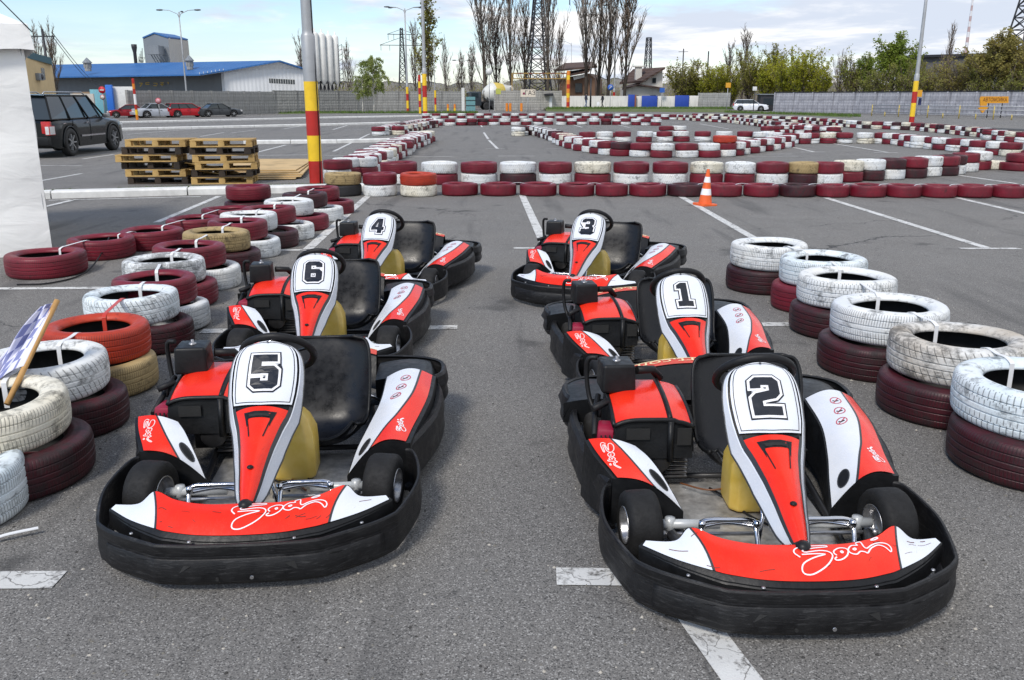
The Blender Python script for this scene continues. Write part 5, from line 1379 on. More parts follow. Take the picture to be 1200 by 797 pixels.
        for f in (.1,.52):
            m=MB(); x=lerp(gx[0],gx[3],f+.08); m.box((x,s*(Wd/2*.985+.012),belt-.12),(.16,.03,.025),0); m.build('door_handle',M['chrome'] if kind in('suv',) else M['kplastic'],t)
        if kind=='suv': m=MB(); m.box((0.0,s*(Wd/2*.99+.008),lerp(ch,belt,.38)),(wb*.55,.02,.05),0); m.build('side_trim',M['chrome'],t)
        for f in ((.34,.66) if kind!='sedan' else (.5,.95)):
            m=MB(); x=lerp(gx[0],gx[3],f); m.box((x,s*(Wd/2*.987),lerp(ch+.1,belt,.55)),(.012,.012,belt*.62),0); m.build('door_seam',M['rubber_dark'],t)
        if rails:
            m=MB(); m.tube([(gx[1],s*w1*.92,zr+.03),(gx[1]+.1,s*w1*.92,zr+.10),(gx[2]-.2,s*w1*.92,zr+.10),(gx[2],s*w1*.92,zr+.03)],.02,0,6); m.build('roof_rail',M['rim'],t)
    m=MB(); m.box((-hL-.02,0,ch+.22),(.16,Wd*.88,.24),0); m.build('rear_bumper',paint if kind!='suv' else M['kplastic'],t,bev=.03)
    m=MB(); m.box((hL-.03,0,ch+.18),(.14,Wd*.84,.24),0); m.build('front_bumper',paint,t,bev=.03)
    m=MB(); m.box((hL+.005,0,hood*.68),(.03,Wd*.42,.10),0); m.build('grille',M['rubber_dark'],t)
    m=MB(); m.box((-hL-.015 if kind!='suv' else -hL-.01,0,deck*.70),(.03,.50,.11),0); m.build('licence_plate',M['plate'],t)
    return t
a=at(83,183); b=at(132.5,176); d=(b-a).normalized(); c=(a+b)/2; side=Vector((-d.y,d.x,0)); hd=math.atan2(d.y,d.x)
c=c+side*.90
car('parked_car','large black off road car with silver roof rails beside the tent','car',(c.x-d.x*.0,c.y),hd,5.2,2.0,1.80,carpaint('car_black',(.004,.006,.007),0),'suv',rails=True,wb=(b-a).length,wr=.41,ch=.26)
G='cars parked by the left fence'
def car_px(name,label,px,py,heading,L,Wd,H,col,kind,group=G,wr=.29):
    P=at(px,py); car(name,label,'car',(P.x,P.y),heading,L,Wd,H,carpaint('paint_'+label.split()[0]+label.split()[1],col),kind,group,wr=wr)
car_px('parked_car','small dark red car leftmost of the four by the fence',152,138,R(200),3.4,1.5,1.12,(.25,.012,.02),'sedan',wr=.26)
car_px('parked_car','silver saloon between the two red cars',185,138,R(42),4.0,1.55,1.22,(.42,.45,.50),'sedan')
car_px('parked_car','bright red hatchback right of the silver saloon',220,137.5,R(42),3.9,1.5,1.22,(.42,.012,.02),'hatch')
car_px('parked_car','dark grey saloon rightmost of the four by the fence',256,137,R(40),4.0,1.5,1.20,(.05,.055,.06),'sedan')
car_px('parked_car','white estate car on the road at the right',879,130.2,R(-12),4.3,1.65,1.46,(.72,.74,.78),'hatch','cars on the far road',wr=.31)
# ------------------------------------------------------------------ concrete mixer truck
def mixer():
    P=at(579,128.6); t=thing('mixer_truck','concrete mixer truck with white and yellow drum behind the gate','truck',(P.x,P.y,0),R(15))
    M['drum_white']=simple('drum_white',(.62,.62,.58),.5,var=.15,scale=2); M['drum_yellow']=simple('drum_yellow',(.60,.46,.10),.5)
    ax=Vector((.93,.18,.12)).normalized()
    m=MB(); prof=[(0,-1.9),(.5,-1.85),(.9,-1.5),(1.28,-.8),(1.38,-.2),(1.30,.4),(1.0,1.2),(.65,2.0),(.5,2.5),(.55,2.6),(0,2.6)]
    mis=[0,0,0,0,1,1,0,0,0,0]; m.lathe(prof,28,(0,0,0),'X',0,True,False,mis)
    o=m.build('drum',[M['drum_white'],M['drum_yellow']],t); o.location=(.2,0,2.35); o.rotation_euler=(0,R(-10),R(8))
    m=MB(); m.bar((-1.9,-.4,1.0),(4,-.4,1.0),.2,.25); m.bar((-1.9,.4,1.0),(4,.4,1.0),.2,.25); m.box((-.2,-.9,.85),(1.4,.4,.6)); m.build('chassis',M['frame_dark'],t)
    m=MB(); m.bar((2.4,-.5,2.6),(4.2,-.7,2.5),.5,.12); m.bar((2.2,0,2.2),(2.3,0,3.1),.8,.1); m.build('chute',M['steel'],t)
    m=MB(); m.bar((-1.3,-.9,1.2),(-.9,-.9,2.4),.08); m.bar((-1.6,-.6,1.2),(-1.6,-.6,2.6),.1); m.bar((1.9,-.6,1.2),(2.2,-.6,2.3),.1); m.build('drum_support',M['frame_dark'],t)
    for x in (-1.3,-.1,2.9,3.9):
        for s in (-1,1):
            w=MB(); w.lathe([(0,-.12),(.28,-.14),(.45,-.16),(.5,-.12),(.5,.12),(.45,.16),(.28,.14),(0,.12)],20,(0,0,0),'Y'); wo=w.build('wheel',M['cartyre'],t); wo.location=(x,s*.95,.5)
    m=MB(); m.box((-2.9,0,1.5),(1.7,2.2,1.9)); m.build('cab',carpaint('mixer_cab',(.04,.05,.06)),t,bev=.12)
    m=MB(); m.box((-3.0,-1.112,1.95),(1.0,.02,.6)); m.box((-3.76,0,1.95),(.02,1.8,.7)); m.build('cab_window',M['glass'],t)
mixer()
# ------------------------------------------------------------------ people
def person(label,P,h,coat,trousers,face,stride=.18):
    hd=Vector((math.cos(face),math.sin(face),0)); sd=Vector((-hd.y,hd.x,0))
    t=thing('person',label,'person',tuple(P),0)
    k=h/1.75
    J={'pel':(0,0,.95),'ch':(0,.02,1.25),'nk':(0,.02,1.45),'hd':(0,.03,1.58),'ht':(0,.03,1.70)}
    me=bpy.data.meshes.new('body'); vs=[];es=[];rad=[]
    def v(f,s,z,r): vs.append(tuple((hd*f+sd*s)*k+Vector((0,0,z*k)))); rad.append(r*k); return len(vs)-1
    pel=v(0,0,.95,.15); ch=v(.02,0,1.28,.17); nk=v(.03,0,1.47,.06); h1=v(.04,0,1.60,.10); h2=v(.04,0,1.70,.075)
    es+=[(pel,ch),(ch,nk),(nk,h1),(h1,h2)]
    for s in (-1,1):
        hp=v(0,s*.09,.88,.10); kn=v(.06*s*2*stride+.05,s*.10,.50,.07); an=v(s*stride-.05,s*.10,.09,.05); to=v(s*stride+.12,s*.11,.05,.045); es+=[(pel,hp),(hp,kn),(kn,an),(an,to)]
        sh=v(.02,s*.19,1.40,.07); el=v(-.03-.05*s,s*.25,1.13,.055); hn=v(.08-.08*s,s*.25,.88,.04); es+=[(ch,sh),(sh,el),(el,hn)]
    me.from_pydata(vs,es,[]); o=bpy.data.objects.new('body',me); C.objects.link(o); o.parent=t
    sk=o.modifiers.new('s','SKIN'); 
    for i,r in enumerate(rad): me.skin_vertices[0].data[i].radius=(r,r*.8)
    me.skin_vertices[0].data[0].use_root=True
    o.modifiers.new('u','SUBSURF').levels=1
    nt=NT('clothes_'+label[:18],.8); x,y,z=nt.sep(nt.tc()); c1=nt.mix(nt.mr(z,.84*k,.86*k),trousers,coat); c2=nt.mix(nt.mr(z,1.475*k,1.485*k),c1,(.40,.24,.17)); nt.col(c2); me.materials.append(nt.mat)
    m=MB(); m.lathe([(.0,.13),(.05,.12),(.09,.08),(.105,.02),(.10,-.04),(.06,-.05)],16,tuple((hd*.03)*k+Vector((0,0,1.62*k))),'Z'); m.build('hair',simple('hair_dark',(.02,.015,.012),.8),t)
    return t
VZ=.30; PZ=.45
Pp=at(697,132); person('person in a dark jacket walking by the white fence, left of the two',(Pp.x-.0,116,PZ),1.8,(.03,.035,.06),(.06,.10,.20),R(20))
person('person in dark clothes walking by the white fence, right of the two',(atd(706,120,115).x,115,PZ),1.7,(.02,.02,.025),(.025,.025,.03),R(200))
m=MB(); q=atd(701.2,120,115.3); m.prism([(-.18,-.06),(.18,-.06),(.18,.06),(-.18,.06)],0,.42); m.prism([(-.06,-.02),(.06,-.02),(.06,.02),(-.06,.02)],.421,.5)
o=m.build('carrier_bag',M['kdecal_white'],bev=.03); o.location=(q.x,115.3,VZ+.35); tag(o,'pale carrier bag held between the two walking people','bag')
# ------------------------------------------------------------------ fences and walls
def wallmat(name,a,b,panel=2.5,dark=.35,relief=True):
    t=NT(name,.88); P=t.tc(); x,y,z=t.sep(P); n=t.noise(P,1.1,5,.65); n2=t.noise(t.vmul(P,(6,6,.8)),.8,4,.6)
    c=t.mix(t.mr(n,.3,.7),a,b); c=t.mix(t.mr(n2,.52,.72,0,.6),c,tuple(v*dark for v in a)); t.col(c)
    if relief:
        v=t.voro(t.comb(t.math('MULTIPLY',x,3.2),z,t.math('MULTIPLY',z,3.2)),1.0,k='Distance',rand=.15); t.bump(t.math('ADD',v,t.math('MULTIPLY',n,.3)),.8,.08)
        t.col(t.mix(t.mr(v,.1,.5,0,.35),c,tuple(q*.6 for q in a)))
    else: t.bump(n,.3,.02)
    return t.mat
M['conc_grey']=wallmat('concrete_fence_grey',(.27,.27,.26),(.38,.38,.36)); M['conc_light']=wallmat('concrete_wall_light',(.38,.37,.34),(.50,.48,.44))
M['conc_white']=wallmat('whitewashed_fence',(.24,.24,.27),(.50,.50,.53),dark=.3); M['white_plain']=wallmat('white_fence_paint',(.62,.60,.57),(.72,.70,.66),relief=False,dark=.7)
M['blue_gate']=simple('blue_gate_paint',(.015,.055,.34),.5,var=.1,scale=2); M['dark_metal']=simple('dark_metal',(.03,.03,.035),.5,.3)
def fence(name,label,pts,H,mat,panel=2.6,post=True,z0=0,cat='fence',cap=None,Yf=None,th=.14,group=None):
    """panel fence along photo ground points (px,py) or world vectors"""
    P=[p if isinstance(p,Vector) else at(*p) for p in pts]
    t=thing(name,label,cat,(P[0].x,P[0].y,z0),0,group); o=P[0]
    for A,B in zip(P[:-1],P[1:]):
        d=B-A; L=d.length; d.normalize(); k=max(1,round(L/panel)); a0=math.atan2(d.y,d.x)
        for i in range(k):
            m=MB(); m.box((0,0,H/2),(L/k-.16,th,H*.97)); m.box((0,-.05,H*.08),(L/k-.18,th,.2)) if False else None
            q=m.build('panel',mat,t); c=A+d*(L*(i+.5)/k)-o; q.location=(c.x,c.y,0); q.rotation_euler=(0,0,a0)
            if cap:
                m=MB(); m.box((0,0,H+.04),(L/k,.22,.10)); q2=m.build('coping',cap,t); q2.location=(c.x,c.y,0); q2.rotation_euler=(0,0,a0)
        if post:
            for i in range(k+1):
                m=MB(); m.box((0,0,H/2),(.17,th+.10,H*1.0)); q=m.build('post',mat,t); c=A+d*(L*i/k)-o; q.location=(c.x,c.y,0); q.rotation_euler=(0,0,a0)
    return t
fence('concrete_fence','grey concrete panel fence behind the parked cars up to the birches',[(152,138),(250,135.5),(322,133.6)],2.3,M['conc_grey'])
fence('concrete_fence','grey concrete panel fence running from the thick striped pole to the teal gate',[(322,133),(440,131.2),(541,130.6)],2.45,M['conc_grey'])
fence('concrete_wall','pale concrete block wall carrying the gas sign',[(580,130.2),(657,129.6)],2.55,M['conc_light'],3.2)
def world_at(px,Y): 
    p=atd(px,120,Y); return Vector((p.x,Y,0))
fence('white_fence','low white fence behind the walking people',[world_at(657,124),world_at(735,124)],1.6,M['white_plain'],3,z0=VZ,cap=None)
def slab(name,label,x0,x1,Y,z0,z1,mat,cat,th=.3,group=None):
    a=world_at(x0,Y); b=world_at(x1,Y); m=MB(); m.box(((0,0,(z1-z0)/2)),(b.x-a.x,th,z1-z0)); 
    o=m.build(name,mat,bev=.02); o.location=((a.x+b.x)/2,Y,z0); tag(o,label,cat,group); return o
slab('blue_gate','narrow blue gate left of the wide one',736,743.5,123.6,VZ,VZ+1.75,M['blue_gate'],'gate')
slab('gate_pillar','reddish gate pillar between the narrow blue gate and a white fence panel',743.6,745.4,123.5,VZ,VZ+1.7,simple('brick_pillar',(.22,.08,.05),.8),'pillar')
slab('white_fence','white fence panel between the two left blue gates',745.6,751.6,124,VZ,VZ+1.55,M['white_plain'],'fence')
slab('blue_gate','wide blue gate in front of the white house',752,770,123.8,VZ,VZ+1.6,M['blue_gate'],'gate')
slab('white_fence','white fence panel between the wide and the far right blue gate',770.3,790.5,124,VZ,VZ+1.55,M['white_plain'],'fence')
slab('blue_gate','blue gate farthest right before the bushes',791,807,123.8,VZ,VZ+1.65,M['blue_gate'],'gate')
slab('white_fence','white fence panel right of the last blue gate',807.5,818,124,VZ,VZ+1.6,M['white_plain'],'fence')
fence('concrete_fence','weathered grey concrete fence behind the orange road sign',[world_at(818.5,124),world_at(855,122)],2.0,M['conc_grey'],2.6,z0=VZ)
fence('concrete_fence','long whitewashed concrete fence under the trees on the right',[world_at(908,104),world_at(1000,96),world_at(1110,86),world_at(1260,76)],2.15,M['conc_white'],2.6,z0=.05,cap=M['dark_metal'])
# grass verges (raised banks)
def verge(name,pts_near,depth,h,label):
    P=[at(*p) for p in pts_near]; m=MB()
    nx=60; X=[p.x for p in P]; Yn=[p.y for p in P]
    def fn(i,j):
        x=lerp(X[0],X[-1],i); y=interp(X,Yn,x)+depth*j; z=h*min(1,j/.12)+.05*noise.noise(Vector((x*.5,y*.5,3))) if j>0 else .01
        return (x,y,max(.008,z))
    m.grid(fn,nx,14,0); o=m.build(name,M['verge']); return tag(o,kind='structure')
t=NT('verge_grass',.9); P_=t.tc(); n=t.noise(P_,1.4,5,.7); n2=t.noise(P_,14,3,.7)
t.col(t.mix(t.mr(n2,.3,.7,0,.6),t.mix(t.mr(n,.38,.62),(.10,.16,.025),(.17,.16,.09)),(.04,.07,.012))); t.bump(n2,.8,.1); M['verge']=t.mat
verge('grass_verge',[(640,130.8),(760,131.2),(860,132)],22,VZ,'')
verge('grass_verge',[(843,131.8),(905,134),(1000,138)],3.5,.06,'')
verge('grass_verge',[(325,133.8),(440,132.6),(560,131.8)],3,.06,'')
tp=MB()
rg=random.Random(11)
for (x0,x1,ya,yb,n_,z_) in [(640,860,112,122,5200,VZ),(325,560,104,112,2600,.05),(850,1010,84,98,2000,.05)]:
    for _ in range(n_):
        px=rg.uniform(x0,x1); Y=rg.uniform(ya,yb)
        if x0==850: Y=at(px,lerp(132.2,137,(px-850)/150)).y+rg.uniform(0,3)
        if x0==325: Y=at(px,133).y+rg.uniform(0,3)
        p=atd(px,120,Y); h=rg.uniform(.08,.3); w=.05; a=rg.uniform(0,3.14); dx,dy=math.cos(a)*w,math.sin(a)*w
        tp.add([(p.x-dx,Y-dy,z_-.03),(p.x+dx,Y+dy,z_-.03),(p.x+rg.uniform(-.1,.1),Y,z_+h)],[(0,1,2)])
tag(tp.build('verge_grass',M['leafgrass']),'rough green grass on the verges in front of the far fences','grass',kind='stuff')
# ------------------------------------------------------------------ buildings on the left
M['roof_blue']=(lambda t:(t.col(t.mix(t.mr(t.noise(t.tc(),.25,4),.3,.7),(.022,.105,.30),(.035,.14,.36))),t.bump(t.math('SINE',t.math('MULTIPLY',t.sep(t.tc())[0],9)),.5,.05),t.mat)[-1])(NT('blue_metal_roof',.45,0,.4))
def cladding(name,c,k=8):
    t=NT(name,.6); x,y,z=t.sep(t.tc()); s=t.math('SINE',t.math('MULTIPLY',t.math('ADD',x,y),k)); n=t.noise(t.tc(),.3,4)
    t.col(t.mix(t.mr(n,.3,.7),tuple(v*.9 for v in c),c)); t.bump(s,.4,.05); return t.mat
M['clad_grey']=cladding('grey_cladding',(.20,.22,.24)); M['clad_light']=cladding('light_cladding',(.68,.70,.72)); M['clad_dark']=cladding('dark_cladding',(.14,.15,.16)); M['clad_beige']=cladding('beige_cladding',(.46,.44,.40))
M['window_dark']=simple('window_dark',(.02,.028,.035),.15); M['frame_white']=simple('window_frame_white',(.62,.62,.60),.5)
def solid(mb,lo,hi,mi=0):
    """closed solid between two matching polygons (front/back or bottom/top)"""
    n=len(lo); mb.add(list(lo)+list(hi),[tuple(range(n))[::-1],tuple(range(n,2*n))]+[(i,(i+1)%n,n+(i+1)%n,n+i) for i in range(n)],mi)
def V(px,py,Y): return atd(px,py,Y)
def G_(p,z=0): return Vector((p.x,p.y,z))
def warehouse():
    o=V(262,112,150); t=thing('warehouse','long warehouse with a blue metal roof and a pale gable end','warehouse',(0,0,0))
    A=V(262,82,150); R1=V(328,71.5,152); B=V(357.5,81,154)
    m=MB(); back=Vector((-30,26,0))
    f=[G_(A),A,R1,B,G_(B)]; solid(m,f,[p+back for p in f]); m.build('gable_block',M['clad_light'],t)
    A2=V(258,86,150.5); D2=V(40,90.5,168); 
    m=MB(); w=[G_(A2),A2,D2,G_(D2)]; solid(m,w,[p+Vector((2,12,0)) for p in w]); m.build('long_wall',M['clad_dark'],t)
    # roof
    e1=V(262,82.5,149); e1b=V(234,87.0,146); e2=V(40,90.3,164); r1=V(328,70.8,151.5); r2=V(40,76.2,186)
    m=MB(); th=Vector((0,0,.22)); q=[e1b,e1,r1,r2,e2]; solid(m,[p-th for p in q],q); 
    q=[r1+Vector((0,0,.02)),V(358.5,80.2,153.5),V(358.5,80.2,153.5)+back,r1+back+Vector((0,0,.02))]; solid(m,[p-th for p in q],q); m.build('roof',M['roof_blue'],t)
    m=MB(); a_,b_=V(234,88.6,146.2),V(262,84.2,149.2)
    for k in range(7): p=a_.lerp(b_,k/6); m.bar(p,p+Vector((0,0,.5)),.08); 
    m.bar(a_,b_,.1); m.build('canopy_truss',M['frame_white'],t)
    def row(x0,y0,x1,y1,h,n,Y0,Y1,name='window'):
        for k in range(n):
            f=(k+.5)/n; Y=lerp(Y0,Y1,f); p=V(lerp(x0,x1,f),lerp(y0,y1,f),Y-.25); ww=(x1-x0)/n*mpp(Y)*.98
            m=MB(); m.box((p.x,p.y,p.z),(ww,.1,h*mpp(Y))); fr=m.build(name,M['frame_white'],t); 
            m=MB(); m.box((p.x,p.y-.06,p.z),(ww*.66,.06,h*mpp(Y)*.9)); m.build('pane',M['window_dark'],fr)
    row(315,94.6,346,96.2,6,11,150.6,151.8); row(269,111,306,111,4.5,12,149.5,150.4); row(172,113.4,258,112.6,5.5,11,157,150.8)
    m=MB()
    for i,(x,y,seg) in enumerate([(163,97.5,[(0,0,4,0),(4,0,1,4)]),(171,97,[(4,0,0,0),(0,0,0,2),(0,2,4,2)]),(180,97.5,[(0,0,4,0),(4,0,4,2),(0,3,4,3)]),(188,97,[(0,0,4,0),(2,0,2,4),(0,2,4,2)]),(196,96.6,[(0,0,1.5,0),(1.5,0,1,2)])]):
        for x0,y0,x1,y1 in seg: m.bar(V(x+x0,y+y0,156.5-.06*(x-163)),V(x+x1,y+y1,156.5-.06*(x-163)),.12)
    m.build('yellow_marking_strokes',simple('marking_yellow',(.5,.32,.04),.6),t)  # guessed bars added for the unread yellow markings under the canopy
    # low white annex under the canopy
    m=MB(); a_=V(86,131,150);b_=V(127,131,148); h0=V(86,110,150).z; q=[G_(a_),G_(b_),Vector((b_.x,b_.y,h0)),Vector((a_.x,a_.y,h0))]; solid(m,q,[p+Vector((0,5,0)) for p in q]); m.build('annex',M['frame_white'],t)
    m=MB(); p=V(102,109,148); m.box((p.x,p.y,p.z),(4.6,.3,.35)); m.build('annex_trim',simple('annex_band',(.25,.17,.10),.7),t)
    return t
warehouse()
def vent(px,ptop,pbot,Y,w,label):
    a=V(px,pbot,Y); h=V(px,ptop,Y).z-a.z; r=w/2*mpp(Y); t=thing('roof_ventilator',label,'ventilator',(a.x,Y,a.z-.5),0,'ventilators on the blue roof')
    m=MB(); m.lathe([(r*.8,0),(r*.8,.5+h*.55)],8); 
    for k in range(8): m.box((r*.8*math.cos(k*PI/4+.39),r*.8*math.sin(k*PI/4+.39),.5+h*.3),(.12,.12,h*.5))
    m.build('louvre_body',M['conc_grey'],t)
    m=MB(); m.lathe([(r*1.15,.5+h*.50),(r*1.1,.5+h*.56),(.05,.5+h),(0,.5+h)],10); m.build('conical_cap',M['clad_grey'],t)
vent(103,67.5,80,160,10,'left cone capped ventilator on the blue roof'); vent(222.5,64.5,78,154,10,'right cone capped ventilator on the blue roof beside the tower')
def tower():
    Y=175; t=thing('silo_tower','grey box tower with a small blue roof rising behind the warehouse','tower',(0,0,0))
    A=V(167.5,45.5,Y+5); Bp=V(197,45,Y); ap=V(181,39.8,Y+2.5); Cc=V(220.5,48.5,Y+7); ap2=V(203,43,Y+9)
    m=MB(); bk=Cc-Bp; f=[G_(A),G_(Bp),Bp,ap,A]; b2=[p+Vector((bk.x,bk.y,0)) for p in f]; n=5
    m.add(f+b2,[(0,1,2,3,4)],0); m.add(f+b2,[(1,6,7,2)],1); m.add(f+b2,[(0,4,9,5),(5,9,8,7,6)],0); m.build('walls',[M['clad_grey'],M['clad_beige']],t,weld=False)
    m=MB(); d=Vector((bk.x,bk.y,0)); th=Vector((0,0,.25))
    for a_,b_ in ((A,ap),(ap,Bp)):
        q=[a_,b_,b_+d*1.02,a_+d*1.02]; q=[p+Vector((0,-.2,.06)) for p in q]; solid(m,q,[p+th for p in q])
    m.build('roof',M['roof_blue'],t)
    m=MB(); p=V(181.5,59,Y-1); m.box((p.x,p.y,p.z),(16*mpp(Y),3,10*mpp(Y))); 
    for k in range(5): q=V(177+k*3,64,Y-1); m.bar(q,q+Vector((.3,2,-2)),.15)
    m.build('hopper_box',M['clad_grey'],t,bev=0)
    m=MB(); p=V(159.5,76,Y-3); h=V(159.5,52,Y-3).z-p.z; r=2.4*mpp(Y); m.lathe([(r*.8,-2),(r*.8,h*.6),(r*1.3,h*.85),(r*1.3,h),(0,h)],14,tuple(p)); m.build('exhaust_stack',M['dark_metal'],t)
    m=MB()
    for k in range(4):
        q=V(162+k*1.6,76,Y-2); m.bar(q+Vector((0,0,-1)),q+Vector((.3,0,1.5+.5*k)),.08); m.bar(q,q+Vector((.6,0,1.4)),.06)
    m.build('ladder_frame',M['dark_metal'],t)
tower()
def silos():
    Y=165; t=thing('cement_silos','four tall white cement silos on a dark steel frame right of the thick pole','silos',(0,0,0))
    wm=simple('silo_white',(.74,.74,.71),.5,var=.1,scale=1)
    for i,px in enumerate((371.5,379.5,387.5,395)):
        p=V(px,94,Y+i*1.0); top=V(px,[38,39,41,42][i],Y+i*1.0).z-p.z; r=4.15*mpp(Y)
        m=MB(); m.lathe([(r*.2,-.9),(r,0),(r,top*.97),(r*.8,top),(r*.25,top+.15),(r*.25,top+.7),(0,top+.7)],24,tuple(p)); m.build('silo',wm,t)
    m=MB(); a_=V(366,96,Y-2);b_=V(402,96,Y+10); z1=a_.z
    for k in range(9):
        p=a_.lerp(b_,k/8); p.z=0; m.bar(p,Vector((p.x,p.y,z1)),.22); 
        if k<8: q=a_.lerp(b_,(k+1)/8); m.bar(p+Vector((0,0,.5)),Vector((q.x,q.y,z1)),.1); m.bar(Vector((p.x,p.y,z1)),Vector((q.x,q.y,.5)),.1)
    m.bar(Vector((a_.x,a_.y,z1)),Vector((b_.x,b_.y,z1)),.5); m.bar(Vector((a_.x,a_.y,z1*.55)),Vector((b_.x,b_.y,z1*.55)),.2); m.build('support_frame',M['dark_metal'],t)
    m=MB(); p=V(400.5,100,Y); h=V(400.5,52,Y).z
    for dx in (-.35,.35): m.bar((p.x+dx,p.y,0),(p.x+dx,p.y,h),.09)
    for k in range(26): m.bar((p.x-.35,p.y,h*k/26),(p.x+.35,p.y,h*(k+(1 if k%2 else .0))/26),.06)
    m.build('ladder',M['dark_metal'],t)
silos()
def yellow_house():
    Y=62; t=thing('yellow_building','cream yellow building with an air conditioner behind the black car','building',(0,0,0))
    A=V(60.5,76,Y+3); Bp=V(20,64,Y-4)
    m=MB(); q=[G_(Bp),G_(A),A,Bp]; solid(m,q,[p+Vector((-4,8,0)) for p in q]); m.build('wall',simple('cream_render',(.58,.44,.24),.85,var=.1,scale=1),t)
    m=MB(); d=Vector((0,-.5,0)); q=[Bp+d,A+d+Vector((.3,0,0)),A+Vector((-4,8,0)),Bp+Vector((-4,8,0))]; solid(m,q,[p+Vector((0,0,.45)) for p in q]); m.build('roof',simple('teal_roof_edge',(.03,.10,.13),.6),t)
    def on(px,py): 
        f=(px-20)/40.5; Yy=lerp(Y-4,Y+3,f)-.15; return V(px,py,Yy)
    dd=A-Bp; az=math.atan2(dd.y,dd.x); nn=Vector((dd.y,-dd.x,0)).normalized()
    p=on(47.5,86.5)+Vector((0,.15,0)); m=MB(); m.box(tuple(p+nn*.02),(.95,.14,.95),0,rz=az); w=m.build('window',M['frame_white'],t); m=MB(); m.box(tuple(p+nn*.06),(.75,.1,.78),0,rz=az); m.build('pane',M['window_dark'],w)
    p=on(40,90)+Vector((0,.15,0)); m=MB(); m.box(tuple(p+nn*.22),(.95,.38,.46),0,rz=az); a_=m.build('air_conditioner',M['clad_grey'],t,bev=.03); m=MB(); m.lathe([(0,0),(.17,0),(.17,.03),(0,.03)],16,tuple(p+nn*.41),'X'); m.build('fan_grille',M['dark_metal'],a_)
    m=MB(); a1=on(36,101);b1=on(57,102.5); m.bar(a1+nn*.1,b1+nn*.1,.1,.30); m.build('orange_band',simple('orange_band',(.55,.25,.05),.7),t)
    m=MB(); a1=on(38,108);b1=on(60,109); m.bar(a1+nn*.1,b1+nn*.1,.1,.30); m.build('pale_band',M['frame_white'],t)
yellow_house()
def utility_pole(label,px,base,top,Y=None,cross=True):
    P=world_at(px,Y); h=V(px,top,Y).z; t=thing('utility_pole',label,'pole',(P.x,P.y,0))
    m=MB(); m.tube([(0,0,0),(0,0,h)],[.13,.09],0,8); m.build('shaft',M['dark_metal'],t)
    if cross: m=MB(); m.bar((-.8,0,h-.5),(.8,0,h-.5),.08); m.build('crossarm',M['dark_metal'],t)
utility_pole('dark utility pole beside the yellow building',61,120,34,66); utility_pole('dark wooden pole standing among the yellow green bushes',827,120,60,130,False); utility_pole('thin dark pole behind the white roofed house',798,120,57,150); utility_pole('slender pole left of the brown roofed house',692,128,92,120,False)
def wires():
    for i,(a_,b_) in enumerate([((61,38,66),(125,103,140)),((61,42,66),(118,100,140))]):
        A=V(*a_);B=V(*b_); m=MB(); m.tube([A.lerp(B,k/10)-Vector((0,0,.9*math.sin(PI*k/10))) for k in range(11)],.03,0,4); tag(m.build('overhead_wire',M['rubber']),'%s of two wires sagging from the dark utility pole to the no entry sign'%('upper','lower')[i],'wire')
wires()
# gate panel, kiosk, signs
slab('billboard_wall','big blank white panel beside the blue post',134,158.5,84,.05,2.65,M['frame_white'],'panel',.15)
slab('blue_post','broad bright blue post left of the blank white panel',126,133.5,83.6,.05,2.8,simple('bright_blue',(.02,.14,.55),.5),'post',.3)
slab('kiosk','pale turquoise kiosk left of the blue post',111,125.5,85,.05,2.4,simple('turquoise',(.16,.38,.44),.6),'kiosk',1.5)
slab('low_wall','low pale concrete wall behind the black car',84,111,80,.05,2.0,M['clad_beige'],'wall',.2)
def disc_sign(label,px,py,r,Y,cols,base=True,name='road_sign'):
    p=V(px,py,Y); t=thing(name,label,'sign',(p.x,Y,0)); rr=r*mpp(Y)
    m=MB(); m.tube([(0,.04,0),(0,.04,p.z+rr)],.035,0,8); m.build('sign_post',M['pole_grey'],t)
    m=MB(); m.lathe([(0,.02),(rr,.02),(rr,-.01),(0,-.01)],28,(0,0,p.z),'Y',0); 
    # small bar / inner disc
    if cols=='noentry': m.box((0,-.025,p.z),(rr*1.2,.02,rr*.35),1)
    elif cols=='blue':
        m.bar((-rr*.5,-.03,p.z-rr*.4),(rr*.4,-.03,p.z+rr*.35),.05,.06,1); m.bar((-rr*.1,-.03,p.z+rr*.45),(rr*.5,-.03,p.z+rr*.4),.05,.06,1)
    else: m.lathe([(0,.035),(rr*.7,.035),(rr*.7,.0),(0,.0)],28,(0,-.0,p.z),'Y',1)
    mats={'noentry':[M['sred'],M['frame_white']],'blue':[M['sblue'],M['frame_white']],'white':[M['sred2'],M['frame_white']],'pink':[M['sred2'],M['spink']]}[cols]
    m.build('sign_face',mats,t); return t
M['sred']=simple('sign_red',(.55,.02,.04),.5); M['sblue']=simple('sign_blue',(.02,.10,.40),.5); M['sred2']=simple('sign_ring',(.45,.10,.12),.5); M['spink']=simple('sign_pink',(.60,.30,.34),.5)
t=disc_sign('round red no entry sign with a white bar above a small white disc',119.5,105.5,4.2,72,'noentry')
p=V(119.8,114,71.9); rr=3*mpp(72); m=MB(); m.lathe([(0,.02),(rr,.02),(rr,-.01),(0,-.01)],24,(p.x-t.location.x,-.05,p.z),'Y',0); m.lathe([(0,.03),(rr*.75,.03),(rr*.75,.0),(0,.0)],24,(p.x-t.location.x,-.05,p.z),'Y',1); m.build('lower_disc',[M['sred2'],M['frame_white']],t)
disc_sign('small round pinkish road sign above the silver saloon',185.5,118.3,3.6,76,'pink')
disc_sign('round blue direction sign beside the yellow footed lamp post',715.5,102.5,3.6,112,'blue')
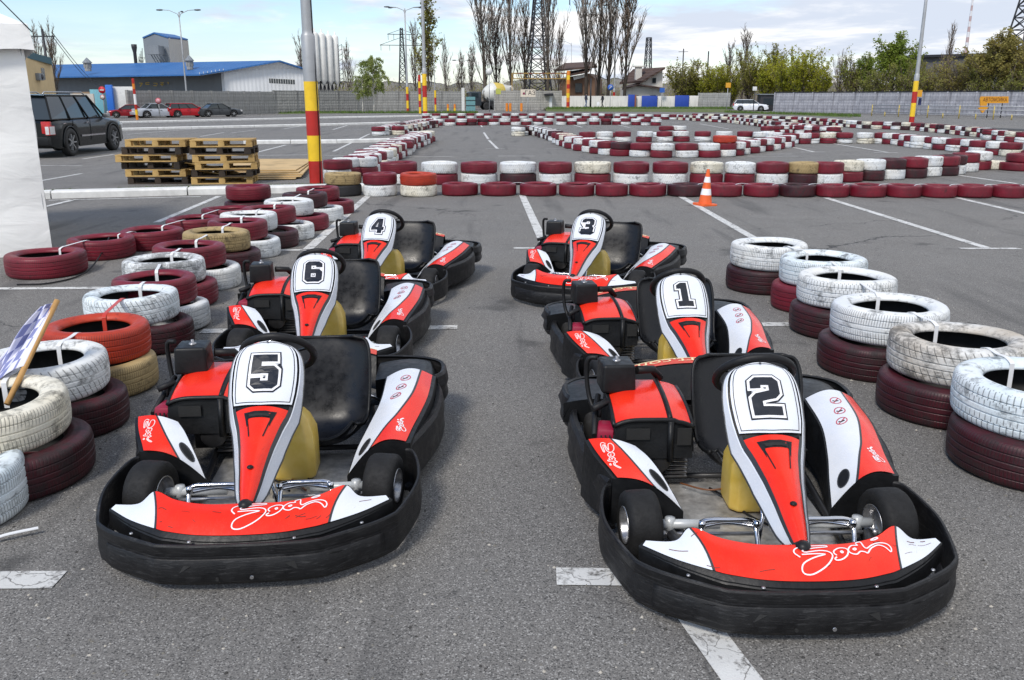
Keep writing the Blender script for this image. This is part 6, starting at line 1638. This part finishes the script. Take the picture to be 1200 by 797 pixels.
def board(label,x0,y0,x1,y1,Y,mat,text=None,tmat=None,post=True,name='sign_board',tx=0,tsz=.6,mark=False):
    a_=V(x0,y1,Y); b_=V(x1,y0,Y); w=b_.x-a_.x; h=b_.z-a_.z; t=thing(name,label,'sign',((a_.x+b_.x)/2,Y,0))
    m=MB(); m.box((0,0,a_.z+h/2),(w,.06,h)); f=m.build('sign_face',mat,t)
    if post: m=MB(); m.tube([(0,.08,0),(0,.08,b_.z-.05)],.045,0,8); m.build('sign_post',M['pole_grey'],t)
    if text:
        cu=bpy.data.curves.new('tx','FONT'); cu.body=text; cu.size=h*tsz*1.3; cu.align_x='CENTER'; cu.align_y='CENTER'; cu.extrude=.004; to=bpy.data.objects.new('tx',cu); C.objects.link(to)
        dg=bpy.context.evaluated_depsgraph_get(); me=bpy.data.meshes.new_from_object(to.evaluated_get(dg)); bpy.data.objects.remove(to)
        o=bpy.data.objects.new('lettering',me); C.objects.link(o); o.parent=f; o.location=(w*tx,-.042,a_.z+h/2); o.rotation_euler=(PI/2,0,0); me.materials.clear(); me.materials.append(tmat or M['kdecal_black'])
    if mark: m=MB(); m.box((-w*.28,-.04,a_.z+h*.45),(h*.28,.02,h*.28)); m.build('red_mark',simple('sign_mark',(.20,.02,.06),.6),f)
    return t
board('white gas board with dark letters on the pale block wall',610,104.8,627.5,113.6,107,simple('gas_board',(.62,.55,.45),.7),'ГАЗ',M['kdecal_black'],tx=.14,tsz=.62,mark=True)
board('square orange road sign on a dark post before the weathered fence',850.3,97,856.5,102.8,112,simple('orange_sign',(.62,.30,.02),.6))
board('orange sign half hidden behind the leaning right lamp post',1073,105.5,1081,113.5,82,bpy.data.materials['orange_sign'])
board('small dark blue board below the half hidden orange sign',1074,115,1080,124,82.5,simple('navy_board',(.03,.04,.13),.6),post=False)
board('little blue sign on the white house corner',773,103,779,108.5,123,M['sblue'])
board('small yellow green board beside the mixer truck drum',581,103.8,587,110.5,107.5,simple('lime_board',(.40,.42,.08),.6),post=False)
def arrow():
    Y=76; t=thing('arrow_sign','big orange bent arrow sign with dark lettering before the right fence','sign',(V(1165,120,Y).x,Y,0)); ox=t.location.x
    pts=[(1150,113),(1182,113),(1182,120.8),(1157,121),(1156,125.5),(1158.5,126),(1151.5,132.6),(1146.2,126.5),(1149,126),(1148.5,116)]
    q=[V(x,y,Y) for x,y in pts]; m=MB(); n=len(q)
    solid(m,[Vector((p.x-ox,.12,p.z)) for p in q],[Vector((p.x-ox,0,p.z)) for p in q]); f=m.build('arrow_face',simple('orange_arrow',(.60,.27,.015),.55),t)
    a_=V(1152,117,Y); cu=bpy.data.curves.new('tx','FONT'); cu.body='АВТОМОЙКА'; cu.size=.42; cu.align_y='CENTER'; cu.extrude=.004; to=bpy.data.objects.new('tx',cu); C.objects.link(to)
    me=bpy.data.meshes.new_from_object(to.evaluated_get(bpy.context.evaluated_depsgraph_get())); bpy.data.objects.remove(to)
    wd=max(v.co.x for v in me.vertices); sc_=(V(1180,117,Y).x-a_.x)/wd
    o=bpy.data.objects.new('lettering',me); C.objects.link(o); o.parent=f; o.location=(a_.x-ox,-.012,a_.z); o.rotation_euler=(PI/2,0,0); o.scale=(sc_,1.0,1); me.materials.clear(); me.materials.append(simple('letter_brown',(.13,.03,.01),.6))
    for x in (1160,1176):
        p=V(x,122,Y); m=MB(); m.tube([(p.x-ox,.2,0),(p.x-ox,.2,p.z+.3)],.04,0,8); m.build('sign_post',M['dark_metal'],t)
arrow()
def handrail():
    yl=simple('rail_yellow',(.50,.38,.10),.6); P0=V(1023,120,84); P1=V(1235,120,66); t=thing('handrail','long pale yellow handrail in front of the right fence','railing',(P0.x,P0.y,0))
    d=Vector((P1.x-P0.x,P1.y-P0.y,0)); n=11
    for k in range(n+1):
        p=d*(k/n); m=MB(); m.tube([(p.x,p.y,0),(p.x,p.y,1.05 if k%2==0 else .42)],.05,0,8); m.build('rail_post',yl,t)
    for z in (1.0,.72,.40): m=MB(); m.tube([(0,0,z),(d.x,d.y,z)],.04,0,6); m.build('rail_bar',M['pole_grey'],t)
handrail()
def teal_gate():
    t=thing('teal_gate','teal metal gate between a white post and the mixer truck','gate',(0,0,0)); Y=108
    m=MB(); a_=V(546,113,Y);b_=V(557,128,Y); m.box(((a_.x+b_.x)/2,Y,(a_.z)/2),(b_.x-a_.x,.1,a_.z-.1)); m.build('gate_leaf',simple('teal_paint',(.12,.27,.29),.6),t)
    m=MB(); a_=V(542.5,103,Y); m.box((a_.x,Y,a_.z/2),(.35,.35,a_.z)); m.build('gate_post',M['frame_white'],t)
    m=MB(); a_=V(546,117.5,Y);b_=V(557,117.5,Y); m.bar(a_+Vector((0,-.08,0)),b_+Vector((0,-.08,0)),.06); m.bar(a_+Vector((0,-.08,-.6)),b_+Vector((0,-.08,-.6)),.06); m.build('gate_rail',M['dark_metal'],t)
teal_gate()
t=thing('metal_door','grey metal door with a dark canopy in the pale block wall','door',(V(645.5,120,111.5).x,at(580,130.2).lerp(at(657,129.6),.85).y-.15,0))
m=MB(); m.box((0,0,.95),(.95,.1,1.9)); m.build('door_leaf',M['clad_light'],t); m=MB(); m.box((0,-.35,2.05),(1.2,.8,.22),0,rx=R(8)); m.build('door_canopy',M['dark_metal'],t)
def gantry():
    t=thing('pipe_gantry','yellow and red overhead pipe gantry crossing the bare poplars','gantry',(0,0,0)); Y=126
    m=MB(); a_=V(600,86,Y);b_=V(664,86,Y); n=10
    for k in range(n): m.bar(a_.lerp(b_,k/n),a_.lerp(b_,(k+1)/n),.16,.16,k%2)
    a2,b2=a_+Vector((0,0,-.7)),b_+Vector((0,0,-.7)); m.bar(a2,b2,.12,.12,0)
    for k in range(14): m.bar(a_.lerp(b_,k/14),a2.lerp(b2,(k+.5)/14),.07,.07,0)
    m.build('beam',[simple('gantry_yellow',(.30,.19,.05),.7),simple('gantry_red',(.16,.05,.03),.7)],t)
    for k in (0,1): p=(a_,b_)[k]; m=MB(); m.bar((p.x,p.y,0),p,.14); m.build('gantry_leg',bpy.data.materials['gantry_yellow'],t)
gantry()
p=V(573.3,84,108); t=thing('globe_lamp','pale round globe lamp on a mast above the mixer truck','lamp',(p.x,108,0)); m=MB(); m.tube([(0,0,0),(0,0,p.z)],.05,0,8); m.build('mast',M['pole_grey'],t)
m=MB(); m.lathe([(0,-.42),(.25,-.34),(.42,0),(.25,.34),(0,.42)],20,(0,0,p.z)); m.build('globe',M['frame_white'],t)
# houses
M['roof_brown']=(lambda t:(t.col(t.mix(t.mr(t.noise(t.tc(),1.2,5),.3,.7),(.060,.035,.028),(.10,.06,.045))),t.bump(t.math('SINE',t.math('MULTIPLY',t.sep(t.tc())[2],14)),.5,.06),t.mat)[-1])(NT('brown_tiles',.8))
def houses():
    Y=140; t=thing('white_house','white rendered house with a dark brown tiled roof behind the blue gates','house',(0,0,0))
    wm=wallmat('house_white',(.60,.58,.53),(.70,.67,.62),relief=False,dark=.8)
    g=[V(733,118,Y),V(733,103,Y),V(746,101,Y),V(776,103.5,Y),V(776,118,Y)]; g[0].z=g[-1].z=0
    m=MB(); solid(m,g,[p+Vector((0,7,0)) for p in g]); m.build('lower_wall',wm,t)
    u=[V(745,102,Y+2),V(776.5,82.5,Y+2),V(776.5,103,Y+2)]; m=MB(); solid(m,u,[p+Vector((0,7,0)) for p in u]); m.build('upper_gable',wm,t)
    th=Vector((0,0,.3)); q=[V(779.5,81,Y+1),V(752,97,Y+1),V(726,99,Y+8),V(742,83.2,Y+9)]; m=MB(); solid(m,q,[p+th for p in q]); q=[V(729,105.5,Y-1),V(748,100,Y-1),V(776.5,105,Y-1),V(776.5,104,Y+3),V(748,98.5,Y+4),V(729,103,Y+4)]; solid(m,q,[p+th*.7 for p in q]); m.build('roof',M['roof_brown'],t)
    for x0,y0,x1,y1 in ((767,91,771.5,97),(762,111.5,768.5,115.5),(742,112,748.5,117)):
        a_=V(x0,y1,Y-.3);b_=V(x1,y0,Y-.3); m=MB(); m.box(((a_.x+b_.x)/2,Y-.1 if y0>100 else Y+1.9,(a_.z+b_.z)/2),(b_.x-a_.x,.15,b_.z-a_.z)); m.build('window',M['window_dark'],t)
    m=MB(); a_=V(748,86,Y+4); m.box(tuple(a_),(1.0,1.0,2.0)); m.box((a_.x,a_.y,a_.z+1.05),(1.6,1.4,.2)); m.build('chimney',wm,t)
    Y=145; t=thing('brown_roofed_house','dark house with a wide brown roof behind the bare poplars','house',(0,0,0))
    w=[V(656,120,Y),V(656,92,Y),V(690,86,Y),V(697,92,Y),V(697,120,Y)]; w[0].z=w[-1].z=0
    m=MB(); solid(m,w,[p+Vector((2,8,0)) for p in w]); m.build('wall',simple('ochre_wall',(.16,.09,.055),.8,var=.3,scale=1),t)
    q=[V(650,84,Y-1.5),V(700,79.5,Y-1.5),V(695,74.5,Y+5),V(662,76,Y+5)]; m=MB(); solid(m,q,[p+th for p in q]); q=[V(664,90,Y-1.5),V(690,85,Y-1.5),V(692,82,Y+2),V(664,86,Y+2)]; solid(m,q,[p+th for p in q]); m.build('roof',M['roof_brown'],t)
    a_=V(678,103,Y-.2); m=MB(); m.box(tuple(a_),(1.1,.2,1.4)); m.build('window',M['window_dark'],t)
    a_=V(672,92,Y-.4); m=MB(); m.bar(a_,V(687,88,Y-.4),.3,.5); m.build('white_fascia',M['frame_white'],t)
houses()
slab('long_dark_hangar','long dark grey hangar roof behind the right trees','a',0,135,0,1,M['dark_metal'],'x') if False else None
def hangar():
    Y=150; t=thing('long_hangar','long low dark hangar behind the trees on the far right','building',(0,0,0)); a_=V(1068,68,Y); b_=V(1215,64,Y-15)
    q=[G_(a_),G_(b_),b_,a_]; m=MB(); solid(m,q,[p+Vector((3,12,0)) for p in q]); m.build('wall',simple('hangar_grey',(.10,.095,.10),.8,var=.25,scale=.5),t)
    q=[a_+Vector((-.6,-.6,0)),b_+Vector((.6,-.6,0)),b_+Vector((3,12,.4)),a_+Vector((3,12,.4))]; m=MB(); solid(m,q,[p+Vector((0,0,.4)) for p in q]); m.build('roof',M['dark_metal'],t)
hangar()
t=thing('dark_kiosk','dark kiosk with a pale front light right of the white estate car','kiosk',(V(900,118,116).x,116,0)); m=MB(); m.box((0,0,1.0),(2.4,1.6,2.0)); m.build('cabin',M['dark_metal'],t,bev=.04); m=MB(); m.box((0,-.82,1.15),(1.6,.04,.8)); m.build('window',M['window_dark'],t); m=MB(); m.box((0,0,2.06),(2.8,2.0,.12)); m.build('roof',M['clad_grey'],t)
p=V(884.5,104,114); t=thing('floodlight','small pale floodlight on a thin mast behind the white estate car','lamp',(p.x,114,0)); m=MB(); m.tube([(0,0,0),(0,0,p.z)],.05,0,8); m.build('mast',M['dark_metal'],t); m=MB(); m.box((0,0,p.z),(.5,.3,.5)); m.build('lamp_box',M['frame_white'],t,bev=.05)
# ------------------------------------------------------------------ pylons and masts
def pylon(label,px,Y,top,wb,arms,base=0,wt=.5,seg=14,group=None,mat='dark_metal',th=.14):
    P=world_at(px,Y); h=V(px,top,Y).z; t=thing('lattice_pylon',label,'pylon',(P.x,P.y,0),R(12),group); m=MB()
    def wd(z): return lerp(wb,wt,min(1,(z/h))**.75)/2
    zs=[h*(1-(1-k/seg)**1.25) for k in range(seg+1)]
    for k in range(seg):
        a_,b_=zs[k],zs[k+1]; wa,wb_=wd(a_),wd(b_); c=[(-1,-1),(1,-1),(1,1),(-1,1)]
        for i in range(4):
            x,y=c[i]; x2,y2=c[(i+1)%4]
            m.bar((x*wa,y*wa,a_),(x*wb_,y*wb_,b_),th); m.bar((x*wa,y*wa,a_),(x2*wb_,y2*wb_,b_),th*.55); m.bar((x2*wa,y2*wa,a_),(x*wb_,y*wb_,b_),th*.55)
            m.bar((x*wb_,y*wb_,b_),(x2*wb_,y2*wb_,b_),th*.5)
    m.build('lattice_mast',M[mat],t)
    for f,w in arms:
        m=MB(); z=h*f; m.bar((-w,0,z),(w,0,z),th*.9); m.bar((-w,0,z),(0,0,z+w*.35),th*.6); m.bar((w,0,z),(0,0,z+w*.35),th*.6)
        for s in (-1,1): m.bar((s*w*.95,0,z),(s*w*.95,0,z-1.2),th*.6); m.bar((s*w*.55,0,z),(s*w*.55,0,z-1.2),th*.6)
        m.build('crossarm',M[mat],t)
pylon('tall lattice pylon with cross arms rising among the bare poplars',630,150,-45,4.6,[(.77,5.5),(.9,4.2)],th=.2)
pylon('slender lattice pylon behind the birches',473,210,33,2.4,[(.78,5.0),(.92,3.2)],th=.15)
pylon('lattice pylon cut by the top right corner',1190,150,-60,7.5,[(.9,5)],th=.26)
pylon('small far transmission mast above the white house roof',757.5,300,44,3.0,[],wt=1.3,th=.22,seg=8)
def redmast():
    Y=420; P=world_at(1124,Y); t=thing('television_mast','far red and white tapering television mast above the right trees','mast',(P.x,Y,0)); a_=V(1124,62,Y).z; b_=V(1130,-25,Y).z
    m=MB(); n=14
    for k in range(n):
        z0,z1=lerp(a_,b_,k/n),lerp(a_,b_,(k+1)/n); r0=lerp(.75,.22,k/n); m.lathe([(r0,z0),(r0,z1)],10,(0,0,0),'Z',k%2)
    m.lathe([(3.0,0),(2.9,a_-8),(1.6,a_-6),(1.1,a_)],12,(0,0,0),'Z',0)
    m.build('mast_shaft',[simple('mast_red_hazed',(.45,.33,.33),.7),simple('mast_white',(.66,.66,.68),.7)],t)  # red made pale: distance haze mixed into the colour
redmast()
# ------------------------------------------------------------------ trees
def barkmat(n,c): return simple(n,c,.9,var=.35,scale=2)
M['bark']=barkmat('bark_grey_brown',(.085,.068,.052)); M['bark_dark']=barkmat('bark_dark',(.040,.030,.023)); M['bark_birch']=barkmat('birch_bark',(.48,.46,.42)); M['twig']=barkmat('twig_brown',(.17,.13,.10)); M['twig_grey']=barkmat('twig_grey',(.24,.21,.185))
def leafmat(name,a,b):
    t=NT(name,.7); n=t.noise(t.tc(),.9,3,.6); r_=t.geo('Random Per Island'); c=t.mix(t.mr(n,.35,.65),a,b); c=t.mix(t.math('MULTIPLY',r_,.5),c,tuple(v*.45 for v in a)); t.col(c)
    tr=t.n.new('ShaderNodeBsdfTranslucent'); t.inp(tr.inputs[0],c); ms=t.n.new('ShaderNodeMixShader'); ms.inputs[0].default_value=.45; t.l.new(t.b.outputs[0],ms.inputs[1]); t.l.new(tr.outputs[0],ms.inputs[2]); t.l.new(ms.outputs[0],t.n['Material Output'].inputs[0]); return t.mat
M['leaf_lime']=leafmat('leaves_yellow_green',(.46,.44,.025),(.34,.38,.03)); M['leaf_green']=leafmat('leaves_spring_green',(.20,.29,.03),(.30,.36,.05)); M['leaf_olive']=leafmat('leaves_olive',(.24,.25,.04),(.33,.30,.07)); M['leaf_bronze']=leafmat('leaves_bronze',(.33,.27,.07),(.40,.37,.11)); M['leaf_birch']=leafmat('leaves_birch',(.27,.34,.08),(.38,.43,.12)); M['leaf_dark']=leafmat('leaves_dark_olive',(.24,.27,.045),(.34,.34,.07))
def tri_tube(m,pts,r0,r1,mi=0):
    m.tube(pts,[lerp(r0,r1,i/(len(pts)-1)) for i in range(len(pts))],mi,3,False,True)
def tree_mesh(kind,h,seed,leaf=None,leafn=0,bark='bark',twig='twig'):
    """kind: poplar (narrow, upright), round (spreading), willow (drooping ends)"""
    rg=random.Random(seed); tr=MB(); br=MB(); lf=MB()
    lean=(rg.uniform(-.03,.03)*h,rg.uniform(-.02,.02)*h)
    def trunk(z): f=z/h; return Vector((lean[0]*f+.08*math.sin(3*f+seed),lean[1]*f,z))
    top={'poplar':.96,'round':.62,'willow':.75,'bush':.30}[kind]
    r0=h*(.0115 if kind=='poplar' else .018)
    tr.tube([trunk(h*top*k/9) for k in range(10)],[r0*(1-.88*k/9) for k in range(10)],0,8)
    n={'poplar':30,'round':30,'willow':26,'bush':26}[kind]
    ends=[]
    for i in range(n):
        f=(i+.5)/n; z0=h*lerp({'poplar':.12,'round':.20,'willow':.28,'bush':.02}[kind],top*.97,f); a=i*2.4+rg.uniform(-.5,.5)
        if kind=='poplar': L=h*rg.uniform(.26,.46)*(1-.55*f); out=rg.uniform(.14,.36); up=1
        elif kind=='round': L=h*rg.uniform(.28,.46)*(1-.35*f); out=lerp(1.0,.35,f)*rg.uniform(.7,1.2); up=.9
        elif kind=='bush': L=h*rg.uniform(.45,.8); out=rg.uniform(.25,.8); up=1
        else: L=h*rg.uniform(.20,.36)*(1-.4*f); out=rg.uniform(.5,.9); up=.7
        d=Vector((math.cos(a)*out,math.sin(a)*out,up)).normalized(); p=trunk(z0); pts=[p]; q=p.copy()
        for k in range(4):
            d=(d+Vector((rg.uniform(-.12,.12),rg.uniform(-.12,.12),(.16 if kind!='willow' else -.22*k)))).normalized(); q=q+d*L/4; pts.append(q.copy())
        tri_tube(br,pts,r0*(.32 if kind=='poplar' else .38)*(1-.5*f),.010,0)
        for k in range(11 if kind=='poplar' else 11):
            t_=rg.uniform(.25,1.0)*4; ii=min(3,int(t_)); s=pts[ii].lerp(pts[ii+1],t_-ii)
            dd=(d+Vector((rg.uniform(-.5,.5),rg.uniform(-.5,.5),(rg.uniform(.2,.9) if kind=='poplar' else rg.uniform(-.1,.5)) if kind!='willow' else rg.uniform(-1.2,.1)))).normalized(); l=L*rg.uniform(.18,.42)
            e=s+dd*l; mid=s.lerp(e,.5)+Vector((rg.uniform(-.05,.05),rg.uniform(-.05,.05),.04))*l; tri_tube(br,[s,mid,e],.022,.008,1); ends.append((s,e))
            for _ in range(2):
                s2=s.lerp(e,rg.uniform(.3,.9)); e2=s2+(dd+Vector((rg.uniform(-.8,.8),rg.uniform(-.8,.8),rg.uniform(-.3,.5)))).normalized()*l*.5; br.add([s2+Vector((.012,0,0)),s2-Vector((.012,0,0)),e2],[(0,1,2)],1); br.add([s2+Vector((0,.012,0)),s2-Vector((0,.012,0)),e2],[(0,1,2)],1); ends.append((s2,e2))
    if leaf:
        dens=[rg.random()**1.2 for _ in ends]
        for _ in range(leafn):
            k=rg.randrange(len(ends)); 
            if rg.random()>dens[k]+.15: continue
            s,e=ends[k]; c=s.lerp(e,rg.uniform(.1,1.15))+Vector((rg.gauss(0,.10),rg.gauss(0,.10),rg.gauss(0,.10)))*h/8
            sz=rg.uniform(.055,.125)*(h/8)**.5; a=Vector((rg.uniform(-1,1),rg.uniform(-1,1),rg.uniform(-1,1))).normalized()*sz; b=a.cross(Vector((rg.uniform(-1,1),rg.uniform(-1,1),rg.uniform(-1,1)))).normalized()*sz*.7
            lf.add([c-a,c+b,c+a,c-b],[(0,1,2,3)],0)
    return tr,br,lf
TM={}
def tree(label,px,Y,top,kind,seed,leaf=None,leafn=0,bark='bark',twig='twig',name='tree',group=None,wide=1,base=0):
    P=world_at(px,Y); h=V(px,top,Y).z-base; h0=10.0 if kind!='bush' else 5.0
    key=(kind,seed,leaf,leafn,bark,twig)
    if key not in TM:
        tr,br,lf=tree_mesh(kind,h0,seed,leaf,leafn)
        TM[key]=(tr,br,lf,{})
    t=thing(name,label,'tree',(P.x,P.y,base),random.Random(px).uniform(0,6.28),group)
    s=h/h0; t.scale=(s*wide,s*wide,s)
    tr,br,lf,me=TM[key]
    if 'tr' not in me:
        o=tr.build('trunk',M[bark],t); me['tr']=o.data; o2=br.build('crown',[M[bark],M[twig]],t); me['br']=o2.data
        if leaf: o3=lf.build('leaves',M[leaf],o2); me['lf']=o3.data
    else:
        o=bpy.data.objects.new('trunk',me['tr']); o2=bpy.data.objects.new('crown',me['br'])
        for q in (o,o2): C.objects.link(q); q.parent=t
        if leaf: o3=bpy.data.objects.new('leaves',me['lf']); C.objects.link(o3); o3.parent=o2
    return t
GP='bare poplars behind the far fence'
for i,(px,Y,top,sd,w,lab) in enumerate([(568,130,-45,1,1.0,'tall bare poplar above the mixer truck'),(582,134,2,2,1.0,'slim bare poplar second right of the mixer truck'),(600,132,-25,3,.9,'tall bare poplar above the gas sign'),
   (616,138,10,4,.9,'thin bare poplar left of the tall pylon'),(643,128,-40,2,.8,'tall bare poplar between the pylon and the height gate post'),(654,140,40,3,.9,'short bare poplar behind the height gate post'),
   (685.5,127,-60,1,.9,'tallest bare poplar left of the yellow footed lamp post'),(699,130,-40,4,.9,'bare poplar with upright limbs left of the walking people'),(712,128,-55,3,.9,'dark bare poplar touching the yellow footed lamp post'),(732,126,-35,2,.95,'bare poplar between the lamp post and the white house'),
   (523,150,54,1,.8,'short bare poplar right of the greening poplar'),(540,150,66,3,1.0,'bare poplar behind the teal gate, left'),(552,152,60,2,1.0,'bare poplar behind the teal gate, right'),(489,150,34,4,.9,'bare poplar left of the greening poplar'),(356,160,48,2,1.0,'bare tree just left of the thick pole behind the warehouse'),
   (410,150,56,3,.9,'bare tree between the silos and the birches'),(52,110,40,1,1.0,'bare tree above the yellow building, left'),(68,115,36,2,.9,'bare tree above the yellow building, right'),(868,140,42,3,1.3,'bare pale tree above the yellow green bushes'),(850,150,56,2,1.2,'small bare tree left of the bare pale tree')]):
    tree(lab,px,Y,top,'poplar',sd,bark='bark_dark' if i in(6,7,8,9) else 'bark',twig='twig' if i%2 else 'twig_grey',name='bare_poplar',group=GP,wide=w*1.35)
tree('greening poplar with young leaves beside the striped lamp foot',503,140,12,'poplar',5,'leaf_olive',3200,name='poplar_tree',wide=1.4)
tree('drooping bright green birch right of the silos',438,at(438,132.5).y,47,'willow',6,'leaf_birch',13000,'bark_birch',name='birch_tree',wide=.8)
tree('smaller pale green birch left of the drooping birch',425,at(425,132.6).y,74,'willow',7,'leaf_birch',6500,'bark_birch',name='birch_tree',wide=.9)
GB='leafing trees behind the right fences'
for i,(px,Y,top,kd,sd,lf,n,w,lab) in enumerate([
   (800,132,78,'bush',11,'leaf_olive',11000,1.3,'olive bush right behind the white house'),(815,134,84,'bush',12,'leaf_lime',12000,1.2,'lime green bush above the last blue gate'),(836,130,80,'bush',13,'leaf_lime',12000,1.3,'lime green bush left of the orange road sign'),
   (856,131,84,'bush',11,'leaf_lime',12000,1.2,'lime green bush above the orange road sign'),(876,128,66,'bush',12,'leaf_olive',8000,1.0,'taller olive bush above the white estate car'),(897,126,74,'bush',13,'leaf_lime',12000,1.2,'lime green bush above the dark kiosk'),
   (904,142,46,'round',21,'leaf_olive',7000,1.0,'olive tree standing behind the kiosk'),(920,122,70,'bush',12,'leaf_lime',12000,1.1,'bright lime bush at the left end of the long right fence'),(942,118,66,'bush',11,'leaf_lime',12000,1.15,'bright lime bush second along the long right fence'),(960,116,80,'bush',13,'leaf_lime',12000,1.0,'low lime bush before the bare grey tree'),
   (983,122,52,'round',22,None,0,.8,'bare grey tree between the lime bushes and the big green tree'),(996,118,68,'bush',12,'leaf_dark',5000,.9,'dark olive bush under the big green tree'),
   (1010,118,56,'round',23,'leaf_green',11000,1.2,'dark green tree left of the big green tree'),(1044,112,32,'round',21,'leaf_green',15000,1.3,'big airy spring green tree left of the leaning lamp post'),(1024,110,84,'bush',13,'leaf_dark',6500,1.3,'dark bush at the foot of the big green tree'),(1058,108,80,'bush',11,'leaf_dark',6500,1.2,'dark bush behind the leaning lamp post'),
   (1090,112,78,'bush',12,'leaf_olive',5000,1.2,'olive bush right of the leaning lamp post'),(1104,125,36,'poplar',4,None,0,1.0,'thin bare tree in front of the hangar'),(1117,102,74,'bush',13,'leaf_bronze',6500,1.3,'bronze bush above the orange arrow, left'),
   (1140,100,52,'round',22,'leaf_bronze',12000,1.35,'bronze leaved tree above the orange arrow sign'),(1166,97,26,'round',23,'leaf_bronze',15000,1.35,'large bronze leaved tree at the right edge'),(1196,96,34,'round',21,'leaf_bronze',9000,1.1,'bronze leaved tree cut by the right edge'),(1150,98,88,'bush',11,'leaf_dark',6500,1.3,'dark bush at the foot of the bronze trees'),(1185,95,84,'bush',12,'leaf_dark',6500,1.3,'dark bush low at the right edge'),
   (1075,118,62,'round',23,'leaf_olive',4500,.8,'small olive tree right behind the leaning lamp post')]):
    tree(lab,px,Y,top,kd,sd,lf,n,'bark_dark' if kd!='poplar' else 'bark','twig',name='leafing_tree' if kd!='bush' else 'bush',group=GB,wide=w)
# low brown-olive thicket behind the fences, a mass nobody could count
def thicket():
    rg=random.Random(5); m=MB()
    def patch(x0,x1,Y0,Y1,top0,top1,n,mis):
        for _ in range(n):
            px=rg.uniform(x0,x1); Y=rg.uniform(Y0,Y1); p=world_at(px,Y); hmax=V(px,lerp(top0,top1,rg.random()**.7),Y).z*(.75+.35*noise.noise(Vector((p.x*.12,Y*.1,0))))
            h=hmax*rg.uniform(.55,1); dx,dy=rg.gauss(0,.10)*h,rg.gauss(0,.10)*h; mi=rg.choice(mis)
            r=.03; m.add([p+Vector((-r,0,0)),p+Vector((r,0,0)),p+Vector((dx,dy,h))],[(0,1,2)],0)
            for k in range(7):
                f=rg.uniform(.35,1); c=p+Vector((dx*f,dy*f,h*f)); e=c+Vector((rg.uniform(-.5,.5),rg.uniform(-.5,.5),rg.uniform(.1,.7))); m.add([c+Vector((.02,0,0)),c-Vector((.02,0,0)),e],[(0,1,2)],0)
                if mi: 
                    s=rg.uniform(.05,.11); a=Vector((rg.uniform(-1,1),rg.uniform(-1,1),rg.uniform(-1,1))).normalized()*s; b=a.cross(Vector((rg.uniform(-1,1),.3,rg.uniform(-1,1)))).normalized()*s; m.add([e-a,e+b,e+a,e-b],[(0,1,2,3)],mi)
    patch(395,560,135,175,108,82,1300,[0,0,2,2,1]); patch(555,735,150,185,104,78,2400,[0,0,2,1]); patch(780,905,150,180,95,64,1700,[0,2,1]); patch(900,1070,130,165,100,70,1900,[0,2,3]); patch(1065,1230,125,142,105,78,1700,[0,3,2])
    tag(m.build('far_thicket',[M['twig_grey'],M['leaf_lime'],M['leaf_olive'],M['leaf_dark']]),'brown and olive thicket of far off scrub behind the fences','thicket',kind='stuff')
thicket()
# distant tree line on the horizon
def treeline():
    m=MB(); rg=random.Random(9)
    def fn(i,j):
        x=lerp(-900,900,i); y=560+30*math.sin(i*9); h=(11+5*noise.noise(Vector((i*22,0,0)))+3*noise.noise(Vector((i*90,1,0)))+1.6*noise.noise(Vector((i*300,2,0))))
        return (x,y+ (20*math.sin(PI*j)),h*math.sin(PI*min(j,.5)) if j<=.5 else h*math.sin(PI*j))
    m.grid(fn,700,6,0); tag(m.build('distant_woods',simple('distant_woods',(.17,.165,.15),.95,var=.4,scale=.15)),'low grey brown band of woods along the horizon','woods',kind='stuff')
treeline()
